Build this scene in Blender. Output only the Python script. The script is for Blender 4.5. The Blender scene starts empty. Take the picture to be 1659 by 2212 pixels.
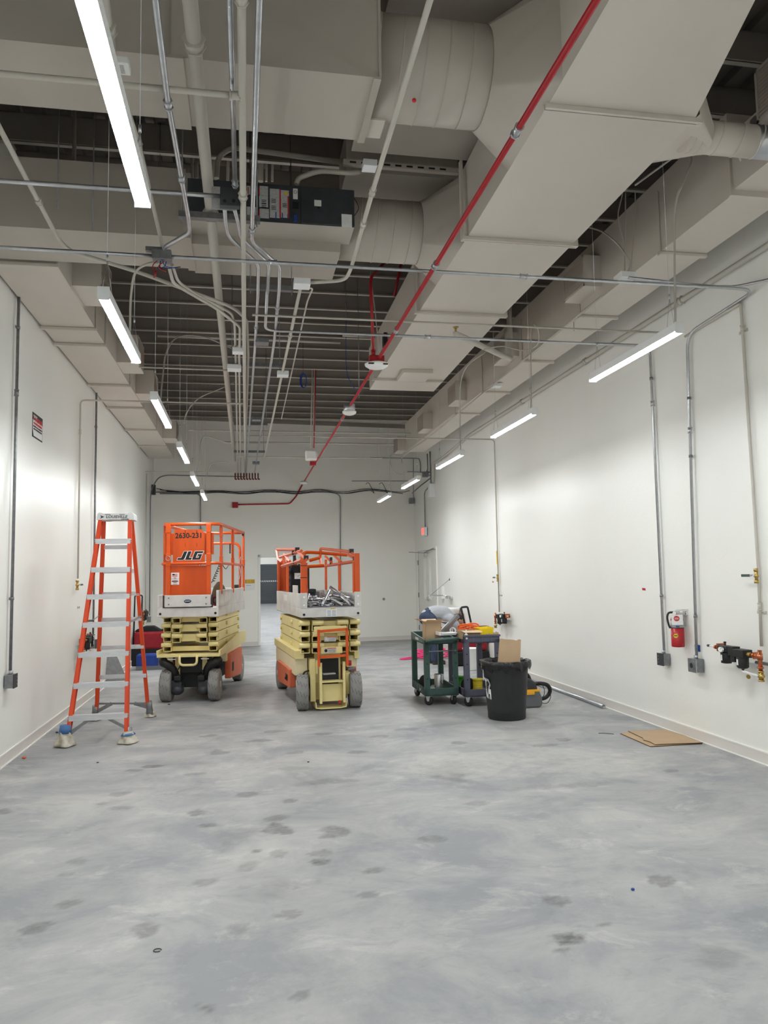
import bpy, math, random
from mathutils import Vector, Matrix
random.seed(7)
C = bpy.context.scene.collection
PI = math.pi
# ------------------------------------------------------------------ camera
CAMH = 1.58
FPX, YAW, PITCH, ROLL = 1643.96, 0.180134, 0.0823806, 0.0173492
PW, PH = 1659, 2212
cy_, sy_ = math.cos(YAW), math.sin(YAW)
cp_, sp_ = math.cos(PITCH), math.sin(PITCH)
FW = Vector((sy_*cp_, cy_*cp_, sp_))
r0_ = Vector((cy_, -sy_, 0.0))
u0_ = r0_.cross(FW)
RT = r0_*math.cos(ROLL) - u0_*math.sin(ROLL)
UP = r0_*math.sin(ROLL) + u0_*math.cos(ROLL)
EYE = Vector((0, 0, CAMH))
cam = bpy.data.cameras.new('camera')
cam.sensor_fit = 'VERTICAL'
cam.sensor_height = 36.0
cam.lens = FPX/PH*36.0
cam.clip_end = 200
cam.clip_start = 0.05
camo = bpy.data.objects.new('camera', cam)
C.objects.link(camo)
camo.matrix_world = Matrix((
    (RT.x, UP.x, -FW.x, EYE.x), (RT.y, UP.y, -FW.y, EYE.y),
    (RT.z, UP.z, -FW.z, EYE.z), (0, 0, 0, 1)))
bpy.context.scene.camera = camo

def at(px, py, X=None, Y=None, Z=None):
    """the point of the plane X=, Y= or Z= that the photograph shows at px, py"""
    d = FW + RT*((px-PW/2)/FPX) - UP*((py-PH/2)/FPX)
    if X is not None: t = (X-EYE.x)/d.x
    elif Y is not None: t = (Y-EYE.y)/d.y
    else: t = (Z-EYE.z)/d.z
    return EYE + d*t

# ------------------------------------------------------------------ materials
def lin(c):
    out = []
    for v in c[:3]:
        v = v/255.0
        out.append(v/12.92 if v <= 0.04045 else ((v+0.055)/1.055)**2.4)
    return (*out, 1.0)
MATS = {}
def mat(name, rgb, rough=0.5, metal=0.0, var=0.0, scale=8.0, bump=0.0, bscale=60.0, rgb2=None, spec=0.5, emit=0.0, stretch=(1, 1, 1), coat=0.0):
    m = bpy.data.materials.new(name); m.use_nodes = True
    nt = m.node_tree; b = nt.nodes['Principled BSDF']
    c1 = lin(rgb)
    b.inputs['Roughness'].default_value = rough
    b.inputs['Metallic'].default_value = metal
    b.inputs['Specular IOR Level'].default_value = spec
    if coat: b.inputs['Coat Weight'].default_value = coat
    tc = nt.nodes.new('ShaderNodeTexCoord')
    if var or rgb2:
        mp = nt.nodes.new('ShaderNodeMapping'); mp.inputs['Scale'].default_value = stretch
        nt.links.new(tc.outputs['Object'], mp.inputs['Vector'])
        n = nt.nodes.new('ShaderNodeTexNoise'); n.inputs['Scale'].default_value = scale; n.inputs['Detail'].default_value = 6
        nt.links.new(mp.outputs['Vector'], n.inputs['Vector'])
        r = nt.nodes.new('ShaderNodeValToRGB')
        c2 = lin(rgb2) if rgb2 else tuple([max(0, v*(1-var)) for v in c1[:3]]+[1])
        r.color_ramp.elements[0].position = 0.35; r.color_ramp.elements[1].position = 0.65
        r.color_ramp.elements[0].color = c2; r.color_ramp.elements[1].color = c1
        nt.links.new(n.outputs['Fac'], r.inputs['Fac'])
        nt.links.new(r.outputs['Color'], b.inputs['Base Color'])
    else:
        b.inputs['Base Color'].default_value = c1
    if bump:
        n2 = nt.nodes.new('ShaderNodeTexNoise'); n2.inputs['Scale'].default_value = bscale; n2.inputs['Detail'].default_value = 4
        nt.links.new(tc.outputs['Object'], n2.inputs['Vector'])
        bp = nt.nodes.new('ShaderNodeBump'); bp.inputs['Strength'].default_value = bump; bp.inputs['Distance'].default_value = 0.01
        nt.links.new(n2.outputs['Fac'], bp.inputs['Height']); nt.links.new(bp.outputs['Normal'], b.inputs['Normal'])
    if emit:
        b.inputs['Emission Color'].default_value = c1; b.inputs['Emission Strength'].default_value = emit
    MATS[name] = m
    return m

def floor_mat():
    m = bpy.data.materials.new('polished_concrete'); m.use_nodes = True
    nt = m.node_tree; N = nt.nodes; L = nt.links; b = N['Principled BSDF']
    tc = N.new('ShaderNodeTexCoord')
    def noise(scale, detail=8, rough=0.6, dist=0.0, st=(1, 1, 1)):
        mp = N.new('ShaderNodeMapping'); mp.inputs['Scale'].default_value = st
        L.new(tc.outputs['Object'], mp.inputs['Vector'])
        n = N.new('ShaderNodeTexNoise'); n.inputs['Scale'].default_value = scale
        n.inputs['Detail'].default_value = detail; n.inputs['Roughness'].default_value = rough
        n.inputs['Distortion'].default_value = dist
        L.new(mp.outputs['Vector'], n.inputs['Vector']); return n.outputs['Fac']
    def ramp(f, a, b_, ca, cb):
        r = N.new('ShaderNodeValToRGB'); e = r.color_ramp.elements
        e[0].position = a; e[1].position = b_; e[0].color = ca; e[1].color = cb
        L.new(f, r.inputs['Fac']); return r.outputs['Color']
    def mix(kind, fac, a, bb):
        x = N.new('ShaderNodeMixRGB'); x.blend_type = kind
        if isinstance(fac, float): x.inputs[0].default_value = fac
        else: L.new(fac, x.inputs[0])
        L.new(a, x.inputs[1])
        if isinstance(bb, tuple): x.inputs[2].default_value = bb
        else: L.new(bb, x.inputs[2])
        return x.outputs[0]
    w, k = (1, 1, 1, 1), (0, 0, 0, 1)
    base = ramp(noise(0.5, 5, 0.55, 0.3), 0.30, 0.70, lin((152, 154, 158)), lin((180, 179, 178)))
    # trowel clouds
    st = ramp(noise(1.7, 10, 0.68, 0.5, (0.8, 1.0, 1)), 0.38, 0.64, lin((140, 142, 147)), lin((200, 198, 195)))
    c = mix('MIX', 0.55, base, st)
    pale = ramp(noise(3.1, 11, 0.72, 0.5, (0.8, 1.1, 1)), 0.55, 0.80, k, (0.75, 0.75, 0.75, 1))
    c = mix('MIX', pale, c, lin((222, 219, 214)))
    # feathery darker mottling
    mot = ramp(noise(6.5, 10, 0.74, 0.9, (0.7, 1.2, 1)), 0.56, 0.76, k, (0.42, 0.42, 0.42, 1))
    c = mix('MIX', mot, c, lin((112, 114, 118)))
    sp = ramp(noise(34, 6, 0.7, 0.3), 0.62, 0.80, k, (0.3, 0.3, 0.3, 1))
    c = mix('MIX', sp, c, lin((118, 119, 123)))
    # boot smears and damp prints, each with its own outline, kept on the mesh as an attribute
    at_ = N.new('ShaderNodeAttribute'); at_.attribute_name = 'scuff'
    sep = N.new('ShaderNodeSeparateColor'); L.new(at_.outputs['Color'], sep.inputs['Color'])
    brk = ramp(noise(16, 8, 0.72, 0.8, (0.8, 1.2, 1)), 0.30, 0.62, (0.35, 0.35, 0.35, 1), w)
    s1 = mix('MULTIPLY', 1.0, sep.outputs[0], brk)
    c = mix('MIX', s1, c, lin((92, 90, 90)))
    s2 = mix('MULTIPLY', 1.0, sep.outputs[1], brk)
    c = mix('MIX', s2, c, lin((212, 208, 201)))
    c = mix('MULTIPLY', 1.0, c, (0.87, 0.865, 0.86, 1))
    L.new(c, b.inputs['Base Color'])
    rr = N.new('ShaderNodeMapRange'); rr.inputs['To Min'].default_value = 0.42; rr.inputs['To Max'].default_value = 0.72
    L.new(noise(3, 6), rr.inputs['Value']); L.new(rr.outputs['Result'], b.inputs['Roughness'])
    b.inputs['Specular IOR Level'].default_value = 0.35
    bp = N.new('ShaderNodeBump'); bp.inputs['Strength'].default_value = 0.05; bp.inputs['Distance'].default_value = 0.01
    L.new(noise(18, 8, 0.65, 0.5), bp.inputs['Height']); L.new(bp.outputs['Normal'], b.inputs['Normal'])
    return m

M = {}
M['wall'] = mat('eggshell_wall_paint', (234, 233, 228), 0.36, var=0.02, scale=1.2, bump=0.10, bscale=30, spec=0.42)
M['backwall'] = mat('flat_wall_paint', (238, 236, 229), 0.42, var=0.02, scale=1.2, bump=0.05, bscale=40, spec=0.4)
M['base'] = mat('cove_base', (216, 210, 204), 0.5)
M['baselip'] = mat('base_caulk', (236, 234, 229), 0.5)
M['deck'] = mat('painted_deck', (122, 116, 110), 0.75, var=0.15, scale=2)
M['joist'] = mat('painted_joist', (146, 139, 132), 0.6)
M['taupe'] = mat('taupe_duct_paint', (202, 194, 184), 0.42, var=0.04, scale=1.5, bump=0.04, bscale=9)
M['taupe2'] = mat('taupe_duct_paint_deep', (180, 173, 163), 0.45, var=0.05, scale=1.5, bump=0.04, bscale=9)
M['pipe'] = mat('painted_pipe', (190, 185, 175), 0.4)
M['galv'] = mat('galvanized_steel', (196, 198, 202), 0.30, 0.9, var=0.12, scale=20)
M['galvd'] = mat('dull_galvanized_steel', (142, 144, 147), 0.45, 0.75, var=0.2, scale=25)
M['alu'] = mat('brushed_aluminium', (208, 209, 212), 0.42, 0.35, var=0.12, scale=9, stretch=(1, 6, 6))
M['aludirty'] = mat('scuffed_aluminium_plate', (214, 211, 207), 0.5, 0.2, var=0.16, scale=7)
M['white'] = mat('white_plastic', (238, 238, 236), 0.4)
M['fixture'] = mat('white_enamel', (232, 233, 234), 0.35)
M['red'] = mat('red_enamel', (176, 26, 36), 0.38, var=0.1, scale=10)
M['redbox'] = mat('red_steel_box', (168, 24, 32), 0.45)
M['orange'] = mat('orange_enamel', (216, 84, 14), 0.36, var=0.10, scale=5)
M['orangepanel'] = mat('orange_sheet_metal', (208, 80, 6), 0.42, rgb2=(188, 68, 2), scale=2.2, stretch=(3, 3, 0.5))
M['orangefaded'] = mat('sunfaded_orange_plastic', (212, 104, 66), 0.55, var=0.12, scale=8)
M['fiber'] = mat('orange_fiberglass', (216, 70, 26), 0.42, var=0.08, scale=12, stretch=(1, 1, 0.1))
M['cream'] = mat('cream_enamel', (230, 214, 150), 0.42, var=0.07, scale=5)
M['creampale'] = mat('pale_cream_enamel', (230, 218, 180), 0.45, var=0.07, scale=5)
M['black'] = mat('black_plastic', (30, 30, 31), 0.5, var=0.2, scale=8)
M['blackdeep'] = mat('black_painted_steel', (20, 21, 23), 0.6)
M['gunmetal'] = mat('dark_grey_casting', (62, 64, 68), 0.5, 0.3)
M['tire'] = mat('nonmarking_grey_rubber', (140, 138, 136), 0.8, var=0.12, scale=18, bump=0.1, bscale=40)
M['groove'] = mat('tire_groove', (96, 94, 93), 0.85)
M['rim'] = mat('pale_steel_rim', (176, 176, 174), 0.5, 0.3)
M['panelgrey'] = mat('charcoal_cabinet', (66, 68, 72), 0.5, 0.2, var=0.25, scale=9)
M['paper'] = mat('paper_label', (232, 232, 230), 0.6, var=0.08, scale=40)
M['paperg'] = mat('grey_printed_label', (196, 196, 196), 0.6, var=0.25, scale=90)
M['ink'] = mat('black_ink', (24, 22, 24), 0.6)
M['inkred'] = mat('red_ink', (196, 40, 46), 0.6)
M['inkyel'] = mat('yellow_ink', (232, 196, 40), 0.6)
M['inkblue'] = mat('blue_ink', (32, 70, 150), 0.6)
M['copper'] = mat('copper', (206, 122, 84), 0.28, 0.9, var=0.25, scale=30)
M['brass'] = mat('brass', (190, 160, 92), 0.32, 0.85, var=0.15, scale=30)
M['chrome'] = mat('chrome', (214, 216, 218), 0.16, 1.0)
M['cardboard'] = mat('cardboard', (186, 158, 126), 0.8, var=0.08, scale=6)
M['cardedge'] = mat('cardboard_edge', (92, 66, 46), 0.85)
M['cardlight'] = mat('cardboard_flap', (214, 182, 146), 0.8)
M['greencart'] = mat('dark_green_resin', (56, 82, 76), 0.5, var=0.14, scale=9)
M['bluecart'] = mat('slate_blue_resin', (90, 90, 106), 0.52, var=0.14, scale=9)
M['canbody'] = mat('charcoal_resin', (40, 41, 43), 0.48, var=0.25, scale=5)
M['bag'] = mat('black_poly_film', (18, 18, 20), 0.22, bump=0.6, bscale=26)
M['jeans'] = mat('blue_denim', (54, 66, 92), 0.85, var=0.35, scale=14, bump=0.2, bscale=80)
M['shirt'] = mat('heather_grey_cotton', (172, 174, 180), 0.85, var=0.08, scale=10, bump=0.1, bscale=60)
M['skin'] = mat('skin', (196, 146, 118), 0.5)
M['hair'] = mat('black_hair', (22, 20, 22), 0.55, bump=0.4, bscale=90)
M['boot'] = mat('work_boot_leather', (62, 56, 52), 0.7)
M['pink'] = mat('pink_cord_jacket', (240, 60, 130), 0.55)
M['orangecord'] = mat('orange_cord_jacket', (240, 104, 34), 0.5)
M['yellow'] = mat('yellow_plastic', (246, 214, 26), 0.42)
M['dewalt'] = mat('amber_plastic', (242, 178, 36), 0.42)
M['greenplastic'] = mat('lime_green_wire_jacket', (66, 148, 44), 0.5)
M['yellowwire'] = mat('yellow_wire_jacket', (216, 196, 52), 0.5)
M['greyplastic'] = mat('grey_plastic', (104, 106, 110), 0.5)
M['bluefab'] = mat('royal_blue_canvas', (34, 62, 142), 0.85, var=0.2, scale=12)
M['redfab'] = mat('crimson_canvas', (150, 26, 38), 0.85, var=0.2, scale=12)
M['blackfab'] = mat('black_canvas', (28, 28, 30), 0.9)
M['rag'] = mat('soiled_white_rag', (206, 200, 186), 0.9, rgb2=(150, 138, 118), scale=9, bump=0.3, bscale=40)
M['bluetape'] = mat('blue_masking_tape', (72, 112, 164), 0.6)
M['steeltag'] = mat('stainless_tumbler', (176, 177, 178), 0.35, 0.85)
M['rollup'] = mat('charcoal_rollup_door', (78, 82, 86), 0.6)
M['door'] = mat('door_enamel', (222, 222, 217), 0.38, spec=0.45)
M['frame'] = mat('frame_enamel', (236, 235, 230), 0.4)
M['glass'] = mat('vision_glass', (232, 236, 234), 0.15, spec=0.6)
M['cordg'] = mat('grey_cord', (176, 172, 164), 0.5)
M['wirek'] = mat('black_cable', (44, 44, 46), 0.6)
M['bluecable'] = mat('blue_data_cable', (36, 70, 158), 0.5)
M['exit'] = mat('exit_legend', (255, 70, 60), 0.4, emit=1.0)
M['gold'] = mat('ochre_sign', (196, 156, 40), 0.5)
M['khaki'] = mat('khaki_canvas', (98, 92, 72), 0.9)
M['floor'] = floor_mat()

# ------------------------------------------------------------------ mesh builder
def chain(o):
    m = Matrix.Identity(4)
    while o is not None:
        m = o.matrix_basis @ m
        o = o.parent
    return m
class MB:
    def __init__(s): s.v = []; s.f = []; s.s = []
    def add(s, vs, fs, smooth=False, M=None):
        n = len(s.v)
        for p in vs:
            p = Vector(p)
            s.v.append(M @ p if M is not None else p)
        for f in fs: s.f.append([i+n for i in f]); s.s.append(smooth)
        return s
    def box(s, x0, x1, y0, y1, z0, z1, M=None):
        vs = [(x, y, z) for z in (z0, z1) for y in (y0, y1) for x in (x0, x1)]
        return s.add(vs, [(0, 2, 3, 1), (4, 5, 7, 6), (0, 1, 5, 4), (2, 6, 7, 3), (0, 4, 6, 2), (1, 3, 7, 5)], False, M)
    def cbox(s, c, d, M=None):
        return s.box(c[0]-d[0]/2, c[0]+d[0]/2, c[1]-d[1]/2, c[1]+d[1]/2, c[2]-d[2]/2, c[2]+d[2]/2, M)
    def bar(s, p, q, w, h, up=(0, 0, 1)):
        """solid bar from p to q, w wide across and h along up"""
        return s.box(-w/2, w/2, 0, (Vector(q)-Vector(p)).length, -h/2, h/2, frame(p, q, up))
    def htube(s, p, q, w, h, t, up=(0, 0, 1)):
        """hollow rectangular tube, open at both ends"""
        F = frame(p, q, up); L = (Vector(q)-Vector(p)).length
        def ring(a, b, y): return [(-a, y, -b), (a, y, -b), (a, y, b), (-a, y, b)]
        vs = ring(w/2, h/2, 0)+ring(w/2, h/2, L)+ring(w/2-t, h/2-t, 0)+ring(w/2-t, h/2-t, L)
        fs = []
        for i in range(4):
            j = (i+1) % 4
            fs += [(i, j, 4+j, 4+i), (8+j, 8+i, 12+i, 12+j), (j, i, 8+i, 8+j), (4+i, 4+j, 12+j, 12+i)]
        return s.add(vs, fs, False, F)
    def tube(s, pts, r, n=8, closed=False, smooth=True, M=None):
        P = [Vector(p) for p in pts]; m = len(P)
        R = r if isinstance(r, (list, tuple)) else [r]*m
        T = []
        for i in range(m):
            if closed: a, b = P[i-1], P[(i+1) % m]
            else: a, b = P[max(i-1, 0)], P[min(i+1, m-1)]
            d = b-a
            T.append(d.normalized() if d.length > 1e-9 else Vector((0, 0, 1)))
        up = Vector((0, 0, 1)) if abs(T[0].z) < 0.9 else Vector((1, 0, 0))
        nrm = T[0].cross(up).normalized()
        vs, fs = [], []
        for i in range(m):
            nrm = (nrm - T[i]*nrm.dot(T[i]))
            nrm = nrm.normalized() if nrm.length > 1e-6 else T[i].orthogonal().normalized()
            bi = T[i].cross(nrm)
            for k in range(n):
                a = 2*PI*k/n
                vs.append(P[i]+(nrm*math.cos(a)+bi*math.sin(a))*R[i])
        for i in range(m if closed else m-1):
            j = (i+1) % m
            for k in range(n):
                l = (k+1) % n
                fs.append((i*n+k, i*n+l, j*n+l, j*n+k))
        s.add(vs, fs, smooth, M)
        if not closed:
            b0 = len(s.v)-len(vs)
            s.f.append([b0+k for k in range(n)][::-1]); s.s.append(False)
            s.f.append([b0+(m-1)*n+k for k in range(n)]); s.s.append(False)
        return s
    def cyl(s, p, q, r, r2=None, n=16, M=None):
        return s.tube([p, q], [r, r if r2 is None else r2], n, M=M)
    def pipe(s, p, q, r, t, n=12):
        """hollow round pipe, open ends"""
        p, q = Vector(p), Vector(q); F = frame(p, q, (0, 0, 1) if abs((q-p).normalized().z) < 0.9 else (1, 0, 0)); L = (q-p).length
        vs, fs = [], []
        for rr in (r, r-t):
            for y in (0, L):
                for k in range(n):
                    a = 2*PI*k/n; vs.append((rr*math.cos(a), y, rr*math.sin(a)))
        for k in range(n):
            l = (k+1) % n
            fs += [(l, k, n+k, n+l), (2*n+k, 2*n+l, 3*n+l, 3*n+k), (k, l, 2*n+l, 2*n+k), (n+l, n+k, 3*n+k, 3*n+l)]
        return s.add(vs, fs, True, F)
    def lathe(s, prof, M=None, n=24, smooth=True):
        """profile of (radius, z) turned about local z"""
        vs, fs = [], []
        for r, z in prof:
            for k in range(n):
                a = 2*PI*k/n; vs.append((r*math.cos(a), r*math.sin(a), z))
        for i in range(len(prof)-1):
            for k in range(n):
                l = (k+1) % n
                fs.append((i*n+k, i*n+l, (i+1)*n+l, (i+1)*n+k))
        fs.append([k for k in range(n)][::-1]); 
        fs.append([(len(prof)-1)*n+k for k in range(n)])
        return s.add(vs, fs, smooth, M)
    def prism(s, poly, z0, z1, M=None):
        n = len(poly)
        vs = [(x, y, z0) for x, y in poly]+[(x, y, z1) for x, y in poly]
        fs = [list(range(n))[::-1], list(range(n, 2*n))]
        for i in range(n):
            j = (i+1) % n; fs.append((i, j, n+j, n+i))
        return s.add(vs, fs, False, M)
    def ball(s, c, r, n=14, m=9, M=None):
        rx, ry, rz = r if isinstance(r, (tuple, list)) else (r, r, r)
        vs, fs = [], []
        for i in range(m+1):
            t = PI*i/m
            for k in range(n):
                a = 2*PI*k/n
                vs.append((c[0]+rx*math.sin(t)*math.cos(a), c[1]+ry*math.sin(t)*math.sin(a), c[2]+rz*math.cos(t)))
        for i in range(m):
            for k in range(n):
                l = (k+1) % n; fs.append(((i+1)*n+k, (i+1)*n+l, i*n+l, i*n+k))
        return s.add(vs, fs, True, M)
    def build(s, name, m, parent=None, world=False, bevel=0.0, origin=None, sub=0, auto=True):
        vs = s.v
        if parent is not None and world:
            inv = chain(parent).inverted(); vs = [inv @ v for v in vs]
        if origin is not None:
            o_ = Vector(origin); vs = [v-o_ for v in vs]
        me = bpy.data.meshes.new(name)
        me.from_pydata([tuple(v) for v in vs], [], s.f)
        me.validate()
        for p, sm in zip(me.polygons, s.s): p.use_smooth = sm
        me.materials.append(m)
        me.update()
        ob = bpy.data.objects.new(name, me); C.objects.link(ob)
        if parent is not None: ob.parent = parent
        if origin is not None: ob.location = origin
        if bevel:
            b = ob.modifiers.new('bevel', 'BEVEL'); b.width = bevel; b.segments = 2; b.limit_method = 'ANGLE'; b.angle_limit = 0.6
        if sub:
            b = ob.modifiers.new('subdivision', 'SUBSURF'); b.levels = sub; b.render_levels = sub
        return ob
def frame(p, q, up=(0, 0, 1)):
    p, q = Vector(p), Vector(q); y = (q-p).normalized(); up = Vector(up)
    if abs(y.dot(up.normalized())) > 0.999: up = Vector((0, 1, 0)) if abs(y.y) < 0.9 else Vector((1, 0, 0))
    x = y.cross(up).normalized(); z = x.cross(y)
    return Matrix(((x.x, y.x, z.x, p.x), (x.y, y.y, z.y, p.y), (x.z, y.z, z.z, p.z), (0, 0, 0, 1)))
def basis(o, x, y, z):
    o, x, y, z = map(Vector, (o, x, y, z))
    return Matrix(((x.x, y.x, z.x, o.x), (x.y, y.y, z.y, o.y), (x.z, y.z, z.z, o.z), (0, 0, 0, 1)))
def T(x, y, z): return Matrix.Translation((x, y, z))
def RZ(a): return Matrix.Rotation(a, 4, 'Z')
def RX(a): return Matrix.Rotation(a, 4, 'X')
def RY(a): return Matrix.Rotation(a, 4, 'Y')
def bend(pts, rad=0.12, k=5):
    """polyline with rounded corners"""
    P = [Vector(p) for p in pts]; out = [P[0]]
    for i in range(1, len(P)-1):
        a, b, c = P[i-1], P[i], P[i+1]
        d1, d2 = (a-b), (c-b)
        r = min(rad, d1.length*0.45, d2.length*0.45)
        s, e = b+d1.normalized()*r, b+d2.normalized()*r
        for j in range(k+1):
            t = j/k
            out.append(s*(1-t)**2+b*2*t*(1-t)+e*t*t)
    out.append(P[-1]); return out
def spline(pts, k=8):
    P = [Vector(p) for p in pts]; P = [P[0]*2-P[1]]+P+[P[-1]*2-P[-2]]; out = []
    for i in range(1, len(P)-2):
        a, b, c, d = P[i-1:i+3]
        for j in range(k):
            t = j/k
            out.append(0.5*((2*b)+(c-a)*t+(2*a-5*b+4*c-d)*t*t+(3*b-a-3*c+d)*t**3))
    out.append(P[-2]); return out
def tag(o, label, cat, group=None, kind=None):
    o['label'] = label; o['category'] = cat
    if group: o['group'] = group
    if kind: o['kind'] = kind
    return o
def thing(name, label, cat, loc=(0, 0, 0), rz=0.0, group=None):
    o = bpy.data.objects.new(name, None); C.objects.link(o)
    o.empty_display_size = 0.1
    o.location = loc; o.rotation_euler = (0, 0, rz)
    return tag(o, label, cat, group)
def struct(o): o['kind'] = 'structure'; return o
def copy_tree(o, parent=None):
    c = o.copy(); C.objects.link(c)
    if parent is not None: c.parent = parent
    for ch in list(o.children): copy_tree(ch, c)
    return c
def text(name, s, size, m, parent, Mx, bold=0.0, align='CENTER', depth=0.0008, sx=1.0, shear=0.0, spacing=1.0):
    """lettering as thin real geometry; Mx: local x = reading direction, y = up, z = out of the surface"""
    cu = bpy.data.curves.new(name, 'FONT'); cu.body = s; cu.size = size; cu.align_x = align; cu.align_y = 'CENTER'
    cu.offset = bold; cu.extrude = depth; cu.shear = shear; cu.space_character = spacing; cu.resolution_u = 3
    tmp = bpy.data.objects.new(name, cu)
    me = bpy.data.meshes.new_from_object(tmp)
    bpy.data.objects.remove(tmp); bpy.data.curves.remove(cu)
    me.transform(Mx @ Matrix.Diagonal((sx, 1, 1, 1)))
    me.materials.clear(); me.materials.append(m)
    ob = bpy.data.objects.new(name, me); C.objects.link(ob)
    if parent is not None: ob.parent = parent
    return ob
def winv(parent): return chain(parent).inverted()

# ------------------------------------------------------------------ the setting
XL, XR, YB0, YB1, YF, ZC = -2.06, 4.125, 17.80, 18.45, -4.0, 5.50
def ybk(x): return YB0+(YB1-YB0)*(x-XL)/(XR-XL)
from mathutils import noise as mnoise
GX, GY0, GY1, GS = XL, 1.2, 9.6, 0.025
nx, ny = int((XR-XL)/GS)+1, int((GY1-GY0)/GS)+1
gx = [XL+(XR-XL)*i/(nx-1) for i in range(nx)]; gy = [GY0+(GY1-GY0)*j/(ny-1) for j in range(ny)]
fv = [(x, y, 0) for y in gy for x in gx]
ff = [(j*nx+i, j*nx+i+1, (j+1)*nx+i+1, (j+1)*nx+i) for j in range(ny-1) for i in range(nx-1)]
n0 = len(fv)
fv += [(XL-.3, YF-.2, 0), (XR+.3, YF-.2, 0), (XR+.3, GY0, 0), (XL-.3, GY0, 0), (XL-.3, GY1, 0), (XR+.3, GY1, 0), (XR+.3, 18.6, 0), (XL-.3, 18.6, 0), (XL-.3, GY0, 0), (XL, GY0, 0), (XL, GY1, 0), (XL-.3, GY1, 0), (XR, GY0, 0), (XR+.3, GY0, 0), (XR+.3, GY1, 0), (XR, GY1, 0)]
ff += [(n0, n0+1, n0+2, n0+3), (n0+4, n0+5, n0+6, n0+7), (n0+8, n0+9, n0+10, n0+11), (n0+12, n0+13, n0+14, n0+15)]
me = bpy.data.meshes.new('floor'); me.from_pydata(fv, [], ff); me.update(); me.materials.append(M['floor'])
col = [[0.0, 0.0] for _ in range(len(fv))]
DARK = [(145, 1952, 50, 18, .55, 0), (82, 2004, 62, 24, .6, .5), (325, 2007, 70, 32, .55, .3), (515, 2005, 45, 25, .35, 0), (625, 1975, 70, 22, .5, 0), (440, 1905, 48, 16, .5, .3), (692, 1862, 44, 15, .8, .2), (695, 1842, 46, 15, .45, 0), (810, 1880, 42, 12, .65, .1), (600, 1792, 60, 26, .7, 0), (720, 1798, 66, 28, .6, 0),
  (452, 1783, 42, 9, .65, 0), (427, 1757, 40, 16, .6, 0), (597, 1766, 44, 13, .5, 0), (260, 1715, 52, 8, .7, 0), (327, 1655, 42, 6, .75, 0), (287, 1664, 32, 6, .55, 0), (8, 1752, 36, 13, .6, 0), (220, 1736, 38, 6, .5, 0), (420, 1672, 40, 6, .55, 0), (475, 1625, 42, 10, .55, 0), (530, 1717, 52, 12, .55, .2), (625, 1730, 32, 8, .6, 0), (795, 1932, 56, 13, .55, 0),
  (556, 1838, 16, 6, .9, 0), (600, 1843, 34, 20, .5, 0), (535, 1872, 50, 20, .45, 0), (650, 2152, 36, 20, .6, .6), (442, 2178, 22, 26, .7, .8), (1228, 2030, 72, 26, .9, -.2), (1215, 2052, 42, 12, .7, 0), (1307, 1998, 34, 10, .6, 0), (1202, 1947, 56, 24, .6, -.2), (1430, 1902, 54, 24, .6, -.3), (935, 1812, 56, 14, .55, -.1), (1555, 2065, 120, 70, .38, 0),
  (970, 1668, 110, 55, .55, 0), (1230, 1696, 300, 12, .35, 0), (1260, 2195, 22, 12, .5, 0), (993, 1605, 34, 7, .6, 0), (1217, 1598, 36, 7, .6, 0), (1030, 1735, 56, 12, .4, 0), (1450, 1665, 40, 8, .5, 0), (710, 1688, 120, 12, .5, 0), (520, 1800, 130, 30, .25, 0), (480, 1830, 70, 20, .3, 0), (260, 1745, 60, 8, .4, 0), (600, 1920, 140, 40, .3, .2), (170, 1860, 40, 16, .35, 0), (140, 1890, 36, 8, .4, 0),
  (640, 1660, 70, 8, .45, 0), (560, 1600, 60, 6, .5, 0), (600, 1580, 50, 6, .5, 0), (700, 1585, 46, 6, .5, 0), (770, 1625, 46, 6, .5, 0), (820, 1590, 40, 6, .5, 0), (880, 1575, 50, 6, .4, 0), (640, 1625, 50, 6, .5, 0), (450, 1590, 40, 5, .5, 0), (1180, 1610, 60, 7, .35, 0)]
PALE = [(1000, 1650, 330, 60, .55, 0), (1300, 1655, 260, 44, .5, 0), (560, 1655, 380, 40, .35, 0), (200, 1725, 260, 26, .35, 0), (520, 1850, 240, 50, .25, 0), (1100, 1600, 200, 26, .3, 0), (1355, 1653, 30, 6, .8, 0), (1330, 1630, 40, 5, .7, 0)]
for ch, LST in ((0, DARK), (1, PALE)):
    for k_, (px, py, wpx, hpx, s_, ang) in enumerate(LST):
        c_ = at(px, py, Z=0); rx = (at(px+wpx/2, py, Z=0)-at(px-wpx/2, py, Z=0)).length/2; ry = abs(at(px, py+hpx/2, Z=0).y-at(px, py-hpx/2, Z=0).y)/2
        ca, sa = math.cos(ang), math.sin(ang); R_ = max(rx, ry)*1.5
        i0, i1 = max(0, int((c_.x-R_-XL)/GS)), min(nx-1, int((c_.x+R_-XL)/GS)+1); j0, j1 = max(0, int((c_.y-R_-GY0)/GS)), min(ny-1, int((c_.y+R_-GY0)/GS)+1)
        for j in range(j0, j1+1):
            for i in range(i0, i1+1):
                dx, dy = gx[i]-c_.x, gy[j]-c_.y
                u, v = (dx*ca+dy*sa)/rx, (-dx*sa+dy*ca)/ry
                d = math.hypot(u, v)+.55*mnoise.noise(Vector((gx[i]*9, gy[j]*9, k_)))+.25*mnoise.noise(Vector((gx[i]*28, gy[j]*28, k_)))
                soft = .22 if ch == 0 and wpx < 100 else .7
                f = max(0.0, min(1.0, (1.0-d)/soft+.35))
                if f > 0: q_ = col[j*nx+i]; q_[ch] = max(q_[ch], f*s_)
ca_ = me.color_attributes.new('scuff', 'FLOAT_COLOR', 'POINT')
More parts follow.
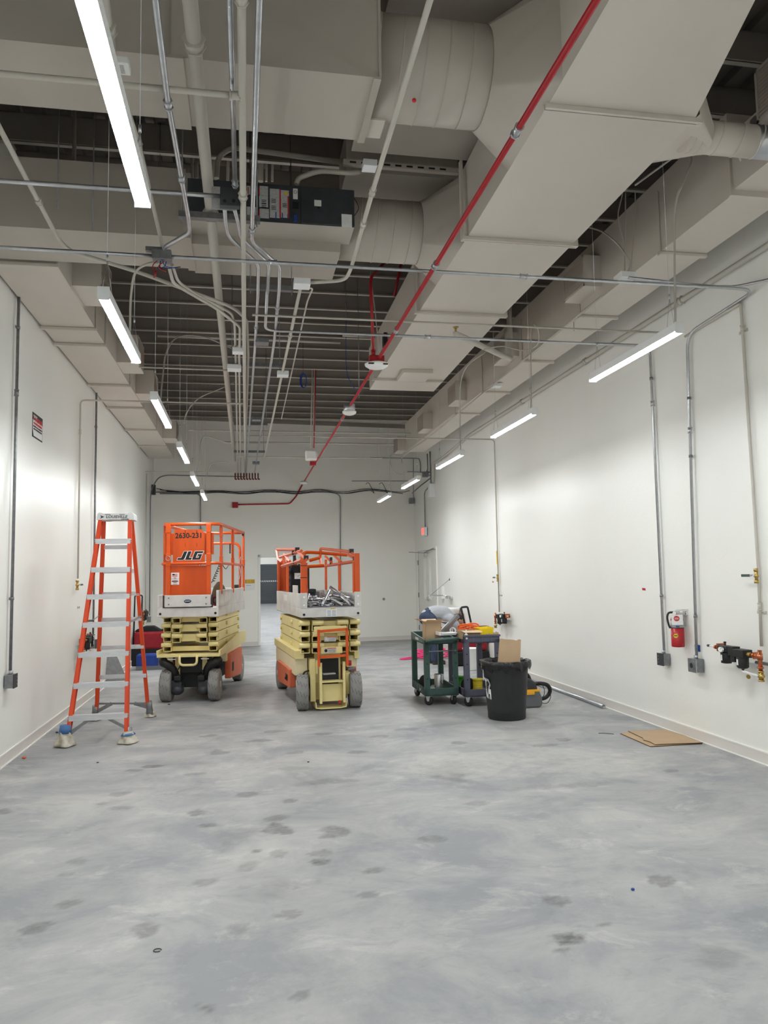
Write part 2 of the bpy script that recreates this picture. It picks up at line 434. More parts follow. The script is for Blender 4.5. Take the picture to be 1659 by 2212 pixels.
ca_.data.foreach_set('color', [v for q_ in col for v in (q_[0], q_[1], 0.0, 1.0)])
fo = bpy.data.objects.new('floor', me); C.objects.link(fo); struct(fo)
b = MB(); b.box(XL-.2, XL, YF, 18.6, 0, 5.8); struct(b.build('wall_left', M['wall']))
# right wall, with the opening of the double door cut out
dY0 = at(945, 1300, X=XR).y; dY1 = 18.12
DH = 2.13
b = MB(); b.box(XR, XR+.2, YF, dY0, 0, 5.8); b.box(XR, XR+.2, dY1, 18.75, 0, 5.8); b.box(XR, XR+.2, dY0, dY1, DH, 5.8); struct(b.build('wall_right', M['wall']))
b = MB(); b.box(XL-.2, XR+.2, YF-.2, YF, 0, 5.8); struct(b.build('wall_front', M['wall']))
# back wall stands a little out of square; a doorway opens through it
aB = math.atan2(YB1-YB0, XR-XL); MBK = T(XL, YB0, 0) @ RZ(aB); LB = math.hypot(XR-XL, YB1-YB0)
def bk(px, py, d=0.0):
    """point of the back wall seen at px, py (d in front of it)"""
    n = Vector((-math.sin(aB), math.cos(aB), 0)); dr = at(px, py, Y=10.0)-EYE
    t = ((Vector((XL, YB0, 0))-EYE).dot(n)-d)/dr.dot(n)
    return EYE+dr*t
ub = (MBK.inverted() @ bk(562, 1300)).x
DU0, DU1, DHB = ub, ub+0.95, (MBK.inverted() @ bk(575, 1203)).z
b = MB()
b.box(-.2, DU0, 0, .2, 0, 5.8, MBK); b.box(DU1, LB+.2, 0, .2, 0, 5.8, MBK); b.box(DU0, DU1, 0, .2, DHB, 5.8, MBK)
struct(b.build('wall_back', M['backwall']))
b = MB()
for u0, u1, z0, z1 in ((DU0-.05, DU0+.006, 0, DHB+.05), (DU1-.006, DU1+.05, 0, DHB+.05), (DU0-.05, DU1+.05, DHB-.006, DHB+.05)):
    b.box(u0, u1, -.02, .22, z0, z1, MBK)
struct(b.build('trim_1', M['frame'], bevel=.004))
# ceiling deck: ribs that run the length of the room
b = MB(); x = XL-.1; prof = []
while x < XR+.1:
    prof += [(x, ZC), (x+.09, ZC), (x+.11, ZC+.05), (x+.18, ZC+.05)]; x += .2
vs = []; fs = []
for i, (px, pz) in enumerate(prof): vs += [(px, YF-.1, pz), (px, 18.7, pz)]
for i in range(len(prof)-1): fs.append((2*i, 2*i+1, 2*i+3, 2*i+2))
b.add(vs, fs); b.box(XL-.2, XR+.2, YF-.2, 18.75, ZC+.08, ZC+.2); struct(b.build('ceiling', M['deck']))
# joists of folded steel across the room
y = 0.42
while y < 18.0:
    b = MB(); z0 = 5.22
    b.box(XL, XR, y, y+.004, z0, ZC); b.box(XL, XR, y, y+.045, ZC-.004, ZC)
    jo = struct(b.build('ceiling_beam', M['joist']))
    b = MB(); b.box(XL, XR, y-.045, y, z0, z0+.004); b.box(XL, XR, y-.045, y-.041, z0, z0+.015); b.build('flange', M['pipe'], jo); y += 0.61  # lighter flange colour stands in for light caught along the joist bottom
b = MB(); b.box(XL, LB+XL, -.02, 0, 5.22, 5.32, T(0, 0, 0) @ T(XL, YB0, 0) @ RZ(aB) @ T(-XL, 0, 0)); struct(b.build('trim_2', M['joist']))
# cove bases
def cove(name, mk):
    b = MB(); mk(b, 0, .096, .010); o = struct(b.build(name, M['base']))
    b2 = MB(); mk(b2, .094, .105, .013); mk(b2, 0, .008, .022); b2.build('caulk_line', M['baselip'], o)
cove('baseboard_left', lambda b, z0, z1, d: b.box(XL, XL+d, YF, YB0-.01, z0, z1))
def _br(b, z0, z1, d):
    b.box(XR-d, XR, YF, dY0-.06, z0, z1)
cove('baseboard_right', _br)
def _bb(b, z0, z1, d):
    b.box(.02, DU0-.052, -d, 0, z0, z1, MBK); b.box(DU1+.052, LB-.02, -d, 0, z0, z1, MBK)
cove('baseboard_back', _bb)
# double door in the right wall
d1 = bpy.data.objects.new('door_1', None); C.objects.link(d1); d1.location = (XR, (dY0+dY1)/2, 0); struct(d1)
b = MB()
b.box(XR-.02, XR+.12, dY0-.055, dY0, 0, DH+.055); b.box(XR-.02, XR+.12, dY1, dY1+.055, 0, DH+.055); b.box(XR-.02, XR+.12, dY0, dY1, DH, DH+.055)
b.build('frame', M['frame'], d1, world=True, bevel=.003)
ym = (dY0+dY1)/2
for a, c, far in ((dY0+.004, ym-.002, 0), (ym+.002, dY1-.004, 1)):
    b = MB(); l0, l1 = (c-.32, c-.20) if not far else (a+.20, a+.32)
    # leaf around its narrow light
    for y0, y1, z0, z1 in ((a, l0, .01, DH-.004), (l1, c, .01, DH-.004), (l0, l1, .01, 1.02), (l0, l1, 1.92, DH-.004)):
        b.box(XR+.005, XR+.05, y0, y1, z0, z1)
    lf = b.build('leaf', M['door'], d1, world=True)
    g = MB(); g.box(XR+.018, XR+.03, l0, l1, 1.02, 1.92); g.build('vision_light', M['glass'], lf, world=True)
    g = MB()
    for y0, y1, z0, z1 in ((l0-.02, l0, 1.0, 1.94), (l1, l1+.02, 1.0, 1.94), (l0, l1, 1.0, 1.02), (l0, l1, 1.92, 1.94)): g.box(XR-.004, XR+.006, y0, y1, z0, z1)
    g.build('glazing_bead', M['frame'], lf, world=True)
    hy = a if not far else c
    for hz in (.30, 1.08, 1.86):
        h = MB(); h.box(XR-.018, XR+.004, hy-.014, hy+.014, hz-.057, hz+.057); h.build('hinge', M['galvd'], lf, world=True)
    if not far:
        h = MB(); h.cyl((XR+.005, c-.07, .99), (XR-.05, c-.07, .99), .012); h.cyl((XR+.006, c-.07, .99), (XR-.008, c-.07, .99), .03)
        h.tube(bend([(XR-.05, c-.07, .99), (XR-.055, c-.18, .99), (XR-.05, c-.19, .985)], .02), .01); h.build('lever_handle', M['galv'], lf, world=True)
        h = MB(); h.box(XR-.05, XR+.004, ym-.1, ym+.16, DH-.14, DH-.06); h.build('closer_body', M['galv'], lf, world=True, bevel=.006)
        h = MB(); h.bar((XR-.06, ym+.03, DH-.06), (XR-.05, dY0+.06, DH+.02), .02, .012); h.bar((XR-.06, ym+.03, DH-.06), (XR-.30, ym+.55, DH-.02), .02, .012); h.build('closer_arm', M['galvd'], lf, world=True)
# hall beyond the doorway
def hb(name, m, *boxes):
    b = MB()
    for q in boxes: b.box(*q)
    return struct(b.build(name, m))
hb('floor_hall', M['floor'], (-3.5, 9.0, 18.6, 46.2, -.2, -.003))
hb('wall_hall', M['backwall'], (-3.7, -3.5, 18.6, 46, 0, 5), (9.0, 9.2, 18.6, 46, 0, 5), (-3.7, 9.2, 46, 46.2, 2.33, 5), (-3.7, -.2, 46, 46.2, 0, 2.33), (4.6, 9.2, 46, 46.2, 0, 2.33))
hb('ceiling_hall', M['backwall'], (-3.7, 9.2, 18.7, 46.2, 5, 5.2))
b = MB(); 
for i in range(24): b.box(-.2, 4.6, 46.0+.01*(i % 2), 46.1, i*.1, i*.1+.096)
dr2 = struct(b.build('door_2', M['rollup']))
b = MB()
for i in range(44): b.prism([(0, 0), (.055, 0), (.095, .09), (.04, .09)], 0, .006, basis((-.2+i*.11, 45.99, 1.28), (1, 0, 0), (0, 0, 1), (0, -1, 0)))
b.build('hazard_stripe', M['baselip'], dr2)
# ------------------------------------------------------------------ lights on wires
LENS = bpy.data.materials.new('lit_diffuser'); LENS.use_nodes = True
_b = LENS.node_tree.nodes['Principled BSDF']; _b.inputs['Base Color'].default_value = (1, 1, 1, 1)
_b.inputs['Emission Color'].default_value = (0.955, 1.0, 1.0, 1); _b.inputs['Emission Strength'].default_value = 47.0
HALL = bpy.data.materials.new('dim_hall_diffuser'); HALL.use_nodes = True
_h = HALL.node_tree.nodes['Principled BSDF']; _h.inputs['Emission Color'].default_value = (.86, .93, 1, 1); _h.inputs['Emission Strength'].default_value = 11.0
ZL = 3.05
def make_fixture():
    t = thing('strip_light', '', 'light')
    b = MB(); b.box(-.028, .028, .004, 1.216, .010, .066); hs = b.build('housing', M['fixture'], t, bevel=.002)
    b = MB(); b.prism([(-.028, .010), (-.024, .002), (-.018, 0), (.018, 0), (.024, .002), (.028, .010)], .006, 1.214, basis((0, 0, 0), (1, 0, 0), (0, 0, 1), (0, 1, 0))); b.build('diffuser', LENS, t)
    for y in (0, 1.214):
        b = MB(); b.box(-.031, .031, y, y+.006, -.003, .069); b.build('end_cap', M['fixture'], t, bevel=.001)
    for y in (.10, 1.12):
        b = MB()
        for s in (-1, 1): b.tube([(s*.026, y, .064), (0, y, .26)], .0013, 5)
        b.tube([(0, y, .26), (0, y, 2.452)], .0016, 5); b.cyl((0, y, .25), (0, y, .28), .006, n=8)
        b.build('suspension_wire', M['galv'], t)
    return t
fx = make_fixture()
def place(o, first, x, y, z, label, group):
    c = first if o is None else copy_tree(o)
    c.location = (x, y, z); c['label'] = label; c['group'] = group; return c
RIGHT = [(2.66, 4.22+2.43*k) for k in range(5)]
LEFT = [(-.40, 1.81), (-.735, 4.09), (-.745, 6.40), (-.74, 8.75), (-.765, 11.23), (-.755, 13.55)]
LR = ['nearest lit strip light of the right row, beside the pale right wall', 'second lit strip light of the right row, counted from the camera', 'third lit strip light of the right row, counted from the camera', 'fourth lit strip light of the right row, near the far right corner', 'smallest and farthest lit strip light of the right row']
LLb = ['biggest lit strip light, cut off by the top edge of the picture', 'second lit strip light of the left row, beside the first louvred outlet', 'third lit strip light of the left row, right of the sloping duct', 'fourth lit strip light of the left row, past the duct end', 'fifth lit strip light of the left row, in front of the back wall', 'smallest and farthest lit strip light of the left row']
used = None
for (x, y), l in zip(RIGHT, LR): used = place(used, fx, x, y, ZL, l, 'strip lights of the right row') if used is None else (place(used, fx, x, y, ZL, l, 'strip lights of the right row'), used)[1]
for (x, y), l in zip(LEFT, LLb): place(used, fx, x, y, ZL, l, 'strip lights of the left row')
# both rows go on over and behind the photographer
for x, y in ((2.66, 1.79), (2.66, -.64), (2.66, -3.07), (-.5, -.55), (-.6, -2.9)):
    place(used, fx, x, y, ZL, 'lit strip light of a row going on behind the photographer', 'strip lights behind the photographer')
# farthest lamps get boosted emission, added to brighten the back wall
LENS2 = LENS.copy(); LENS2.name = 'boosted_lit_diffuser'; LENS2.node_tree.nodes['Principled BSDF'].inputs['Emission Strength'].default_value = 72.0
for o in bpy.data.objects:
    if o.name.startswith('strip_light') and o.parent is None and o.location.y > 10.9:
        for ch in o.children:
            if ch.name.startswith('diffuser'):
                ch.data = ch.data.copy(); ch.data.materials[0] = LENS2
# unseen glowing panels added to light the hall beyond the doorway
for y in (21, 25, 30, 36, 42):
    b = MB(); b.box(-1.2, 3.2, y-.1, y+.1, 4.85, 4.93); o = b.build('hall_fill_light', HALL); tag(o, 'lit ceiling light in the hall beyond the doorway', 'light', 'hall ceiling lights')

# flexible cords that feed the lights
def cord(label, pts, r=.006, m='cordg', cat='cord', name='light_cord', group=None, k=8):
    p = spline(pts, k); o = MB().tube(p, r, 6).build(name, M[m], origin=tuple(p[0])); tag(o, label, cat, group); return o

# ------------------------------------------------------------------ ducts
ZD = 4.15
def seam_x(b, x0, x1, y, z, d=.03, h=.03): b.box(x0, x1, y-d/2, y+d/2, z-h, z)
cx0 = at(1010, 512, Z=ZD).x; cx1 = at(1240, 524, Z=ZD).x
cy1 = at(1190, 228, Z=ZD).y; cy2 = at(1010, 512, Z=ZD).y; cy3 = at(908, 672, Z=ZD).y; cy4 = at(815, 818, Z=ZD).y; cye = at(800, 842, Z=ZD).y
CT = ZD+.58
sd = thing('supply_duct', 'large rectangular beige main duct running down the room behind the red pipe', 'duct', (cx0, cy1, ZD))
def sect(name, ya, yb, x0a, x1a, x0b, x1b, m, zt=CT):
    b = MB(); b.add([(x0a, ya, ZD), (x1a, ya, ZD), (x1b, yb, ZD), (x0b, yb, ZD), (x0a, ya, zt), (x1a, ya, zt), (x1b, yb, zt), (x0b, yb, zt)],
                    [(0, 3, 2, 1), (4, 5, 6, 7), (0, 1, 5, 4), (1, 2, 6, 5), (2, 3, 7, 6), (3, 0, 4, 7)]); return b.build(name, m, sd, world=True)
cxe = min(at(945, 846, Z=ZD).x, 2.615)
sect('duct_section', 1.2, cy1, cx0-.12, cx1-.75, cx0-.03, cx1, M['taupe'])
sect('duct_section', cy1, cy2, cx0-.03, cx1, cx0, cx1, M['taupe'])
sect('duct_section', cy2, cy3, cx0, cx1, cx0, cx1, M['taupe'])
sect('duct_section', cy3, cye, cx0, cx1, cx0+.02, cxe, M['taupe'])
for y, xr in ((cy1, cx1), (cy2, cx1), (cy3, cx1), (cy4, cx1+.01)):
    b = MB()
    for dy in (-.022, .004):
        b.box(cx0-.05, xr+.035, y+dy, y+dy+.018, ZD-.028, ZD-.001); b.box(cx0-.05, cx0-.031, y+dy, y+dy+.018, ZD-.001, CT+.02); b.box(xr+.001, xr+.035, y+dy, y+dy+.018, ZD-.001, CT+.02)
    b.ball((xr+.025, y, ZD-.01), .022, 10, 6)
    b.build('flange', M['taupe'], sd, world=True)
p = at(895, 808, Z=ZD)
b = MB(); b.box(p.x-.19, p.x+.19, p.y-.24, p.y+.2, ZD-.05, ZD); b.build('access_panel', M['taupe'], sd, world=True, bevel=.004)
# slotted struts that carry it, seen past its right edge
for i, (px, py) in enumerate(((1362, 408), (1296, 462), (1225, 557))):
    q = at(px, py, Z=ZD+.30)
    b = MB(); b.htube((cx1-.02, q.y, ZD+.30), (cx1+.24, q.y, ZD+.30), .041, .041, .004); o = b.build('strut', M['taupe'], origin=(cx1, q.y, ZD+.30))
    tag(o, ['slotted strut end right of the main duct, nearest of three', 'middle slotted strut end right of the main duct', 'slotted strut end right of the main duct, farthest of three'][i], 'strut', 'duct support struts')
    for x in (cx1+.06, cx1+.2):
        bb = MB(); bb.cyl((x, q.y, ZD+.2), (x, q.y, 5.5), .005, n=6); bb.build('threaded_rod', M['galvd'], o, world=True)

def roundduct(name, label, x0, x1, y, z, r, m, seams, loc=None):
    t = thing(name, label, 'duct', (x0, y, z))
    b = MB(); b.tube([(x0, y, z), (x1, y, z)], r, 36); b.build('pipe_body', m, t, world=True)
    for i, sx in enumerate(seams):
        b = MB(); n = 40
        ring = [(sx+.03*math.sin(2*PI*k/n+.4), y+r*math.cos(2*PI*k/n), z+r*math.sin(2*PI*k/n)) for k in range(n)]
        b.tube(ring, .0045, 5, closed=True); b.build('seam', m, t, world=True)
    return t
def loft(c0, r, c1, hy, hz, n=64):
    """transition from a round end to a rectangular end, both facing along x"""
    a, bq = [], []
    for k in range(n):
        t = 2*PI*k/n; cc, ss = math.cos(t), math.sin(t); m_ = max(abs(cc), abs(ss))
        a.append((c0[0], c0[1]+r*cc, c0[2]+r*ss)); bq.append((c1[0], c1[1]+hy*cc/m_, c1[2]+hz*ss/m_))
    return MB().add(a+bq, [(k, (k+1) % n, n+(k+1) % n, n+k) for k in range(n)], True)
# first round branch, from the near cross duct into the main duct
ry, rz = 4.02, at(950, 162, Y=4.02).z
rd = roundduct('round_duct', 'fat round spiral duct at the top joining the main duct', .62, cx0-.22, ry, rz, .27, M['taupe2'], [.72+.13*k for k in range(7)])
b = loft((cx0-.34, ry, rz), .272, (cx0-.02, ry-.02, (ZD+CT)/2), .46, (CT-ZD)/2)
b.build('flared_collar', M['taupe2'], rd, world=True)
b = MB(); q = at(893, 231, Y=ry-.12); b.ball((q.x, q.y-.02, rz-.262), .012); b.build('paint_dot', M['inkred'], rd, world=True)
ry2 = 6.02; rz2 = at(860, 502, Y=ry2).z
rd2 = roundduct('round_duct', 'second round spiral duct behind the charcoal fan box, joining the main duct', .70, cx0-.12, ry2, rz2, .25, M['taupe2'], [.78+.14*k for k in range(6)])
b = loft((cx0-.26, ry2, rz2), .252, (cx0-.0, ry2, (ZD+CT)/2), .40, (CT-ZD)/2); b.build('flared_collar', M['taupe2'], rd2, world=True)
# flat duct high above the round branches
ud = thing('return_duct', 'flat beige duct high above the two round ducts', 'duct', (1.2, 5, 4.82))
for (ya, yb) in ((1.6, at(1000, 92, Z=4.82).y), (at(950, 275, Z=4.82).y, at(950, 342, Z=4.82).y), (at(920, 382, Z=4.82).y, at(900, 440, Z=4.82).y)):
    b = MB(); b.box(.80, cx0+.05, ya, yb, 4.82, 5.15); b.build('duct_section', M['taupe2'], ud, world=True)
q = at(920, 366, Z=4.78); b = MB(); b.htube((.75, q.y, 4.78), (cx0, q.y, 4.78), .042, .042, .004); o = b.build('strut', M['taupe2'], origin=(.75, q.y, 4.78)); tag(o, 'slotted strut under the high flat duct between the round ducts', 'strut')
g = MB()
for k in range(9): g.box(.80+.09*k, .85+.09*k, q.y-.0225, q.y-.0205, 4.773, 4.787)
g.build('slots', M['ink'], o, world=True)
# branch to the right
ry3 = 3.98; rz3 = at(1560, 300, Y=ry3).z
rd3 = roundduct('round_duct', 'shiny ended round duct leaving the right side of the main duct', cx1+.06, 3.05, ry3, rz3, .095, M['taupe'], [cx1+.12, cx1+.17, cx1+.28, cx1+.42, cx1+.55])
b = loft((cx1+.20, ry3, rz3), .098, (cx1, ry3, ZD+.19), .26, .19); b.build('flared_collar', M['taupe'], rd3, world=True)
b = MB(); b.tube([(3.05, ry3, rz3), (3.6, ry3, rz3)], .0955, 32); b.build('bare_end', M['galv'], rd3, world=True)

# near cross duct
ty0 = at(820, 168, Z=ZD).y; ty1 = at(795, 305, Z=ZD).y; tx1 = at(820, 168, Z=ZD).x
cd = thing('cross_duct', 'broad rectangular duct crossing overhead at the top left', 'duct', (-.6, ty0, ZD))
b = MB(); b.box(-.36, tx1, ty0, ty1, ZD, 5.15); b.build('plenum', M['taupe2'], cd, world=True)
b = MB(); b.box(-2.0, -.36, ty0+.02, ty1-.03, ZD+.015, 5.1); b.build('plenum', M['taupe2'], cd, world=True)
b = MB(); b.box(-.40, -.30, ty0-.012, ty1+.02, ZD-.012, ZD); b.build('seam', M['taupe2'], cd, world=True)
b = MB(); b.box(tx1-.03, tx1+.008, ty0-.008, ty1+.005, ZD-.014, ZD); b.box(tx1-.005, tx1+.01, ty0-.008, ty0+.02, ZD, 5.15); b.build('seam', M['taupe2'], cd, world=True)
b = MB(); b.box(tx1, tx1+.10, ty1-.20, ty1-.02, ZD+.01, ZD+.12); b.build('bracket', M['taupe'], cd, world=True)
# second cross duct with its fan box
fy0 = 5.56; fz0 = at(765, 492, Y=fy0).z; fz1 = at(765, 412, Y=fy0).z; fx1 = at(765, 492, Y=fy0).x; fx0 = at(405, 470, Y=fy0).x
py0 = at(735, 545, Z=ZD).y; py1 = at(712, 605, Z=ZD).y; px1 = at(735, 545, Z=ZD).x; px0 = at(412, 530, Z=ZD).x
cd2 = thing('cross_duct', 'rectangular duct crossing the room behind the charcoal fan box', 'duct', (0, py0, ZD))
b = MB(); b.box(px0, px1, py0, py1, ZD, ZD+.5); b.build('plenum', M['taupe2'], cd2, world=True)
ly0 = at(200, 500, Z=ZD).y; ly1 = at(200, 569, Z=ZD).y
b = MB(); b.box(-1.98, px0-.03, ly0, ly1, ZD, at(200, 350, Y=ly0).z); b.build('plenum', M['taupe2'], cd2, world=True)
b = MB(); b.box(px0-.05, px0+.01, ly0-.012, ly1+.02, ZD-.01, ZD+.5); b.build('seam', M['taupe2'], cd2, world=True)
fb = thing('fan_box', 'charcoal fan powered terminal box covered in labels', 'fan box', ((fx0+fx1)/2, fy0, fz0))
b = MB(); b.box(fx0, fx1, fy0, py0+.02, fz0, fz1); b.build('cabinet', M['taupe2'], fb, world=True)
b = MB(); b.box(fx0, fx1-.001, fy0-.006, fy0, fz0+.001, fz1); b.build('front_panel', M['panelgrey'], fb, world=True)
b = MB(); xm = at(650, 445, Y=fy0).x; b.box(xm, fx1+.002, fy0-.016, fy0-.006, fz0+.004, fz1-.004); b.build('control_cover', M['panelgrey'], fb, world=True, bevel=.003)
def lab(parent, m, x0, y0, x1, y1, Y, name='label', d=.0025):
    a, c = at(x0, y1, Y=Y), at(x1, y0, Y=Y)
    b = MB(); b.box(a.x, c.x, Y-d, Y, a.z, c.z); return b.build(name, M[m], parent, world=True)
FY = fy0-.0065
for q in ((533, 402, 541, 420), (543, 402, 556, 422), (561, 403, 579, 422), (560, 424, 579, 447), (561, 452, 581, 471), (533, 448, 556, 466)): lab(fb, 'paperg', *q, FY)
for q in ((583, 409, 604, 470), (607, 412, 624, 470)): lab(fb, 'paperg', *q, FY)
for q in ((604, 410, 606.5, 470), (621.5, 424, 624, 472), (535, 404, 537, 419), (559, 404, 561, 420), (559, 452, 561, 471)): lab(fb, 'inkred', *q, FY-.003, 'label_stripe', .001)
for q in ((595, 458, 597, 473), (609, 460, 611, 474), (621, 462, 623, 475)): lab(fb, 'inkblue', *q, FY-.003, 'label_stripe', .001)
a = at(618, 417, Y=FY-.004); b = MB(); b.prism([(-.018, -.012), (.018, -.012), (0, .018)], 0, .001, basis(a, (1, 0, 0), (0, 0, 1), (0, -1, 0))); b.build('warning_triangle', M['inkyel'], fb, world=True)
lab(fb, 'paper', 633, 408, 643, 430, FY); lab(fb, 'blackdeep', 632, 437, 645, 450, FY, 'switch_hole', .004); lab(fb, 'inkblue', 635, 466, 641, 479, FY, 'blue_cap', .012)
a = at(638, 415, Y=FY-.003); b = MB(); b.tube([(a.x+.011*math.cos(k*PI/8), FY-.004, a.z+.011*math.sin(k*PI/8)) for k in range(16)], .0016, 4, closed=True); b.build('label_mark', M['ink'], fb, world=True)
lab(fb, 'paper', 679, 433, 694, 445, fy0-.0165); lab(fb, 'paper', 738, 464, 760, 490, fy0-.0165)
a = at(688, 449, Y=fy0-.016); b = MB(); b.cyl((a.x, a.y, a.z), (a.x, a.y-.004, a.z), .008); b.build('plug', M['blackdeep'], fb, world=True)
for px, py in ((565, 432), (565, 440), (586, 430), (586, 445), (610, 440)):
    a = at(px, py, Y=FY-.003); b = MB()
    for j in range(3): b.box(a.x, a.x+.035, a.y-.001, a.y, a.z-.012*j-.002, a.z-.012*j+.002)
    b.build('label_print', M['ink'], fb, world=True)
cord('black and white wire loop at the right end of the fan box', [at(763, 425, Y=fy0), at(772, 440, Y=fy0-.02), at(774, 452, Y=fy0-.02), at(763, 470, Y=fy0)], .003, 'wirek', 'wire', 'control_wire')
# duct along the left wall with side outlets
lx0 = XL+.03; lx1 = at(205, 708, Z=ZD).x; lye = at(368, 990, Z=ZD).y
ld = thing('wall_duct', 'flat beige duct sloping along the top of the left wall', 'duct', (lx0, 5.0, ZD))
lyj = [2.0, at(100, 705, Z=ZD).y, at(150, 741, Z=ZD).y, at(230, 830, Z=ZD).y, at(268, 879, Z=ZD).y, at(305, 927, Z=ZD).y, at(328, 962, Z=ZD).y, lye]
lyj[0] = at(60, 567, Z=ZD).y
b = MB(); b.box(lx0, lx1, lyj[0], lye, ZD, ZD+.52); b.build('duct_body', M['taupe'], ld, world=True)
for y in lyj[:-1]:
    b = MB(); b.box(lx0-.01, lx1+.02, y-.02, y+.02, ZD-.035, ZD-.001); b.box(lx1+.001, lx1+.02, y-.02, y+.02, ZD-.001, ZD+.53); b.build('flange', M['taupe'], ld, world=True, bevel=.006)
def outlet(parent, x0, x1, y0, y1, z0, z1, face):
    """short box on the duct side with a louvred face toward face (+1 right, -1 left)"""
    b = MB(); b.box(min(x0, x1), max(x0, x1), y0, y1, z0, z1); o = b.build('side_outlet', M['taupe'], parent, world=True)
    g = MB()
    for q in ((y0, y0+.02, z0, z1), (y1-.02, y1, z0, z1), (y0, y1, z0, z0+.02), (y0, y1, z1-.02, z1)): g.box(x1-.006 if face < 0 else x1, x1 if face < 0 else x1+.006, q[0], q[1], q[2], q[3])
    n = 13
    for k in range(n):
        z = z0+.02+(z1-z0-.04)*(k+.5)/n
        g.add([(x1+face*.002, y0+.02, z+.010), (x1+face*.002, y1-.02, z+.010), (x1+face*.014, y1-.02, z-.006), (x1+face*.014, y0+.02, z-.006)], [(0, 1, 2, 3), (3, 2, 1, 0)])
    g.build('louvre', M['taupe'], o, world=True)
for (px, py, qx, qy) in ((160, 561, 222, 630), (270, 748, 300, 812), (326, 892, 333, 914), (367, 944, 381, 976)):
    y0 = at(px+10, py, X=lx1+.12).y; z0 = at(qx, qy, X=lx1+.24).z; y1 = at(qx, qy, X=lx1+.24).y
    yn = max(y1, y0); outlet(ld, lx1, lx1+.24, y1-.12, y1+.40, max(ZD+.02, z0), max(ZD+.02, z0)+.34, 1)
# duct along the right wall with side outlets
rx0 = at(1100, 800, Z=ZD).x; rx1 = at(1500, 566, Z=ZD).x; ryn = at(1565, 422, Z=ZD).y; rye = at(862, 976, Z=ZD).y
rt = at(1300, 520, X=rx0).z
rdw = thing('wall_duct', 'long beige duct with louvred side outlets beside the right wall', 'duct', (rx0, ryn, ZD))
b = MB(); b.box(rx0, rx1, ryn, rye, ZD, ZD+.60); b.build('duct_body', M['taupe'], rdw, world=True)
for px, py in ((1450, 545), (1290, 682), (1190, 780), (1080, 846), (1010, 892)):
    y = at(px, py, Z=ZD).y
    b = MB(); b.box(rx0-.015, rx1+.01, y-.02, y+.02, ZD-.03, ZD-.001); b.box(rx0-.015, rx0-.001, y-.02, y+.02, ZD-.001, ZD+.5); b.build('flange', M['taupe'], rdw, world=True, bevel=.006)
for (px, py) in ((1263, 617), (1093, 768), (985, 864), (915, 926), (860, 973)):
    q = at(px, py, X=rx0-.17)
    outlet(rdw, rx0, rx0-.17, q.y, q.y+.46, q.z, q.z+.30, -1)
# terminal box at its near end
tb = thing('terminal_box', 'galvanized terminal box with loose wires at the right edge of the picture', 'terminal box', (rx0+.2, ryn-.4, ZD))
b = MB(); b.box(rx0+.0, rx0+.62, ryn-.85, ryn-.02, ZD+.03, ZD+.42); b.build('cabinet', M['taupe'], tb, world=True)
b = MB(); b.box(rx0-.02, rx0+.64, ryn-.03, ryn, ZD-.01, ZD+.50); b.build('flange', M['taupe'], tb, world=True)
b = MB(); b.box(rx0-.05, rx0, ryn-.55, ryn-.3, ZD+.10, ZD+.36); b.build('control_box', M['galv'], tb, world=True, bevel=.003)
for i, (a_, c_) in enumerate((((-.01, -.15, .33), (-.03, -.16, .16)), ((-.055, -.40, .14), (-.03, -.52, .30)))):
    p0 = Vector((rx0+a_[0], ryn+a_[1], ZD+a_[2])); p1 = Vector((rx0+c_[0], ryn+c_[1], ZD+c_[2]))
    b = MB(); b.tube(spline([p0, (p0+p1)/2+Vector((-.04, 0, .03)), p1]), .006, 6); b.build('wire', M['white'], tb, world=True)
q = at(1637, 268, Y=ryn-.55); outlet(tb, q.x+.35, q.x, q.y-.45, q.y, q.z, q.z+.34, -1)

# ------------------------------------------------------------------ conduits and pipes overhead
def run(name, label, pts, r, m, rad=.12, couple=(), cat='conduit', group=None, n=8, kk=5, straps=(), strapdir=None):
    P = bend(pts, rad, kk); o = MB().tube(P, r, n).build(name, M[m], origin=tuple(P[0])); tag(o, label, cat, group)
    for c in couple:
        i, t = int(c), c-int(c); a, bb = Vector(pts[i]), Vector(pts[i+1]); q = a.lerp(bb, t); d = (bb-a).normalized()
        g = MB(); g.cyl(q-d*.028, q+d*.028, r*1.35, n=10); g.cyl(q-d*.030, q-d*.022, r*1.6, n=6); g.cyl(q+d*.022, q+d*.030, r*1.6, n=6); g.build('coupling', M[m], o, world=True)
    for c in straps:
        i, t = int(c), c-int(c); a, bb = Vector(pts[i]), Vector(pts[i+1]); q = a.lerp(bb, t); d = (bb-a).normalized(); sdv = Vector(strapdir)
        g = MB(); g.cyl(q-d*.012, q+d*.012, r*1.35, n=10); e = d.cross(sdv).normalized(); g.bar(q-e*(r+.03)+sdv*r*.8, q+e*(r*.5)+sdv*r*.8, .024, .004, sdv); g.build('strap', M['galvd'] if m.startswith('galv') else M[m], o, world=True)
    return o
def jbox(name, label, c, d, m='galvd', cat='junction box', group=None, bevel=.004):
    o = MB().cbox((0, 0, 0), d).build(name, M[m], origin=None, bevel=bevel); o.location = c; tag(o, label, cat, group); return o
ZC1 = 3.93
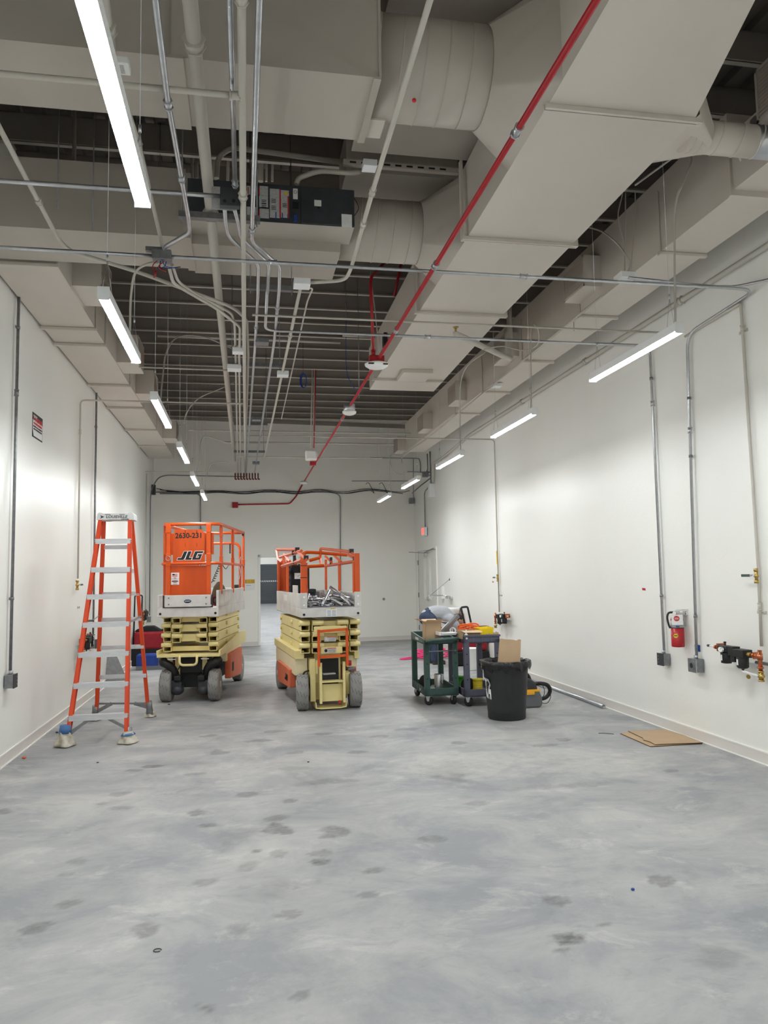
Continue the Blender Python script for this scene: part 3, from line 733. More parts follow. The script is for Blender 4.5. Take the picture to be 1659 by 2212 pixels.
# crosswise conduits
A = at(478, 424, Z=ZC1)
run('conduit', 'bare steel conduit from the left edge into the box on the fan panel', [(XL+.02, A.y, ZC1), (A.x, A.y, ZC1)], .014, 'galv', couple=(.3,))
bx = at(496, 428, Y=A.y)
bo = jbox('junction_box', 'dark square box with two knockouts hung before the fan panel', (bx.x, A.y, bx.z), (.115, .05, .12), 'panelgrey')
for px in (485, 505):
    q = at(px, 434, Y=A.y-.025); g = MB(); g.cyl((q.x, q.y+.001, q.z), (q.x, q.y-.003, q.z), .011, n=12); g.build('knockout', M['blackdeep'], bo, world=True)
g = MB(); q = at(475, 420, Y=A.y+.06); g.box(q.x-.05, q.x+.10, q.y, q.y+.002, q.z-.10, q.z+.05); tag(g.build('paper_notice', M['paperg']), 'grey printed notice sheet behind the two hole box', 'notice')
run('conduit', 'bare steel conduit dropping straight into the two hole box', [(at(495, -60, Z=3.96)), at(508, 405, Z=3.96)], .014, 'galv', couple=(.97,))
BB = at(1000, 590, Z=3.84); yB = BB.y
bxB = at(350, 556, Y=yB)
run('conduit', 'bare steel conduit from the left edge to the open wired box', [(XL+.02, yB, 3.84), (bxB.x-.06, yB, 3.84)], .0135, 'galv')
wx = XR-.035
run('conduit', 'long bare steel conduit crossing under the ducts, ending at the round socket box', [(bxB.x+.06, yB, 3.84), (bxB.x+.13, yB, 3.84), (bxB.x+.24, yB, 3.84), (wx, yB, 3.84), at(1484, 722, X=wx), at(1505, 1424, X=wx)], .0135, 'galv', .16, couple=(2.12, 2.55, 4.3), straps=(4.2, 4.38, 4.87), strapdir=(1, 0, 0))
run('conduit', 'second bare steel conduit beside the long one, leaving at the right edge', [at(1358, 600, Z=3.86), at(1540, 619, Z=3.86), at(1590, 619, X=wx-.05), at(1680, 600, X=wx), at(1680, 600, X=wx)+Vector((0, -2.0, 0))], .012, 'galv', .1)
jb = jbox('junction_box', 'open steel box with loose red and blue wires', (bxB.x, yB, 3.84), (.13, .09, .07), 'galvd')
for i, (c_, pts) in enumerate((('red', [(-.03, 0, -.03), (-.06, -.02, -.08), (-.04, -.03, -.13)]), ('red', [(.02, 0, -.03), (-.02, -.03, -.09), (.03, -.02, -.12)]), ('bluecable', [(.0, -.03, -.03), (.03, -.05, -.09), (.10, -.05, -.10)]), ('inkblue', [(.03, 0, -.03), (.02, -.02, -.08), (-.03, -.02, -.10)]), ('wirek', [(-.01, 0, -.03), (.0, -.03, -.10), (.13, -.04, -.085)]))):
    g = MB(); g.tube(spline(pts, 6), .0035, 5); g.build('wire', M[c_], jb)
g = MB(); g.cyl((-.035, -.03, -.12), (-.05, -.03, -.17), .008, .005, 8); g.build('wire_nut', M['red'], jb)
g = MB(); g.box(-.11, .0, -.02, .02, .03, .06); g.build('strut_clip', M['galvd'], jb)
yC = at(1000, 700, Z=3.87).y
run('pipe', 'thin painted pipe crossing the room behind the long conduit', [(at(545, 673, Z=3.87).x, yC, 3.87), (XR-.02, yC, 3.87)], .0095, 'pipe', cat='pipe', n=6)
yD = at(1000, 733, Z=3.87).y; dXs = at(577, 640, Z=3.9)
run('conduit', 'bare steel conduit bending across to the right wall and down to the square box', [at(577, 628, Z=3.9), (at(574, 700, Z=3.88).x, yD, 3.88), (wx, yD, 3.88), (wx, yD, at(1406, 800, X=wx).z), (wx, yD, at(1434, 1412, X=wx).z)], .0135, 'galv', .12, couple=(1.4, 3.12), straps=(3.03, 3.80), strapdir=(1, 0, 0))
yE = at(172, 1000, X=XL+.03).y; zE = at(172, 862, X=XL+.03).z
run('pipe', 'painted pipe dropping down the left wall behind the orange ladder', [(at(525, 870, Y=yE).x, yE, zE), (XL+.03, yE, zE), (XL+.03, yE, at(165, 1250, X=XL+.03).z)], .011, 'pipe', .06, cat='pipe', couple=(1.18,))
yF = at(1072, 1100, X=XR-.03).y; zF = at(1068, 949, X=XR-.03).z
run('pipe', 'painted pipe crossing near the end of the main duct, dropping down the right wall', [(at(690, 941, Y=yF).x, yF, zF), (XR-.03, yF, zF), (XR-.03, yF, at(1078, 1322, X=XR-.03).z)], .011, 'pipe', .06, cat='pipe')
# lengthwise conduits
run('conduit', 'bare steel conduit beside the big light, bending into the wired box', [at(329, -50, Z=3.88), at(362, 215, Z=3.88), at(407, 470, Z=3.88), at(410, 502, Z=3.88), at(357, 533, Z=3.88), (bxB.x+.01, yB, 3.87)], .0145, 'galv', .05, couple=(1.03, 1.6))
q = at(457, 480, Z=4.04).x; qe = at(508, 1030, Z=4.04)
run('pipe', 'thickest painted pipe of the overhead bundle', [(q, 1.5, 4.04), (q, 16.2, 4.04)], .034, 'pipe', cat='pipe', n=12, couple=(.13, .245))
q = at(524, 300, Z=3.9).x
run('pipe', 'painted pipe with a side tee running straight down the middle bundle', [(q, 1.5, 3.9), (q, 16.0, 3.9)], .019, 'pipe', cat='pipe', couple=(.098, .21))
yT = at(515, 207, Z=3.9).y
run('pipe', 'painted crosswise pipe joining the tee under the near cross duct', [(XL+.02, yT, 3.9), (q, yT, 3.9)], .015, 'pipe', cat='pipe', couple=(.985,))
run('conduit', 'bare steel conduit jogging right before the second strut, outermost of three', [at(562, -60, Z=3.9), at(545, 478, Z=3.9), at(544, 522, Z=3.9), at(604, 574, Z=3.9), at(603, 625, Z=3.9), at(592, 740, Z=3.9), at(549, 1028, Z=3.9)], .0145, 'galv', .07, couple=(1.4, 4.3, 5.5))
run('conduit', 'bare steel conduit jogging right below the two hole box, middle of three', [at(505, 447, Z=3.9), at(514, 478, Z=3.9), at(521, 514, Z=3.9), at(581, 570, Z=3.9), at(578, 632, Z=3.9)], .0135, 'galv', .07)
run('conduit', 'bare steel conduit jogging right below the two hole box, innermost of three', [at(485, 447, Z=3.9), at(487, 480, Z=3.9), at(494, 512, Z=3.9), at(558, 570, Z=3.9), at(557, 640, Z=3.9), at(550, 760, Z=3.9), at(531, 1028, Z=3.9)], .0135, 'galv', .07, couple=(4.5, 5.4))
run('conduit', 'painted conduit slanting past the round duct into the white square box', [at(938, -30, Z=3.9), at(800, 430, Z=3.9), at(757, 584, Z=3.9), at(745, 606, Z=3.9), at(660, 611, Z=3.9)], .0145, 'pipe', .15, couple=(.95, 1.3))
run('conduit', 'painted conduit going on from the white square box to the far bundle', [at(649, 622, Z=3.9), at(611, 800, Z=3.9), at(571, 990, Z=3.9)], .0145, 'pipe', couple=(.5,))
run('conduit', 'thin painted conduit beside the white square box', [at(652, 622, Z=3.93), at(676, 622, Z=3.95), at(664, 650, Z=3.95), at(608, 905, Z=3.95)], .008, 'pipe', .05, n=6)
run('conduit', 'painted conduit from the left edge slanting across to the bundle', [at(-20, 240, Z=4.0), at(128, 520, Z=4.0), at(150, 542, Z=3.98), at(300, 588, Z=3.96), at(505, 664, Z=3.94), at(533, 690, Z=3.94), at(536, 770, Z=3.94), at(529, 1028, Z=3.94)], .0155, 'pipe', .12, couple=(.62,))
run('conduit', 'painted conduit below the wired box, left of a pair', [at(364, 572, Z=3.90), at(374, 612, Z=3.90), at(470, 668, Z=3.92), at(519, 706, Z=3.92), at(517, 770, Z=3.92), at(520, 1028, Z=3.92)], .0135, 'pipe', .08)
run('conduit', 'painted conduit below the wired box, right of a pair', [at(372, 572, Z=3.92), at(384, 608, Z=3.92), at(420, 634, Z=3.93), at(500, 676, Z=3.94), at(507, 700, Z=3.94), at(510, 800, Z=3.94), at(514, 1028, Z=3.94)], .0125, 'pipe', .08)
run('pipe', 'painted pipe half hidden behind the big strip light', [at(218, -40, Z=3.98), at(240, 108, Z=3.98)], .024, 'pipe', cat='pipe', couple=(.65,))
run('conduit', 'thin painted conduit between the big light and the wired box', [at(260, 190, Z=3.96), at(300, 310, Z=3.96), at(354, 545, Z=3.92)], .0135, 'pipe', couple=(.95,))
q = at(256, 141, Z=3.96); o = jbox('control_module', 'small white module with two labels beside the big light', q, (.10, .09, .035), 'white')
g = MB(); g.box(-.03, -.012, -.03, .03, -.0195, -.0175); g.box(.008, .026, -.03, .03, -.0195, -.0175); g.build('label_print', M['paperg'], o)
run('pipe', 'short painted pipe between the left lights and the bundle', [at(300, 793, Z=3.95), at(516, 801, Z=3.95)], .009, 'pipe', cat='pipe', n=6)
for i, (a, c, zz, r) in enumerate((((408, 923), (888, 937), 4.2, .014), ((533, 936), (880, 946), 4.1, .010), ((482, 950), (851, 960), 4.2, .018), ((511, 981), (826, 990), 3.9, .011), ((314, 1018), (502, 1020), 3.75, .010), ((740, 723), (800, 727), 4.7, .016), ((340, 722), (735, 740), 4.9, .02))):
    yy = at(*c, Z=zz).y
    yy = min(yy, 17.6)
    run('pipe', ['dark crosswise pipe hung below the joists by the back wall', 'thin crosswise pipe just under the joists by the back wall', 'thick dark crosswise pipe in front of the back wall', 'thin crosswise pipe ending near the right corner outlet', 'thin pipe running from the left wall to the red pipe ends', 'short pipe stub up between the joists', 'thick painted pipe between the joists left of the bundle'][i], [(at(*a, Y=yy).x, yy, at(*c, Y=yy).z), (at(*c, Y=yy).x, yy, at(*c, Y=yy).z)], r, 'pipe', cat='pipe', n=6)
# struts under the bundle
def strut(label, a, c, Z, w=.045):
    p, q = at(*a, Z=Z), at(*c, Z=Z); q.y = p.y
    b = MB(); b.htube(p, q, .05, .04, .004); o = b.build('strut', M['galvd'], origin=tuple(p)); tag(o, label, 'strut', 'trapeze struts')
    for t in (.04, .96):
        x = p.lerp(q, t); g = MB(); g.cyl((x.x, x.y, x.z-.05), (x.x, x.y, 5.5), .005, n=6); g.build('threaded_rod', M['galvd'], o, world=True)
strut('galvanized strut hung right below the charcoal fan box', (386, 464), (562, 474), 3.97)
strut('galvanized strut carrying three conduits past the second cross duct', (537, 620), (633, 630), 3.96)
strut('galvanized strut across the middle of the bundle', (497, 787), (608, 795), 3.99)
strut('galvanized strut across the far part of the bundle', (505, 915), (578, 918), 3.99)
strut('small galvanized strut nearest the red pipe ends', (505, 975), (572, 978), 3.99)
for i, (px, py, s, m) in enumerate(((652, 613, .13, 'fixture'), (611, 808, .13, 'fixture'), (506, 795, .15, 'fixture'), (514, 758, .11, 'fixture'), (566, 738, .13, 'galvd'), (554, 905, .13, 'galvd'), (553, 1000, .14, 'galvd'), (1350, 599, .13, 'fixture'), (798, 358, .10, 'fixture'))):
    q = at(px, py, Z=3.89 if i < 8 else 4.5)
    jbox('junction_box', ['white square box where the slanting conduit turns', 'white square box in the middle of the slanting conduit', 'white square box on the middle strut', 'small white box at the end of the paired conduits', 'steel box on the innermost conduit of three', 'steel box far along the middle conduit', 'steel box nearest the back wall in the bundle', 'white square box on the long conduit before the right duct', 'pale box above the right end of the fan box'][i], q, (s, s, .05), m)
# bent pipes behind the fan box
run('pipe', 'thick bent painted pipe above the fan box', [at(468, 385, Y=6.3), at(470, 340, Y=6.3), at(500, 318, Y=6.2), at(785, 357, Y=6.0)], .022, 'pipe', .2, cat='pipe')
run('pipe', 'curved grey pipe from the fan box up to the pale box', [at(640, 398, Y=5.6), at(645, 385, Y=5.6), at(690, 368, Y=5.6), at(760, 375, Y=5.6), at(790, 368, Y=5.8)], .02, 'pipe', .2, cat='pipe')
for i, px in enumerate((463, 494, 565, 577, 590)):
    run('pipe', ['thick vertical painted pipe above the fan box, leftmost of five', 'thin vertical painted pipe above the fan box, second from left', 'thick vertical painted pipe above the fan box, middle of five', 'thin vertical painted pipe above the fan box, fourth from left', 'thin vertical painted pipe above the fan box, rightmost of five'][i], [at(px, 268, Y=6.9), at(px-2, 392, Y=6.9)], [.03, .014, .026, .012, .012][i], 'pipe', cat='pipe', group='pipes above the fan box')
# red ends of the bundle
M['pipeend'] = mat('oxide_red_paint', (110, 44, 36), .5)
for i in range(9):
    x = at(508+6.2*i, 1032, Y=16.1)
    o = MB().tube(bend([(x.x, 16.15, x.z+.10), (x.x, 16.1, x.z-.03), (x.x+.035, 16.1, x.z-.03)], .03, 4), .016, 6).build('pipe_end', M['pipeend'], origin=tuple(x)); tag(o, 'dark red painted pipe end at the far end of the bundle', 'pipe end', 'red pipe ends')
# ------------------------------------------------------------------ red fire pipe and detectors
ZR = 3.78; rxp = at(912, 620, Z=ZR).x; yW = ybk(rxp)-.03
pend = at(626, 1088, Y=yW)
rp = run('fire_alarm_conduit', 'long red conduit slanting down the room to the back wall', [(rxp, 1.6, ZR), (rxp, yW, ZR), bk(640, 1072, .04), bk(626, 1088, .04), bk(512, 1090, .04)], .0165, 'red', .06, couple=())
for px, py in ((1120, 282), (944, 573), (862, 713), (742, 905)):
    q = at(px, py, Z=ZR); g = MB(); g.cyl((rxp, q.y-.035, ZR), (rxp, q.y+.035, ZR), .021, n=12); g.cyl((rxp, q.y-.038, ZR), (rxp, q.y-.028, ZR), .026, n=8); g.cyl((rxp, q.y+.028, ZR), (rxp, q.y+.038, ZR), .026, n=8); g.build('bare_coupling', M['galv'], rp, world=True)
q = bk(508, 1091, .04); jbox('alarm_box', 'small red square box on the back wall at the end of the red conduit', q, (.13, .07, .13), 'redbox', 'alarm box')
q = at(818, 776, Z=ZR); yd = q.y
d = thing('smoke_detector', 'white smoke detector on a red base below the main duct', 'smoke detector', (rxp-.02, yd, ZR))
b = MB(); b.box(-.075, .075, -.05, .05, -.045, .03); b.build('back_box', M['redbox'], d, bevel=.006)
b = MB(); b.lathe([(.03, -.098), (.085, -.092), (.118, -.070), (.122, -.052), (.105, -.045)], None, 32); b.build('cover', M['white'], d)
b = MB(); b.box(-.10, -.045, -.115, -.09, -.078, -.07); b.box(.05, .10, -.105, -.085, -.078, -.07); b.build('vent', M['blackdeep'], d)
a = at(800, 600, Y=yd); run('fire_alarm_conduit', 'red conduit dropping to the first smoke detector', [a+Vector((.22, .35, .32)), a+Vector((.0, 0, .0)), (a.x+.02, yd, ZR+.03)], .0165, 'red', .08, couple=(1.96,))
run('fire_alarm_conduit', 'short red conduit beside the main duct, behind the first drop', [at(868, 560, Y=8.9), at(852, 640, Y=8.9)], .0165, 'red')
run('conduit', 'thin white cable dropping beside the red conduit', [at(800, 585, Y=yd+.1), at(812, 690, Y=yd+.1), at(821, 775, Y=yd+.05)], .006, 'cordg', .05, n=6)
g = at(831, 735, Z=ZD+.1); jbox('duct_sensor', 'small black sensor on the side of the main duct', (cx0-.02, at(831, 735, X=cx0-.02).y, at(831, 735, X=cx0-.02).z), (.04, .12, .16), 'black', 'sensor')
yd = at(752, 885, Z=ZR-.05).y
d = thing('smoke_detector', 'white dome detector with a steel base on the red conduit', 'smoke detector', (rxp-.01, yd, ZR-.02))
b = MB(); b.lathe([(.07, -.05), (.075, -.045), (.075, .035), (.07, .04)], None, 24); b.build('back_box', M['galv'], d)
b = MB(); b.lathe([(.02, -.105), (.06, -.095), (.09, -.075), (.092, -.055), (.08, -.05)], None, 28); b.build('cover', M['white'], d)
cord('blue data cable dropping to the dome detector', [at(748, 650, Y=yd), at(748, 790, Y=yd), at(760, 830, Y=yd), at(772, 850, Y=yd), at(755, 868, Y=yd)], .004, 'bluecable', 'cable', 'data_cable')
yd = at(672, 985, Z=ZR-.02).y
d = thing('sensor', 'white box sensor hung on two thin conduits before the back wall', 'sensor', (rxp-.02, yd, ZR))
q = at(672, 984, Y=yd)
b = MB(); b.cbox(q, (.21, .12, .19)); b.build('housing', M['white'], d, world=True, bevel=.03)
q2 = at(676, 1001, Y=yd); b = MB(); b.cbox(q2, (.11, .09, .07)); b.build('red_base', M['redbox'], d, world=True, bevel=.004)
for px in (671, 678):
    b = MB(); b.tube([at(px, 968, Y=yd), at(px+5, 745, Y=yd)], .012, 6); b.build('hanger_pipe', M['pipe'] if px < 675 else M['red'], d, world=True)
b = MB(); b.tube([at(676, 968, Y=yd), at(681, 720, Y=yd)], .011, 6); b.build('hanger_pipe', M['pipe'], d, world=True)
q = at(656, 1048, Z=ZR-.03); o = MB().lathe([(.03, -.06), (.08, -.05), (.10, -.02), (.09, 0), (.05, .03)], None, 20).build('smoke_detector', M['white']); o.location = (rxp-.01, min(q.y, 17.6), ZR-.02); tag(o, 'farthest white detector at the end of the red conduit', 'smoke detector')
q = at(655, 822, Y=11.5); b = MB()
for k in range(5): b.tube([(q.x+(.05-.002*k)*math.cos(a*PI/12)+.004*k, q.y+.01*k, q.z+(.115-.004*k)*math.sin(a*PI/12)) for a in range(24)], .006, 5, closed=True)
tag(b.build('cable_coil', M['bluecable'], origin=tuple(q)), 'small hanging coil of blue data cable', 'cable coil')
run('conduit', 'thin wire holding up the blue cable coil', [at(655, 806, Y=11.5), (q.x, 11.5, 5.5)], .003, 'wirek', n=5)
# drain stub under the main duct
s0 = at(985, 722, Z=4.03); s1 = at(1103, 776, Z=4.03)
run('pipe', 'thick painted pipe stub jutting out under the main duct', [s0+Vector((0, 0, .02)), s0, s1, s1+Vector((0, 0, 1.1))], .032, 'pipe', .03, cat='pipe', n=12)
o = MB().cyl(s0+Vector((0, 0, .03)), s0+Vector((0, 0, .075)), .012, n=8).cyl(s0+Vector((0, 0, .065)), s0+Vector((0, 0, .075)), .028, n=10).build('sprinkler_head', M['brass'], origin=tuple(s0)); tag(o, 'brass sprinkler head on the pipe stub', 'sprinkler head')
# hanging wires and rods
for i, (px, p0, p1, Y) in enumerate(((940, 250, 560, 6.4), (748, 600, 690, 9.5), (776, 560, 860, 9.0), (124, 220, 450, 5.4), (200, 300, 500, 5.5), (1232, 690, 690, 5), (990, 900, 905, 9), (1240, 640, 715, 7.2), (345, 235, 420, 6.5))):
    if p1-p0 < 20: continue
    a, c = at(px, p1, Y=Y), at(px, p0, Y=Y); c.x = a.x; c.z = 5.5
    run('hanger_rod', ['thin hanger rod between the slanting conduit and the main duct', 'thin hanger rod above the dome detector', 'thin hanger rod between the dome detector and the red drop', 'thin hanger rod at far left before the second cross duct, left one', 'thin hanger rod at far left before the second cross duct, right one', '', '', 'thin hanger rod beside the white drop wire under the right duct', 'thin hanger rod just right of the big strip light'][i], [a, c], .004, 'galvd', cat='hanger rod', group='thin hanger rods', n=5)
for i, (px, p1, Y) in enumerate(((160, 350, 6.2), (415, 390, 6.6), (425, 385, 6.8))):
    a = at(px, p1, Y=Y); run('hanger_strap', ['grey hanger strap in the dark gap left of the big strip light', 'grey hanger strap in the dark gap left of the thick pipe', 'grey hanger strap in the dark gap right beside another strap'][i], [a, (a.x, a.y, 5.5)], .016, 'joist', cat='hanger strap', group='hanger straps', n=4)
# cords to the lights
cord('grey cord looping from the duct strut down to the nearest right light', [at(1372, 400, Y=4.9), at(1420, 365, Y=4.7), at(1465, 335, Y=4.5), at(1494, 342, Y=4.4), at(1475, 395, Y=4.3), at(1460, 440, Y=4.28), at(1457, 540, Y=4.28), at(1459, 706, Y=4.28)], .0075)
cord('grey cord arching from the open box toward the left lights', [at(350, 568, Y=5.4), at(320, 570, Y=5.5), at(292, 590, Y=5.8), at(283, 640, Y=6.2), at(281, 700, Y=6.3), at(280, 735, Y=6.3)], .009)
cord('grey cord arching from the white box to the third left light', [at(500, 752, Y=8.6), at(440, 728, Y=8.6), at(385, 728, Y=8.4), at(360, 760, Y=8.2), at(352, 810, Y=8.0), at(347, 862, Y=7.6)], .008)
cord('thin grey cord arching to the fourth left light', [at(510, 823, Y=9.9), at(480, 838, Y=9.9), at(430, 860, Y=9.8), at(404, 890, Y=9.8), at(398, 915, Y=9.8)], .008)
cord('thin grey cord arching to the fifth left light', [at(500, 960, Y=12.3), at(465, 948, Y=12.3), at(440, 944, Y=12.2), at(432, 965, Y=12), at(430, 1000, Y=12)], .007)
cord('thin grey cord arching to the farthest left light', [at(500, 1000, Y=14.3), at(478, 997, Y=14.2), at(455, 1003, Y=14), at(446, 1030, Y=14)], .007)
cord('grey cord from the duct edge curving into the white square box', [at(1262, 489, Y=5.9), at(1300, 500, Y=5.7), at(1332, 525, Y=5.5), at(1352, 552, Y=5.4), at(1360, 575, Y=5.4), at(1352, 592, Y=5.4)], .007)
for i, (x0, x1) in enumerate(((1351, 1349), (1345, 1350), (1372, 1362))):
    cord(['straight wire from the duct strut to the white square box', 'bowed grey cord left of the straight wire above the white square box', 'grey cord right of the straight wire above the white square box'][i], [at(x0, 416, Y=5.5), at(x0-(10 if i == 1 else 0), 470, Y=5.5), at((x0+x1)/2, 530, Y=5.5), at(x1, 590, Y=5.5)], .005)
cord('grey cord looping beside the second right light', [at(1045, 755, Y=7.2), at(1085, 748, Y=7.2), at(1130, 757, Y=7.1), at(1160, 745, Y=6.9), at(1163, 715, Y=6.8), at(1150, 702, Y=6.75), at(1147, 740, Y=6.75), at(1147, 885, Y=6.75)], .006)
cord('thin grey cord arching to the third right light', [at(1050, 760, Y=8), at(1010, 790, Y=8.3), at(995, 830, Y=8.8), at(994, 900, Y=9.2), at(995, 978, Y=9.2)], .006)
for i, (px, py, Y) in enumerate(((1398, 480, 5.9), (1430, 610, 0, ), )):
    pass
a = at(1232, 575, Y=7.4); c = at(1235, 712, Y=7.4); run('hanger_rod', 'white drop wire with a small end clip under the right duct', [c, (c.x, c.y, ZD+.03)], .006, 'pipe', cat='hanger rod', n=6)
q = at(1073, 833, Z=ZD-.03); jbox('junction_box', 'small white box under the right duct before the third outlet', q, (.12, .14, .04), 'fixture')
cord('light conduit along the lower edge of the right duct', [at(1300, 640, Z=4.1), at(1000, 885, Z=4.1), at(930, 942, Z=4.1), at(880, 978, Z=4.1), at(868, 990, Z=4.05), at(869, 1000, Z=3.9)], .012, 'pipe', 'conduit', 'conduit', k=3)
run('pipe', 'painted pipe running high along the right wall', [(XR-.05, 2.5, 4.13), (XR-.05, 13.4, 4.13), (XR-.05, 15.3, 4.02), (XR-.05, 16.2, 4.02), (XR-.05, 16.25, 3.6)], .026, 'pipe', .1, cat='pipe', couple=(.2, .36, .55, .75))
# ------------------------------------------------------------------ lettering and marks helpers
def offset_poly(poly, d):
    n = len(poly); A = sum(poly[i][0]*poly[(i+1) % n][1]-poly[(i+1) % n][0]*poly[i][1] for i in range(n))
    if A < 0: poly = poly[::-1]
    out = []
    for i in range(n):
        p0, p1, p2 = Vector(poly[i-1]), Vector(poly[i]), Vector(poly[(i+1) % n])
        e1, e2 = (p1-p0).normalized(), (p2-p1).normalized()
        n1, n2 = Vector((e1.y, -e1.x)), Vector((e2.y, -e2.x)); m_ = n1+n2
        m_ = m_/max(m_.length_squared/2, .35)
        out.append((p1.x+m_.x*d, p1.y+m_.y*d))
    return out
def local(t, px, py, lx=None, ly=None, lz=None):
    """point of the thing's own plane lx=, ly= or lz= seen at px, py, in its local axes"""
    inv = chain(t).inverted(); e = inv @ EYE; d = inv.to_3x3() @ (at(px, py, Y=10.0)-EYE)
    if lx is not None: k = (lx-e.x)/d.x
    elif ly is not None: k = (ly-e.y)/d.y
    else: k = (lz-e.z)/d.z
    return e+d*k
# ------------------------------------------------------------------ scissor lifts
JLG = [[(557, 556), (612, 556), (566, 672), (540, 700), (437, 700), (452, 666), (507, 666)],
       [(628, 556), (684, 556), (640, 666), (690, 666), (676, 700), (572, 700)],
       [(744, 556), (886, 556), (872, 590), (784, 590), (754, 668), (800, 668), (812, 638), (780, 638), (792, 606), (864, 606), (828, 700), (690, 700), (702, 664)]]
def wheel(parent, x, y, r, w, steer=0.0, side=1):
    Mx = T(x, y, r) @ RZ(steer) @ RY(PI/2) @ T(0, 0, -w/2)
    b = MB(); b.lathe([(r*.62, 0), (r*.92, 0), (r*.985, .012), (r, .03), (r, w-.03), (r*.985, w-.012), (r*.92, w), (r*.62, w)], Mx, 40)
    o = b.build('wheel', M['tire'], parent)
    g = MB(); n = 11
    for k in range(n):
        a0 = 2*PI*k/n; pts = []
        for j in range(7):
            u = j/6; a = a0+(.14 if j % 2 else -.10)+.25*u; pts.append(Mx @ Vector(((r+.0005)*math.cos(a), (r+.0005)*math.sin(a), .01+u*(w-.02))))
        g.tube(pts, .0035, 4, smooth=False)
    g.build('tread_groove', M['groove'], o)
    g = MB(); g.lathe([(.02, .02), (r*.3, .018), (r*.4, .03), (r*.62, .022), (r*.63, w-.022), (r*.4, w-.03), (r*.3, w-.018), (.02, w-.02)], Mx, 28); g.lathe([(.045, -.006), (.045, w+.006)], Mx, 14); g.build('rim', M['rim'], o)
    return o
def scissor(t, y0, y1, zb, pitch, n, xs_out, xs_in, w, lift_in, nin):
    h = pitch*.93
    for s in (-1, 1):
        for k in range(n):
            z = zb+pitch*(k+.5)
            b = MB(); b.htube((s*xs_out, y0, z), (s*xs_out, y1, z), w, h, .007); a = b.build('scissor_arm', M['cream'], t)
            for yy in (y0+.06, (y0+y1)/2-.2, y1-.10):
                g = MB(); g.cyl((s*(xs_out+w/2-.002), yy, z+.01), (s*(xs_out+w/2+.022), yy, z+.01), .026, n=16); g.build('pin_boss', M['cream'], a)
            g = MB(); g.cyl((s*(xs_out-w/2), y0-.012, z+h*.24), (s*(xs_out+w/2+.02), y0-.012, z+h*.24), h*.24, n=14); g.build('pivot_pin', M['cream'], a)
        for k in range(nin):
            z = zb+pitch*(k+.5)+lift_in
            b = MB(); b.htube((s*xs_in, y0-.03, z), (s*xs_in, y1-.05, z), w, h, .007); a = b.build('scissor_arm', M['cream'], t)
            g = MB(); g.cyl((s*(xs_in+w/2), y0-.042, z+h*.24), (s*(xs_in-w/2-.03), y0-.042, z+h*.24), h*.24, n=14); g.build('pivot_pin', M['cream'], a)
    for k in range(nin):
        z = zb+pitch*(k+.5)+lift_in
        b = MB(); b.box(-xs_in+w/2, xs_in-w/2, y0+.02, y0+.10, z-h*.40, z+h*.40); b.build('cross_tube', M['cream'], t, bevel=.006)
def tubeframe(t, name, pts, w=.038, m='orange'):
    b = MB()
    P = [Vector(p) for p in pts]
    b.tube(P, w*.62, 4, smooth=False); return b.build(name, M[m], t, bevel=.003)
def post(t, x, y, z0, z1, w=.045, d=.03, name='guard_post', m='orange'):
    b = MB(); b.box(x-w/2, x+w/2, y-d/2, y+d/2, z0, z1); return b.build(name, M[m], t, bevel=.004)

l1 = thing('scissor_lift', 'orange and cream scissor lift with raised rails and black lettering, beside the ladder', 'scissor lift', (-.705, 10.30, 0), -math.radians(8.3))
for (x, y, st) in ((-.305, 0, .03), (.31, 0, .04), (-.30, 1.88, 0), (.31, 1.88, 0)): wheel(l1, x, y, .203, .135, st)
# chassis
b = MB(); b.box(-.20, .20, .10, 1.9, .16, .60); b.box(-.24, .24, .02, .14, .36, .60); b.build('chassis', M['blackdeep'], l1)
b = MB(); b.box(-.40, .40, -.17, 2.05, .575, .612); b.prism([(-.17, .0), (2.05, .0), (2.05, .06), (-.17, .06)], -.405, -.38, basis((0, 0, .605), (0, 1, 0), (0, 0, 1), (1, 0, 0))); b.prism([(-.17, 0), (2.05, 0), (2.05, .16), (1.3, .16), (-.17, .06)], .385, .41, basis((0, 0, .595), (0, 1, 0), (0, 0, 1), (1, 0, 0))); b.build('base_frame', M['cream'], l1, bevel=.005)
b = MB(); b.box(-.40, .40, .30, 1.6, .46, .575); b.build('base_frame', M['creampale'], l1, bevel=.005)
b = MB(); b.tube(bend([(-.11, -.165, .60), (-.11, -.175, .475), (.11, -.175, .475), (.11, -.165, .60)], .06), .016, 8); b.build('tow_handle', M['cream'], l1)
for s in (-1, 1):
    b = MB(); b.tube(spline([(s*.36, -.02, .52), (s*.33, -.07, .50), (s*.25, -.06, .45), (s*.20, -.02, .36), (s*.19, 0, .22)], 5), [.06]*6+[.055]*5+[.05]*6+[.045]*(4), 10); b.build('steering_arm', M['black'], l1)
    b = MB(); b.box(s*.19-.085, s*.19+.085, -.08, .1, .15, .27); b.ball((s*.17, -.03, .15), (.09, .08, .07)); b.build('wheel_motor', M['gunmetal'], l1, bevel=.015)
    b = MB(); b.cyl((s*.15, -.06, .25), (s*.15, -.06, .34), .05, n=14); b.box(s*.15-.045, s*.15+.045, -.12, -.02, .27, .33); b.build('wheel_motor', M['black'], l1, bevel=.01)
    b = MB(); b.tube(spline([(s*.15, -.06, .33), (s*.17, -.08, .38), (s*.13, -.09, .44), (s*.10, -.05, .55)], 6), .008, 6); b.build('hydraulic_hose', M['blackdeep'], l1)
    b = MB(); b.box(s*.175-.03, s*.175+.03, .0, .03, .30, .57); b.build('chassis_rib', M['cream'], l1)
    b = MB(); b.box(s*.21-.05, s*.21+.05, -.165, -.155, .545, .557); b.build('marker_strip', M['aludirty'], l1)
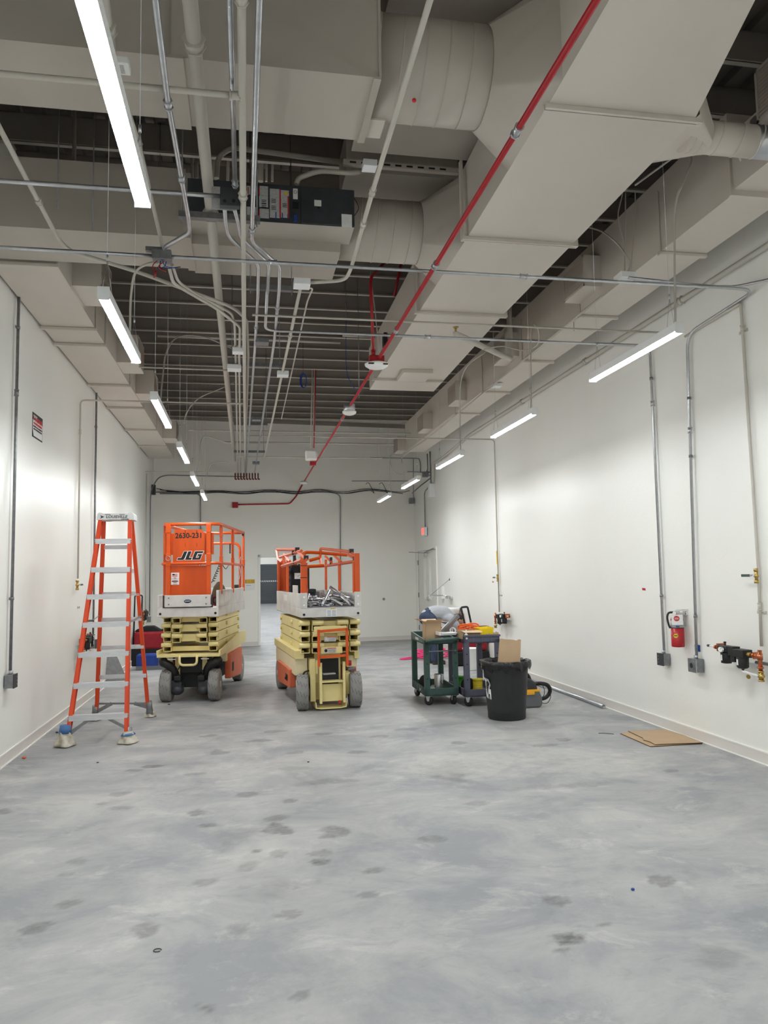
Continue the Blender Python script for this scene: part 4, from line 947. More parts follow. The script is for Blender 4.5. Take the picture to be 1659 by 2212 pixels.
b = MB(); b.box(-.26, -.22, -.04, .02, .40, .50); b.build('marker_block', M['orange'], l1)
for s in (-1, 1):
    b = MB(); b.prism([(.42, .22), (1.35, .16), (1.46, .26), (1.46, .55), (.42, .55)], s*.40-.04, s*.40+.04, basis((0, 0, 0), (0, 1, 0), (0, 0, 1), (1, 0, 0))); o = b.build('tray_cover', M['orangefaded'], l1, bevel=.012)
    g = MB(); g.box(s*.442-.002, s*.442+.002, .55, .68, .30, .42); g.build('latch_hole', M['blackdeep'], o)
scissor(l1, -.06, 1.78, .635, .124, 4, .292, .172, .102, .115, 3)
b = MB(); b.box(-.24, .24, .0, .06, .64, .70); b.build('cross_tube', M['cream'], l1)
# platform
b = MB(); b.box(-.392, .392, -.20, 2.08, 1.085, 1.205); b.build('platform_base', M['aludirty'], l1, bevel=.006)
b = MB(); b.box(.36, .392, -.20, 2.08, 1.205, 1.42); b.box(-.392, -.36, -.20, 2.08, 1.205, 1.37); b.box(-.36, .36, 2.05, 2.08, 1.205, 1.42); b.build('toe_board', M['aludirty'], l1, bevel=.004)
b = MB(); b.box(-.36, .36, -.17, 2.04, 1.205, 1.215); b.build('deck', M['aludirty'], l1)
b = MB(); b.box(-.29, .29, -.215, -.185, 1.215, 1.365); kb = b.build('kick_plate', M['aludirty'], l1, bevel=.004)
b = MB(); b.box(-.318, -.30, -.205, -.195, 1.21, 1.365); b.box(.30, .318, -.205, -.195, 1.21, 1.365); b.box(-.318, .318, -.206, -.196, 1.205, 1.222); b.box(-.22, .22, -.212, -.19, 1.205, 1.218); b.build('rubber_edge', M['black'], l1)
for x in (-.24, .235):
    for z in (1.25, 1.33):
        g = MB(); g.cyl((x, -.222, z), (x, -.213, z), .010, n=8); g.build('bolt', M['galvd'], kb)
g = MB(); g.lathe([(.046, 0), (.046, .003)], basis((0, -.2155, 1.288), (1, 0, 0), (0, 0, .5), (0, -1, 0)), 24); g.build('oval_badge', mat('navy_badge', (24, 40, 72), .4), kb)
g = MB(); g.box(-.034, .034, -.2195, -.2188, 1.284, 1.292); g.build('badge_print', M['alu'], kb)
for x in (-.35, .35):
    g = MB(); g.cyl((x, -.204, 1.13), (x, -.196, 1.13), .016, n=12); g.build('bolt', M['black'], l1)
# front guard: lower and upper sheet, wings, posts and rails
b = MB(); b.box(-.285, .255, -.13, -.118, 1.365, 1.745); b.build('guard_panel', M['orangepanel'], l1, bevel=.003)
b = MB(); b.prism([(-.19, 2.21), (.17, 2.21), (.185, 2.17), (.205, 2.17), (.205, 1.785), (-.205, 1.785), (-.205, 2.16), (-.19, 2.16)], 0, .006, basis((0, -.150, 0), (1, 0, 0), (0, 0, 1), (0, -1, 0))); up_ = b.build('guard_panel', M['orangepanel'], l1)
b = MB(); b.box(-.335, .315, -.125, -.119, 1.885, 2.165); b.build('guard_panel', M['orangepanel'], l1, bevel=.003)
for x in (-.262, .255): post(l1, x, -.145, 1.365, 2.25, .05, .035)
for x in (-.262, .255): post(l1, x, -.15, 1.74, 1.90, .062, .04, 'post_socket')
for x in (-.262, .255): post(l1, x, -.15, 2.17, 2.28, .062, .04, 'post_socket')
def rail(t, name, pts, r=.019, m='orange', rad=.10):
    b = MB(); b.tube(bend(pts, rad, 4), r, 8); return b.build(name, M[m], t)
rail(l1, 'top_rail', [(-.35, 1.98, 2.28), (-.35, -.14, 2.28), (.385, -.14, 2.28), (.385, 1.98, 2.28)], .022, 'orange', .16)
rail(l1, 'top_rail', [(-.35, 1.98, 2.28), (.385, 1.98, 2.28)], .020)
rail(l1, 'mid_rail', [(-.345, 1.98, 1.77), (-.345, -.15, 1.77), (.385, -.15, 1.77), (.385, 1.98, 1.77)], .019, 'orange', .05)
rail(l1, 'end_rail', [(.33, 1.98, 1.40), (.33, 1.98, 2.12), (-.33, 1.98, 2.12), (-.33, 1.98, 1.40)], .02, 'orange', .12)
for y in (.02, .95, 1.98):
    post(l1, .385, y, 1.365, 2.27, .03, .05); post(l1, .385, y, 1.76, 1.86, .04, .062, 'post_socket')
    post(l1, -.35, y, 1.365, 2.27, .03, .05)
post(l1, .385, .95, 2.05, 2.25, .036, .09, 'post_socket'); post(l1, .385, .02, 2.12, 2.25, .036, .075, 'post_socket')
b = MB(); b.box(.36, .375, .80, .84, 1.92, 2.06); b.box(.37, .40, 1.9, 1.97, 2.23, 2.27); b.build('grip', M['black'], l1, bevel=.006)
b = MB(); b.tube([(-.26+.03*math.sin(k*PI/6), -.175, 1.84+.03*math.cos(k*PI/6)) for k in range(12)], .005, 5, closed=True); b.build('latch_ring', M['galv'], l1)
b = MB(); b.box(.29, .35, 1.65, 1.75, 1.36, 1.47); b.build('control_box', M['black'], l1, bevel=.01)
b = MB(); b.tube([(.37-.10*k/60+.018*math.cos(k*.8), .05+.01*math.sin(k*.8), 1.76-.24*k/60+.006*math.sin(k*.8)) for k in range(61)], .005, 5); b.build('coil_cord', M['wirek'], l1)
b = MB(); b.tube(spline([(.37, .2, 1.75), (.37, .45, 1.70), (.37, .7, 1.76)], 8), .006, 5); b.build('control_cable', M['wirek'], l1)
b = MB(); b.tube(spline([(.36, 1.85, 1.9), (.34, 1.84, 1.78), (.36, 1.83, 1.66), (.34, 1.83, 1.55)], 6), .006, 5); b.build('gate_chain', M['galv'], l1)
tx = text('unit_number', '2630-231', .094, M['ink'], l1, basis((0, -.1572, 2.128), (1, 0, 0), (0, 0, 1), (0, -1, 0)), .0028, sx=.98)
sc_ = 1/7.9/168
def logo(parent, cx, cz, y):
    for nm, d, dy, mm in (('logo_outline', 6.5, 0, 'white'), ('logo', 0, -.0016, 'ink')):
        b = MB()
        for pl in JLG:
            q = [((x-662)*sc_, (628-yy)*sc_) for x, yy in pl]
            if d: q = offset_poly(q, d*sc_)
            b.prism(q, 0, .0015, basis((cx, y+dy, cz), (1, 0, 0), (0, 0, 1), (0, -1, 0)))
        b.build(nm, M[mm], parent)
logo(l1, .02, 1.872, -.1575)
b = MB(); b.box(-.232, -.128, -.1335, -.131, 1.50, 1.655); lb = b.build('label_plate', M['paper'], l1)
b = MB(); b.box(-.215, -.150, -.1345, -.1338, 1.598, 1.64); b.build('flag_print', mat('flag_stripes', (206, 150, 152), .6), lb)
b = MB(); b.box(-.215, -.185, -.135, -.1346, 1.622, 1.64); b.build('flag_canton', M['ink'], lb)
b = MB(); b.lathe([(.042, 0), (.042, .001)], basis((-.18, -.134, 1.545), (1, 0, 0), (0, 0, .42), (0, -1, 0)), 20); b.build('oval_print', mat('oval_grey_red', (150, 122, 122), .6), lb)
b = MB(); b.box(-.198, -.166, -.1345, -.1338, 1.582, 1.589); b.box(-.23, -.13, -.1345, -.1338, 1.574, 1.5765); b.box(-.21, -.15, -.1345, -.1338, 1.508, 1.513); b.build('label_print', M['ink'], lb)
for x in (-.05, .10):
    b = MB(); b.bar((x, -.158, 2.20), (x+.006, -.162, 2.165), .006, .004); b.bar((x, -.158, 2.035), (x+.008, -.158, 1.985), .006, .003); b.build('slot', M['ink'], l1)
# things lying in the first lift
q = chain(l1) @ Vector((.29, .12, 1.27)); o = MB()
for k in range(7): o.tube([(.055*math.cos(a*PI/8)*(1-.06*k), -.05+.018*k, .055*math.sin(a*PI/8)*(1-.06*k)) for a in range(16)], .011, 6, closed=True)
o.tube(spline([(.05, 0, .02), (.10, .02, .08), (.07, .0, .12)], 5), .006, 5).tube(spline([(.05, .02, .02), (.03, .10, .05), (.05, .18, .03), (.02, .26, -.03)], 5), .006, 5)
o = o.build('cord_bundle', mat('maroon_cord', (128, 52, 72), .7)); o.location = q+Vector((0, 0, .01)); tag(o, 'maroon coil of cord lying in the raised rail lift', 'cord')
q = chain(l1) @ Vector((.27, .50, 1.216)); o = MB().lathe([(.11, 0), (.12, .04), (.10, .15), (.075, .24), (.03, .30), (.015, .31)], Matrix.Diagonal((1, .7, 1, 1)), 14).build('tool_bag', M['khaki']); o.location = q; tag(o, 'khaki tool bag half hidden behind the orange guard sheet', 'bag')

l2 = thing('scissor_lift', 'orange and cream scissor lift with folded rails, loaded with pipe offcuts', 'scissor lift', (.975, 9.24, 0), math.radians(4.75))
for (x, y, st) in ((-.315, 0, -.20), (.315, 0, -.10), (-.315, 1.88, 0), (.315, 1.88, 0)): wheel(l2, x, y, .21, .14, st)
b = MB(); b.box(-.16, .16, .08, 1.9, .14, .66); b.build('chassis', M['cream'], l2)
b = MB(); b.box(-.235, -.17, -.06, .12, .10, .60); b.box(-.235, .235, .06, .1, .10, .30); b.box(.20, .26, -.04, .12, .16, .42); b.box(-.24, -.14, -.05, 0, .42, .58); b.build('chassis', M['cream'], l2, bevel=.006)
b = MB(); b.box(-.10, .13, .05, .09, .30, .58); b.build('battery_bay', M['blackdeep'], l2)
b = MB(); b.box(-.09, .115, -.02, .05, .27, .40); b.build('battery', M['black'], l2, bevel=.01)
b = MB(); b.box(-.07, .08, -.02, .06, .402, .415); b.build('battery_lid', M['aludirty'], l2)
# entry ladder
for x in (-.125, .155): post(l2, x, -.14, .085, .56, .030, .05, 'ladder_rail', 'cream')
b = MB(); b.box(-.125, .155, -.165, -.05, .325, .345); b.build('ladder_rung', M['cream'], l2, bevel=.004)
b = MB(); b.box(-.11, .14, -.10, -.07, .10, .30); b.build('step_riser', M['cream'], l2)
b = MB(); b.prism([(-.19, .10), (-.185, .03), (-.12, .018), (.12, .018), (.185, .03), (.19, .10), (.178, .10), (.172, .04), (.12, .03), (-.12, .03), (-.172, .04), (-.178, .10)], -.14, .10, basis((0, 0, 0), (1, 0, 0), (0, 0, 1), (0, 1, 0))); b.build('lower_step', M['cream'], l2)
b = MB(); b.cyl((.10, -.15, .07), (.10, -.13, .10), .018, n=10); b.build('red_lamp', M['red'], l2)
for q in (((-.155, -.20, .93), (.185, -.20, .945)), ((-.155, -.20, .63), (.185, -.20, .64)), ((-.155, -.20, .52), (-.155, -.20, .95)), ((.185, -.20, .52), (.185, -.20, .96))):
    b = MB(); b.bar(q[0], q[1], .03, .018, (0, 1, 0)); b.build('warning_frame', M['orange'], l2)
scissor(l2, -.09, 1.75, .665, .132, 3, .295, .165, .104, .0, 3)
b = MB(); b.box(-.20, .20, -.14, -.12, .90, .985); b.box(-.12, .14, -.155, -.14, .66, .74); b.build('cross_plate', M['cream'], l2, bevel=.01)
for z in (.83, .70):
    b = MB(); b.box(-.08, .06, -.162, -.158, z-.025, z+.03); o = b.build('warning_label', M['paperg'], l2)
    g = MB(); g.box(-.045, .06, -.1635, -.1622, z+.022, z+.03); g.build('label_stripe', M['inkred'], o)
    g = MB(); g.lathe([(.018, 0), (.018, .001)], basis((-.062, -.1622, z+.0), (1, 0, 0), (0, 0, 1), (0, -1, 0)), 14); g.build('label_mark', M['ink'] if z < .8 else M['aludirty'], o)
    g = MB()
    for j in range(3): g.box(-.03, .05, -.1632, -.1622, z-.02+.012*j, z-.016+.012*j)
    g.build('label_print', M['galvd'], o)
b = MB(); b.box(-.41, -.30, -.03, 2.0, .60, .70); b.box(.34, .40, .10, 2.0, .56, .66); b.build('base_frame', M['cream'], l2, bevel=.006)
b = MB(); b.box(-.40, -.25, .06, 1.9, .40, .60); b.box(.25, .38, .14, 1.9, .46, .60); b.build('side_panel', M['creampale'], l2, bevel=.005)
b = MB(); b.prism([(.32, .22), (1.40, .16), (1.5, .26), (1.5, .44), (.32, .44)], -.43, -.35, basis((0, 0, 0), (0, 1, 0), (0, 0, 1), (1, 0, 0))); o = b.build('tray_cover', M['orangefaded'], l2, bevel=.012)
b = MB(); b.box(-.4335, -.43, .48, .66, .28, .36); b.bar((-.436, .50, .34), (-.436, .64, .30), .02, .02); b.build('latch_hole', M['blackdeep'], o)
b = MB(); b.prism([(.30, .22), (1.40, .16), (1.5, .26), (1.5, .44), (.30, .44)], .33, .41, basis((0, 0, 0), (0, 1, 0), (0, 0, 1), (1, 0, 0))); b.build('tray_cover', M['orangefaded'], l2, bevel=.012)
b = MB(); b.tube(spline([(-.22, .0, .46), (-.30, -.02, .44), (-.315, -.03, .36), (-.26, -.03, .30), (-.2, 0, .29)], 6), .010, 6); b.build('hydraulic_hose', M['blackdeep'], l2)
b = MB(); b.cyl((.24, -.05, .50), (.24, -.05, .56), .03); b.build('red_button', M['red'], l2)
b = MB(); b.box(.22, .32, -.06, .02, .44, .47); b.build('valve_block', M['greyplastic'], l2, bevel=.01)
# platform, open toward the camera
b = MB(); b.box(-.365, .365, -.20, 2.08, 1.095, 1.205); b.build('platform_base', M['aludirty'], l2, bevel=.006)
b = MB(); b.box(-.365, -.335, -.20, 2.08, 1.205, 1.375); b.box(.335, .365, -.20, 2.08, 1.205, 1.375); b.box(-.33, .33, 2.05, 2.08, 1.205, 1.375); b.box(-.365, -.285, -.205, -.17, 1.205, 1.385); b.box(.285, .365, -.205, -.17, 1.205, 1.385)
b.box(-.365, -.34, .15, .45, 1.375, 1.47); b.build('toe_board', M['aludirty'], l2, bevel=.004)
b = MB(); b.box(-.335, .335, -.19, 2.05, 1.205, 1.214); b.build('deck', M['galvd'], l2)
for x in (-.325, .325):
    for z in (1.24, 1.335):
        g = MB(); g.cyl((x, -.212, z), (x, -.204, z), .012, n=10); g.build('bolt', M['white'], l2)
    g = MB(); g.cyl((x, -.206, 1.13), (x, -.199, 1.13), .015, n=12); g.build('bolt_hole', M['black'], l2)
b = MB(); b.box(-.06, .065, -.2035, -.2005, 1.10, 1.185); o = b.build('label_plate', M['paper'], l2)
b = MB()
for j in range(5): b.box(-.05, -.005, -.2045, -.2036, 1.11+.014*j, 1.116+.014*j); b.box(.008, .055, -.2045, -.2036, 1.11+.014*j, 1.116+.014*j)
b.build('label_print', mat('faded_blue_print', (120, 130, 160), .6), o)
b = MB(); b.box(-.01, .05, -.2036, -.2005, 1.187, 1.199); b.build('label_strip', M['gold'], l2)
b = MB(); b.box(-.3675, -.366, .9, 1.25, 1.26, 1.34); b.build('label_plate', M['paper'], l2)
for x in (-.325, .325):
    post(l2, x, -.17, 1.375, 1.845, .062, .05); post(l2, x+(.03 if x < 0 else -.03), -.16, 1.375, 1.74, .04, .04, 'post_socket')
for x in (-.35, .35):
    post(l2, x, 1.98, 1.375, 1.82, .03, .05); post(l2, x, 1.0, 1.375, 1.80, .03, .045)
post(l2, -.10, 2.03, 1.375, 1.85, .04, .04)
b = MB(); b.box(-.34, .05, 2.02, 2.035, 1.375, 1.79); o = b.build('guard_panel', M['orangepanel'], l2)
b = MB(); b.box(-.02-.05, .045, 2.010, 2.018, 1.62, 1.77); o2 = b.build('label_plate', M['paper'], l2)
b = MB()
for j in range(4): b.box(-.055, .03, 2.007, 2.009, 1.635+.022*j, 1.642+.022*j)
b.box(-.06, .03, 2.007, 2.009, 1.735, 1.76); b.build('label_print', M['ink'], o2)
def lrail(pts, r=.017, **k):
    P = [local(l2, px, py, **k) for px, py in pts]
    b = MB(); b.tube(P, r*1.35, 4, smooth=False); return b.build('folded_rail', M['orange'], l2, bevel=.003)
for pts in ([(598, 1187), (641, 1187)], [(604, 1204), (651, 1190)], [(598, 1187), (601, 1208), (609, 1214)], [(609, 1223), (650, 1211)], [(614, 1197), (626, 1213)], [(640, 1189), (662, 1209)], [(613, 1200), (614, 1220)]): lrail(pts, lx=-.36)
for pts in ([(693, 1185), (757, 1192)], [(700, 1223), (771, 1212)], [(757, 1193), (772, 1205)], [(752, 1198), (768, 1208)], [(693, 1185), (691, 1205), (694, 1222)], [(722, 1200), (738, 1215)], [(703, 1202), (716, 1214)]): lrail(pts, lx=.35)
for pts in ([(650, 1199), (662, 1193), (690, 1194), (750, 1199)], [(662, 1224), (700, 1222)], [(668, 1211), (690, 1205), (694, 1190)]): lrail(pts, ly=1.0)
for px, py, lx in ((642, 1187, -.36), (635, 1194, -.36), (661, 1205, -.36), (759, 1190, .35), (767, 1206, .35)):
    q = local(l2, px, py, lx=lx); b = MB(); b.cbox(q, (.05, .05, .05)); b.build('rail_end_cap', M['black'], l2)
for px, py, lx in ((636, 1209, -.36), (715, 1212, .35)):
    q = local(l2, px, py, lx=lx); b = MB(); b.cbox(q, (.035, .05, .11)); b.build('grip', M['black'], l2, bevel=.008)
for z in (1.56, 1.70): 
    b = MB(); b.box(-.36, -.285, -.198, -.142, z, z+.008); b.build('band', M['ink'], l2)
# what lies in the second lift
W2 = chain(l2)
def load(name, label, cat, mb, m, loc, group=None, rz=0, bevel=0):
    o = mb.build(name, m, None, bevel=bevel); o.location = W2 @ Vector(loc); o.rotation_euler = (0, 0, rz+math.radians(4.75)); return tag(o, label, cat, group)
o = load('padded_bag', 'black padded bag with a white label standing in the loaded lift', 'bag', MB().box(-.12, .14, -.12, .12, 0, .52), M['blackfab'], (-.16, 1.32, 1.215), bevel=.035)
g = MB(); g.box(-.07, .08, -.128, -.120, .33, .41); lbp = g.build('label', M['paper'], o)
g = MB(); g.tube([(.0+.026*math.cos(a*PI/10), -.1285, .355+.026*math.sin(a*PI/10)) for a in range(11)], .002, 4); g.build('label_print', M['ink'], lbp)
for k in range(4):
    g = MB(); g.tube(spline([(-.13, -.10+.03*k, .50-.1*k), (-.155, -.12, .45-.1*k), (-.13, -.125, .41-.1*k)], 5), .008, 5); g.build('strap', M['blackfab'], o)
o = load('organizer_box', 'black organizer box beside the padded bag in the loaded lift', 'box', MB().box(-.075, .075, -.10, .10, 0, .15), M['black'], (-.12, .70, 1.215), bevel=.012)
g = MB(); g.box(-.08, .08, -.105, .105, .15, .20); g.build('lid', M['black'], o, bevel=.01)
load('organizer_box', 'grey crate behind the black organizer box in the loaded lift', 'box', MB().box(-.06, .06, -.08, .08, 0, .16), M['greyplastic'], (.0, .98, 1.215), bevel=.01)
rnd = random.Random(11)
def offcut(loc, yaw, tilt, L, r):
    o = MB().pipe((0, -L/2, 0), (0, L/2, 0), r, .0022, 10).build('pipe_offcut', M['galv']); o.location = W2 @ Vector(loc); o.rotation_euler = (tilt, 0, yaw)
    return tag(o, 'short galvanized pipe offcut in the heap filling the loaded lift', 'pipe offcut', 'pipe offcuts in the lift')
n = 0
for layer, (zz, cnt) in enumerate(((1.232, 22), (1.262, 18), (1.292, 14), (1.322, 9))):
    for i in range(cnt):
        L = rnd.uniform(.10, .24)
        x = rnd.uniform(-.26, .27) if layer < 2 else rnd.uniform(-.22, .24)
        y = -.05+.55*rnd.random()+.06*layer
        yaw = rnd.choice((rnd.gauss(0, .35), rnd.gauss(1.3, .3)))
        if abs(x) > .2: yaw *= .3
        offcut((x, y, zz+rnd.uniform(-.004, .004)), yaw, rnd.gauss(0, .07), L, rnd.choice((.0135, .0145, .0165)))
for (p, q) in (((-.09, -.10, 1.235), (.07, .25, 1.40)), ((.10, .34, 1.42), (.17, .10, 1.36)), ((.31, -.08, 1.235), (.13, .50, 1.44)), ((.25, -.10, 1.235), (.11, .42, 1.43)), ((.15, -.10, 1.235), (-.02, .35, 1.36)), ((-.28, -.05, 1.25), (-.20, .2, 1.36))):
    p, q = Vector(p), Vector(q); o = MB().pipe((0, 0, 0), q-p, .0145, .0022, 10).build('pipe_offcut', M['galv']); o.location = W2 @ p; o.rotation_euler = (0, 0, math.radians(4.75))
    tag(o, 'longer galvanized pipe offcut leaning up out of the heap in the loaded lift', 'pipe offcut', 'long pipe offcuts')

# ------------------------------------------------------------------ stepladder
ld0 = Vector((-1.43, 8.5, 0))
lad = thing('stepladder', 'tall orange fiberglass stepladder with rags tied round its feet', 'ladder', ld0)
FLb, FLt = at(143, 1592, Y=7.87), at(214, 1124, Y=8.36); FRb, FRt = at(277, 1580, Y=7.87), at(284.5, 1124, Y=8.36)
RLb, RLt = at(206, 1532, Y=9.15), at(221, 1124, Y=8.56); RRb, RRt = at(322, 1522, Y=9.2), at(288, 1124, Y=8.56)
def lerp_at(a, c, py):
    lo, hi = 0.0, 1.0
    def pyof(p): 
        d = p-EYE; return PH/2-FPX*d.dot(UP)/d.dot(FW)
    for _ in range(30):
        m_ = (lo+hi)/2
        if pyof(a.lerp(c, m_)) > py: lo = m_
        else: hi = m_
    return a.lerp(c, lo)
for a, c, s, f in ((FLb, FLt, 1, 1), (FRb, FRt, -1, 1), (RLb, RLt, 1, -1), (RRb, RRt, -1, -1)):
    # channel section: web outside, flanges reach along the depth
    F = frame(a, c, (0, -1, 0)); L = (c-a).length; b = MB(); wdt = .072 if f > 0 else .05
    b.box(-.003, .003, 0, L, -wdt/2, wdt/2, F)
    e = 1 if s > 0 else -1
    for zz in (-wdt/2, wdt/2-.005): b.box(min(0, e*.034), max(0, e*.034), 0, L, zz, zz+.005, F)
    b.build('ladder_rail', M['fiber'], lad, world=True)
for k, py in enumerate((1168, 1229, 1287, 1347, 1411, 1477, 1546)):
    p, q = lerp_at(FLb, FLt, py+1), lerp_at(FRb, FRt, py-1); mz = (p.z+q.z)/2; y = (p.y+q.y)/2
    b = MB(); b.box(p.x+.003, q.x-.003, y-.04, y+.045, mz+.012, mz+.016); b.box(p.x+.003, q.x-.003, y-.045, y-.040, mz-.034, mz+.018); b.box(p.x+.003, q.x-.003, y+.041, y+.045, mz-.028, mz+.016)
    st = b.build('step', M['alu'], lad, world=True)
    for xx in (p.x, q.x):
        for zz in (-.01, .008):
            g = MB(); g.ball((xx, y-.045, mz+zz), .006, 8, 5); g.build('rivet', M['galv'], st, world=True)
for k, py in enumerate((1182, 1234, 1283, 1338, 1398, 1461)):
    p, q = lerp_at(RLb, RLt, py+1), lerp_at(RRb, RRt, py-1); mz = (p.z+q.z)/2; y = (p.y+q.y)/2
    b = MB(); b.box(p.x, q.x, y-.012, y+.012, mz-.022, mz+.022); b.box(p.x, q.x, y-.016, y-.012, mz-.008, mz+.008); b.build('cross_rail', M['alu'], lad, world=True)
# braces and boots
def brace(name, pts, w=.028, m='galvd'):
    b = MB()
    for p, q in zip(pts, pts[1:]): b.bar(p, q, w, .006, (0, -1, 0))
    b.build(name, M[m], lad, world=True)
p, q = lerp_at(FLb, FLt, 1553), lerp_at(FRb, FRt, 1552)
brace('knee_brace', [p.lerp(q, .36), lerp_at(FLb, FLt, 1588)]); brace('knee_brace', [p.lerp(q, .66), lerp_at(FRb, FRt, 1575)])
brace('knee_brace', [p.lerp(q, .34)+Vector((0, .05, 0)), lerp_at(FLb, FLt, 1592)+Vector((.0, .03, 0))])
p, q = lerp_at(RLb, RLt, 1520), lerp_at(RRb, RRt, 1519)
b = MB(); b.bar(p, q, .02, .02); b.build('cross_rail', M['galvd'], lad, world=True)
brace('knee_brace', [p.lerp(q, .3), RLb+Vector((.01, 0, -.03))], .04); brace('knee_brace', [p.lerp(q, .72), RRb+Vector((-.01, 0, -.03))], .04)
for a, c, tape in ((FLb, FLt, 1), (FRb, FRt, 0), (RLb, RLt, 0), (RRb, RRt, 0)):
    d = (a-c).normalized(); f0 = a+d*(a.z/(-d.z)); foot = Vector((f0.x, f0.y, 0))
    b = MB(); b.tube([a-d*.04, a+d*.02, a.lerp(foot, .55), foot+Vector((0, 0, .03))], [.036, .034, .040, .05], 8); b.build('boot', M['galvd'], lad, world=True)
    big = 1.0 if a in (FLb, FRb) else .72
    rr = random.Random(int(abs(a.x)*1000)); b = MB(); n1, n2 = 22, 9
    vs, fs = [], []
    for i in range(n2+1):
        u = i/n2; z = .115*big*u if not tape else .15*u
        R = (.100-.054*u**.8)*big*(1 if u > .05 else .92)
        for k in range(n1):
            an = 2*PI*k/n1; w_ = 1+(.24*math.sin(an*4+i*.5)+.14*math.sin(an*9-i*.8))*rr.uniform(.6, 1)+rr.uniform(-.12, .12)
            vs.append((foot.x+R*w_*math.cos(an), foot.y+R*w_*math.sin(an), max(.001, z+rr.uniform(-.006, .006))))
    for i in range(n2):
        for k in range(n1): fs.append((i*n1+k, i*n1+(k+1) % n1, (i+1)*n1+(k+1) % n1, (i+1)*n1+k))
    fs.append([k for k in range(n1)][::-1]); fs.append([n2*n1+k for k in range(n1)])
    b.add(vs, fs, True); b.build('foot_rag', M['rag'], lad, world=True, sub=1)
    if a in (FLb, FRb):
        b = MB(); u = (.135 if tape else .09); b.tube([(foot.x, foot.y, u-.01), (foot.x+(a.x-foot.x)*.5, foot.y, u+.065 if tape else u+.008)], [.056, .050] if tape else [.070, .056], 14); b.build('tape_wrap', M['bluetape'], lad, world=True)
# top cap
tl, tr = at(212, 1122, Y=8.36), at(289, 1120, Y=8.36); zt = at(250, 1110, Y=8.36).z; zb = at(250, 1123.5, Y=8.36).z
b = MB(); cxp = [(tl.x-.008, zb), (tl.x-.002, zt-.005), (tl.x+.012, zt+.010), (tl.x+.04, zt+.008), (tl.x+.06, zt), (tr.x-.06, zt), (tr.x-.04, zt+.008), (tr.x-.012, zt+.008), (tr.x+.002, zt-.005), (tr.x+.006, zb), (tr.x-.09, zb), (tr.x-.11, zb+.004), (tl.x+.11, zb+.004), (tl.x+.09, zb)]
b.prism(cxp, 0, .26, basis((0, 8.32, 0), (1, 0, 0), (0, 0, 1), (0, 1, 0))); cap = b.build('top_cap', mat('grey_molded_cap', (205, 205, 204), .55), lad, world=True)
b = MB(); b.box(tl.x+.075, tl.x+.13, 8.3185, 8.3195, zt-.012, zt-.007); b.box(tr.x-.14, tr.x-.085, 8.3185, 8.3195, zt-.012, zt-.007); b.build('tool_slot', M['ink'], cap, world=True)
cm = Vector(((tl.x+tr.x)/2+.012, 8.3185, (zt+zb)/2-.002))
text('maker_name', 'LOUISVILLE', .040, M['ink'], cap, winv(cap) @ basis(cm, (1, 0, 0), (0, 0, 1), (0, -1, 0)), .0006, sx=1.05, shear=.15)
text('maker_name', 'LADDER', .016, M['ink'], cap, winv(cap) @ basis(cm+Vector((.085, 0, -.026)), (1, 0, 0), (0, 0, 1), (0, -1, 0)), .0005, sx=1.3)
b = MB(); b.prism([(-.02, .018), (.022, 0), (-.02, -.018), (-.008, 0)], 0, .001, basis(cm+Vector((-.145, 0, 0)), (1, 0, 0), (0, 0, 1), (0, -1, 0))); b.build('maker_mark', M['ink'], cap, world=True)
# spreaders
p, q = lerp_at(FLb, FLt, 1342), lerp_at(RLb, RLt, 1330); m_ = p.lerp(q, .45)+Vector((.02, 0, -.02)); brace('spreader', [p, m_, q], .022)
p, q = lerp_at(FRb, FRt, 1342), lerp_at(RRb, RRt, 1330); m_ = p.lerp(q, .45)+Vector((-.02, 0, -.02)); brace('spreader', [p, m_, q], .022)
b = MB(); q = at(269, 1340, Y=9.0); b.cbox(q, (.07, .02, .02)); b.build('orange_clip', M['orangefaded'], lad, world=True)
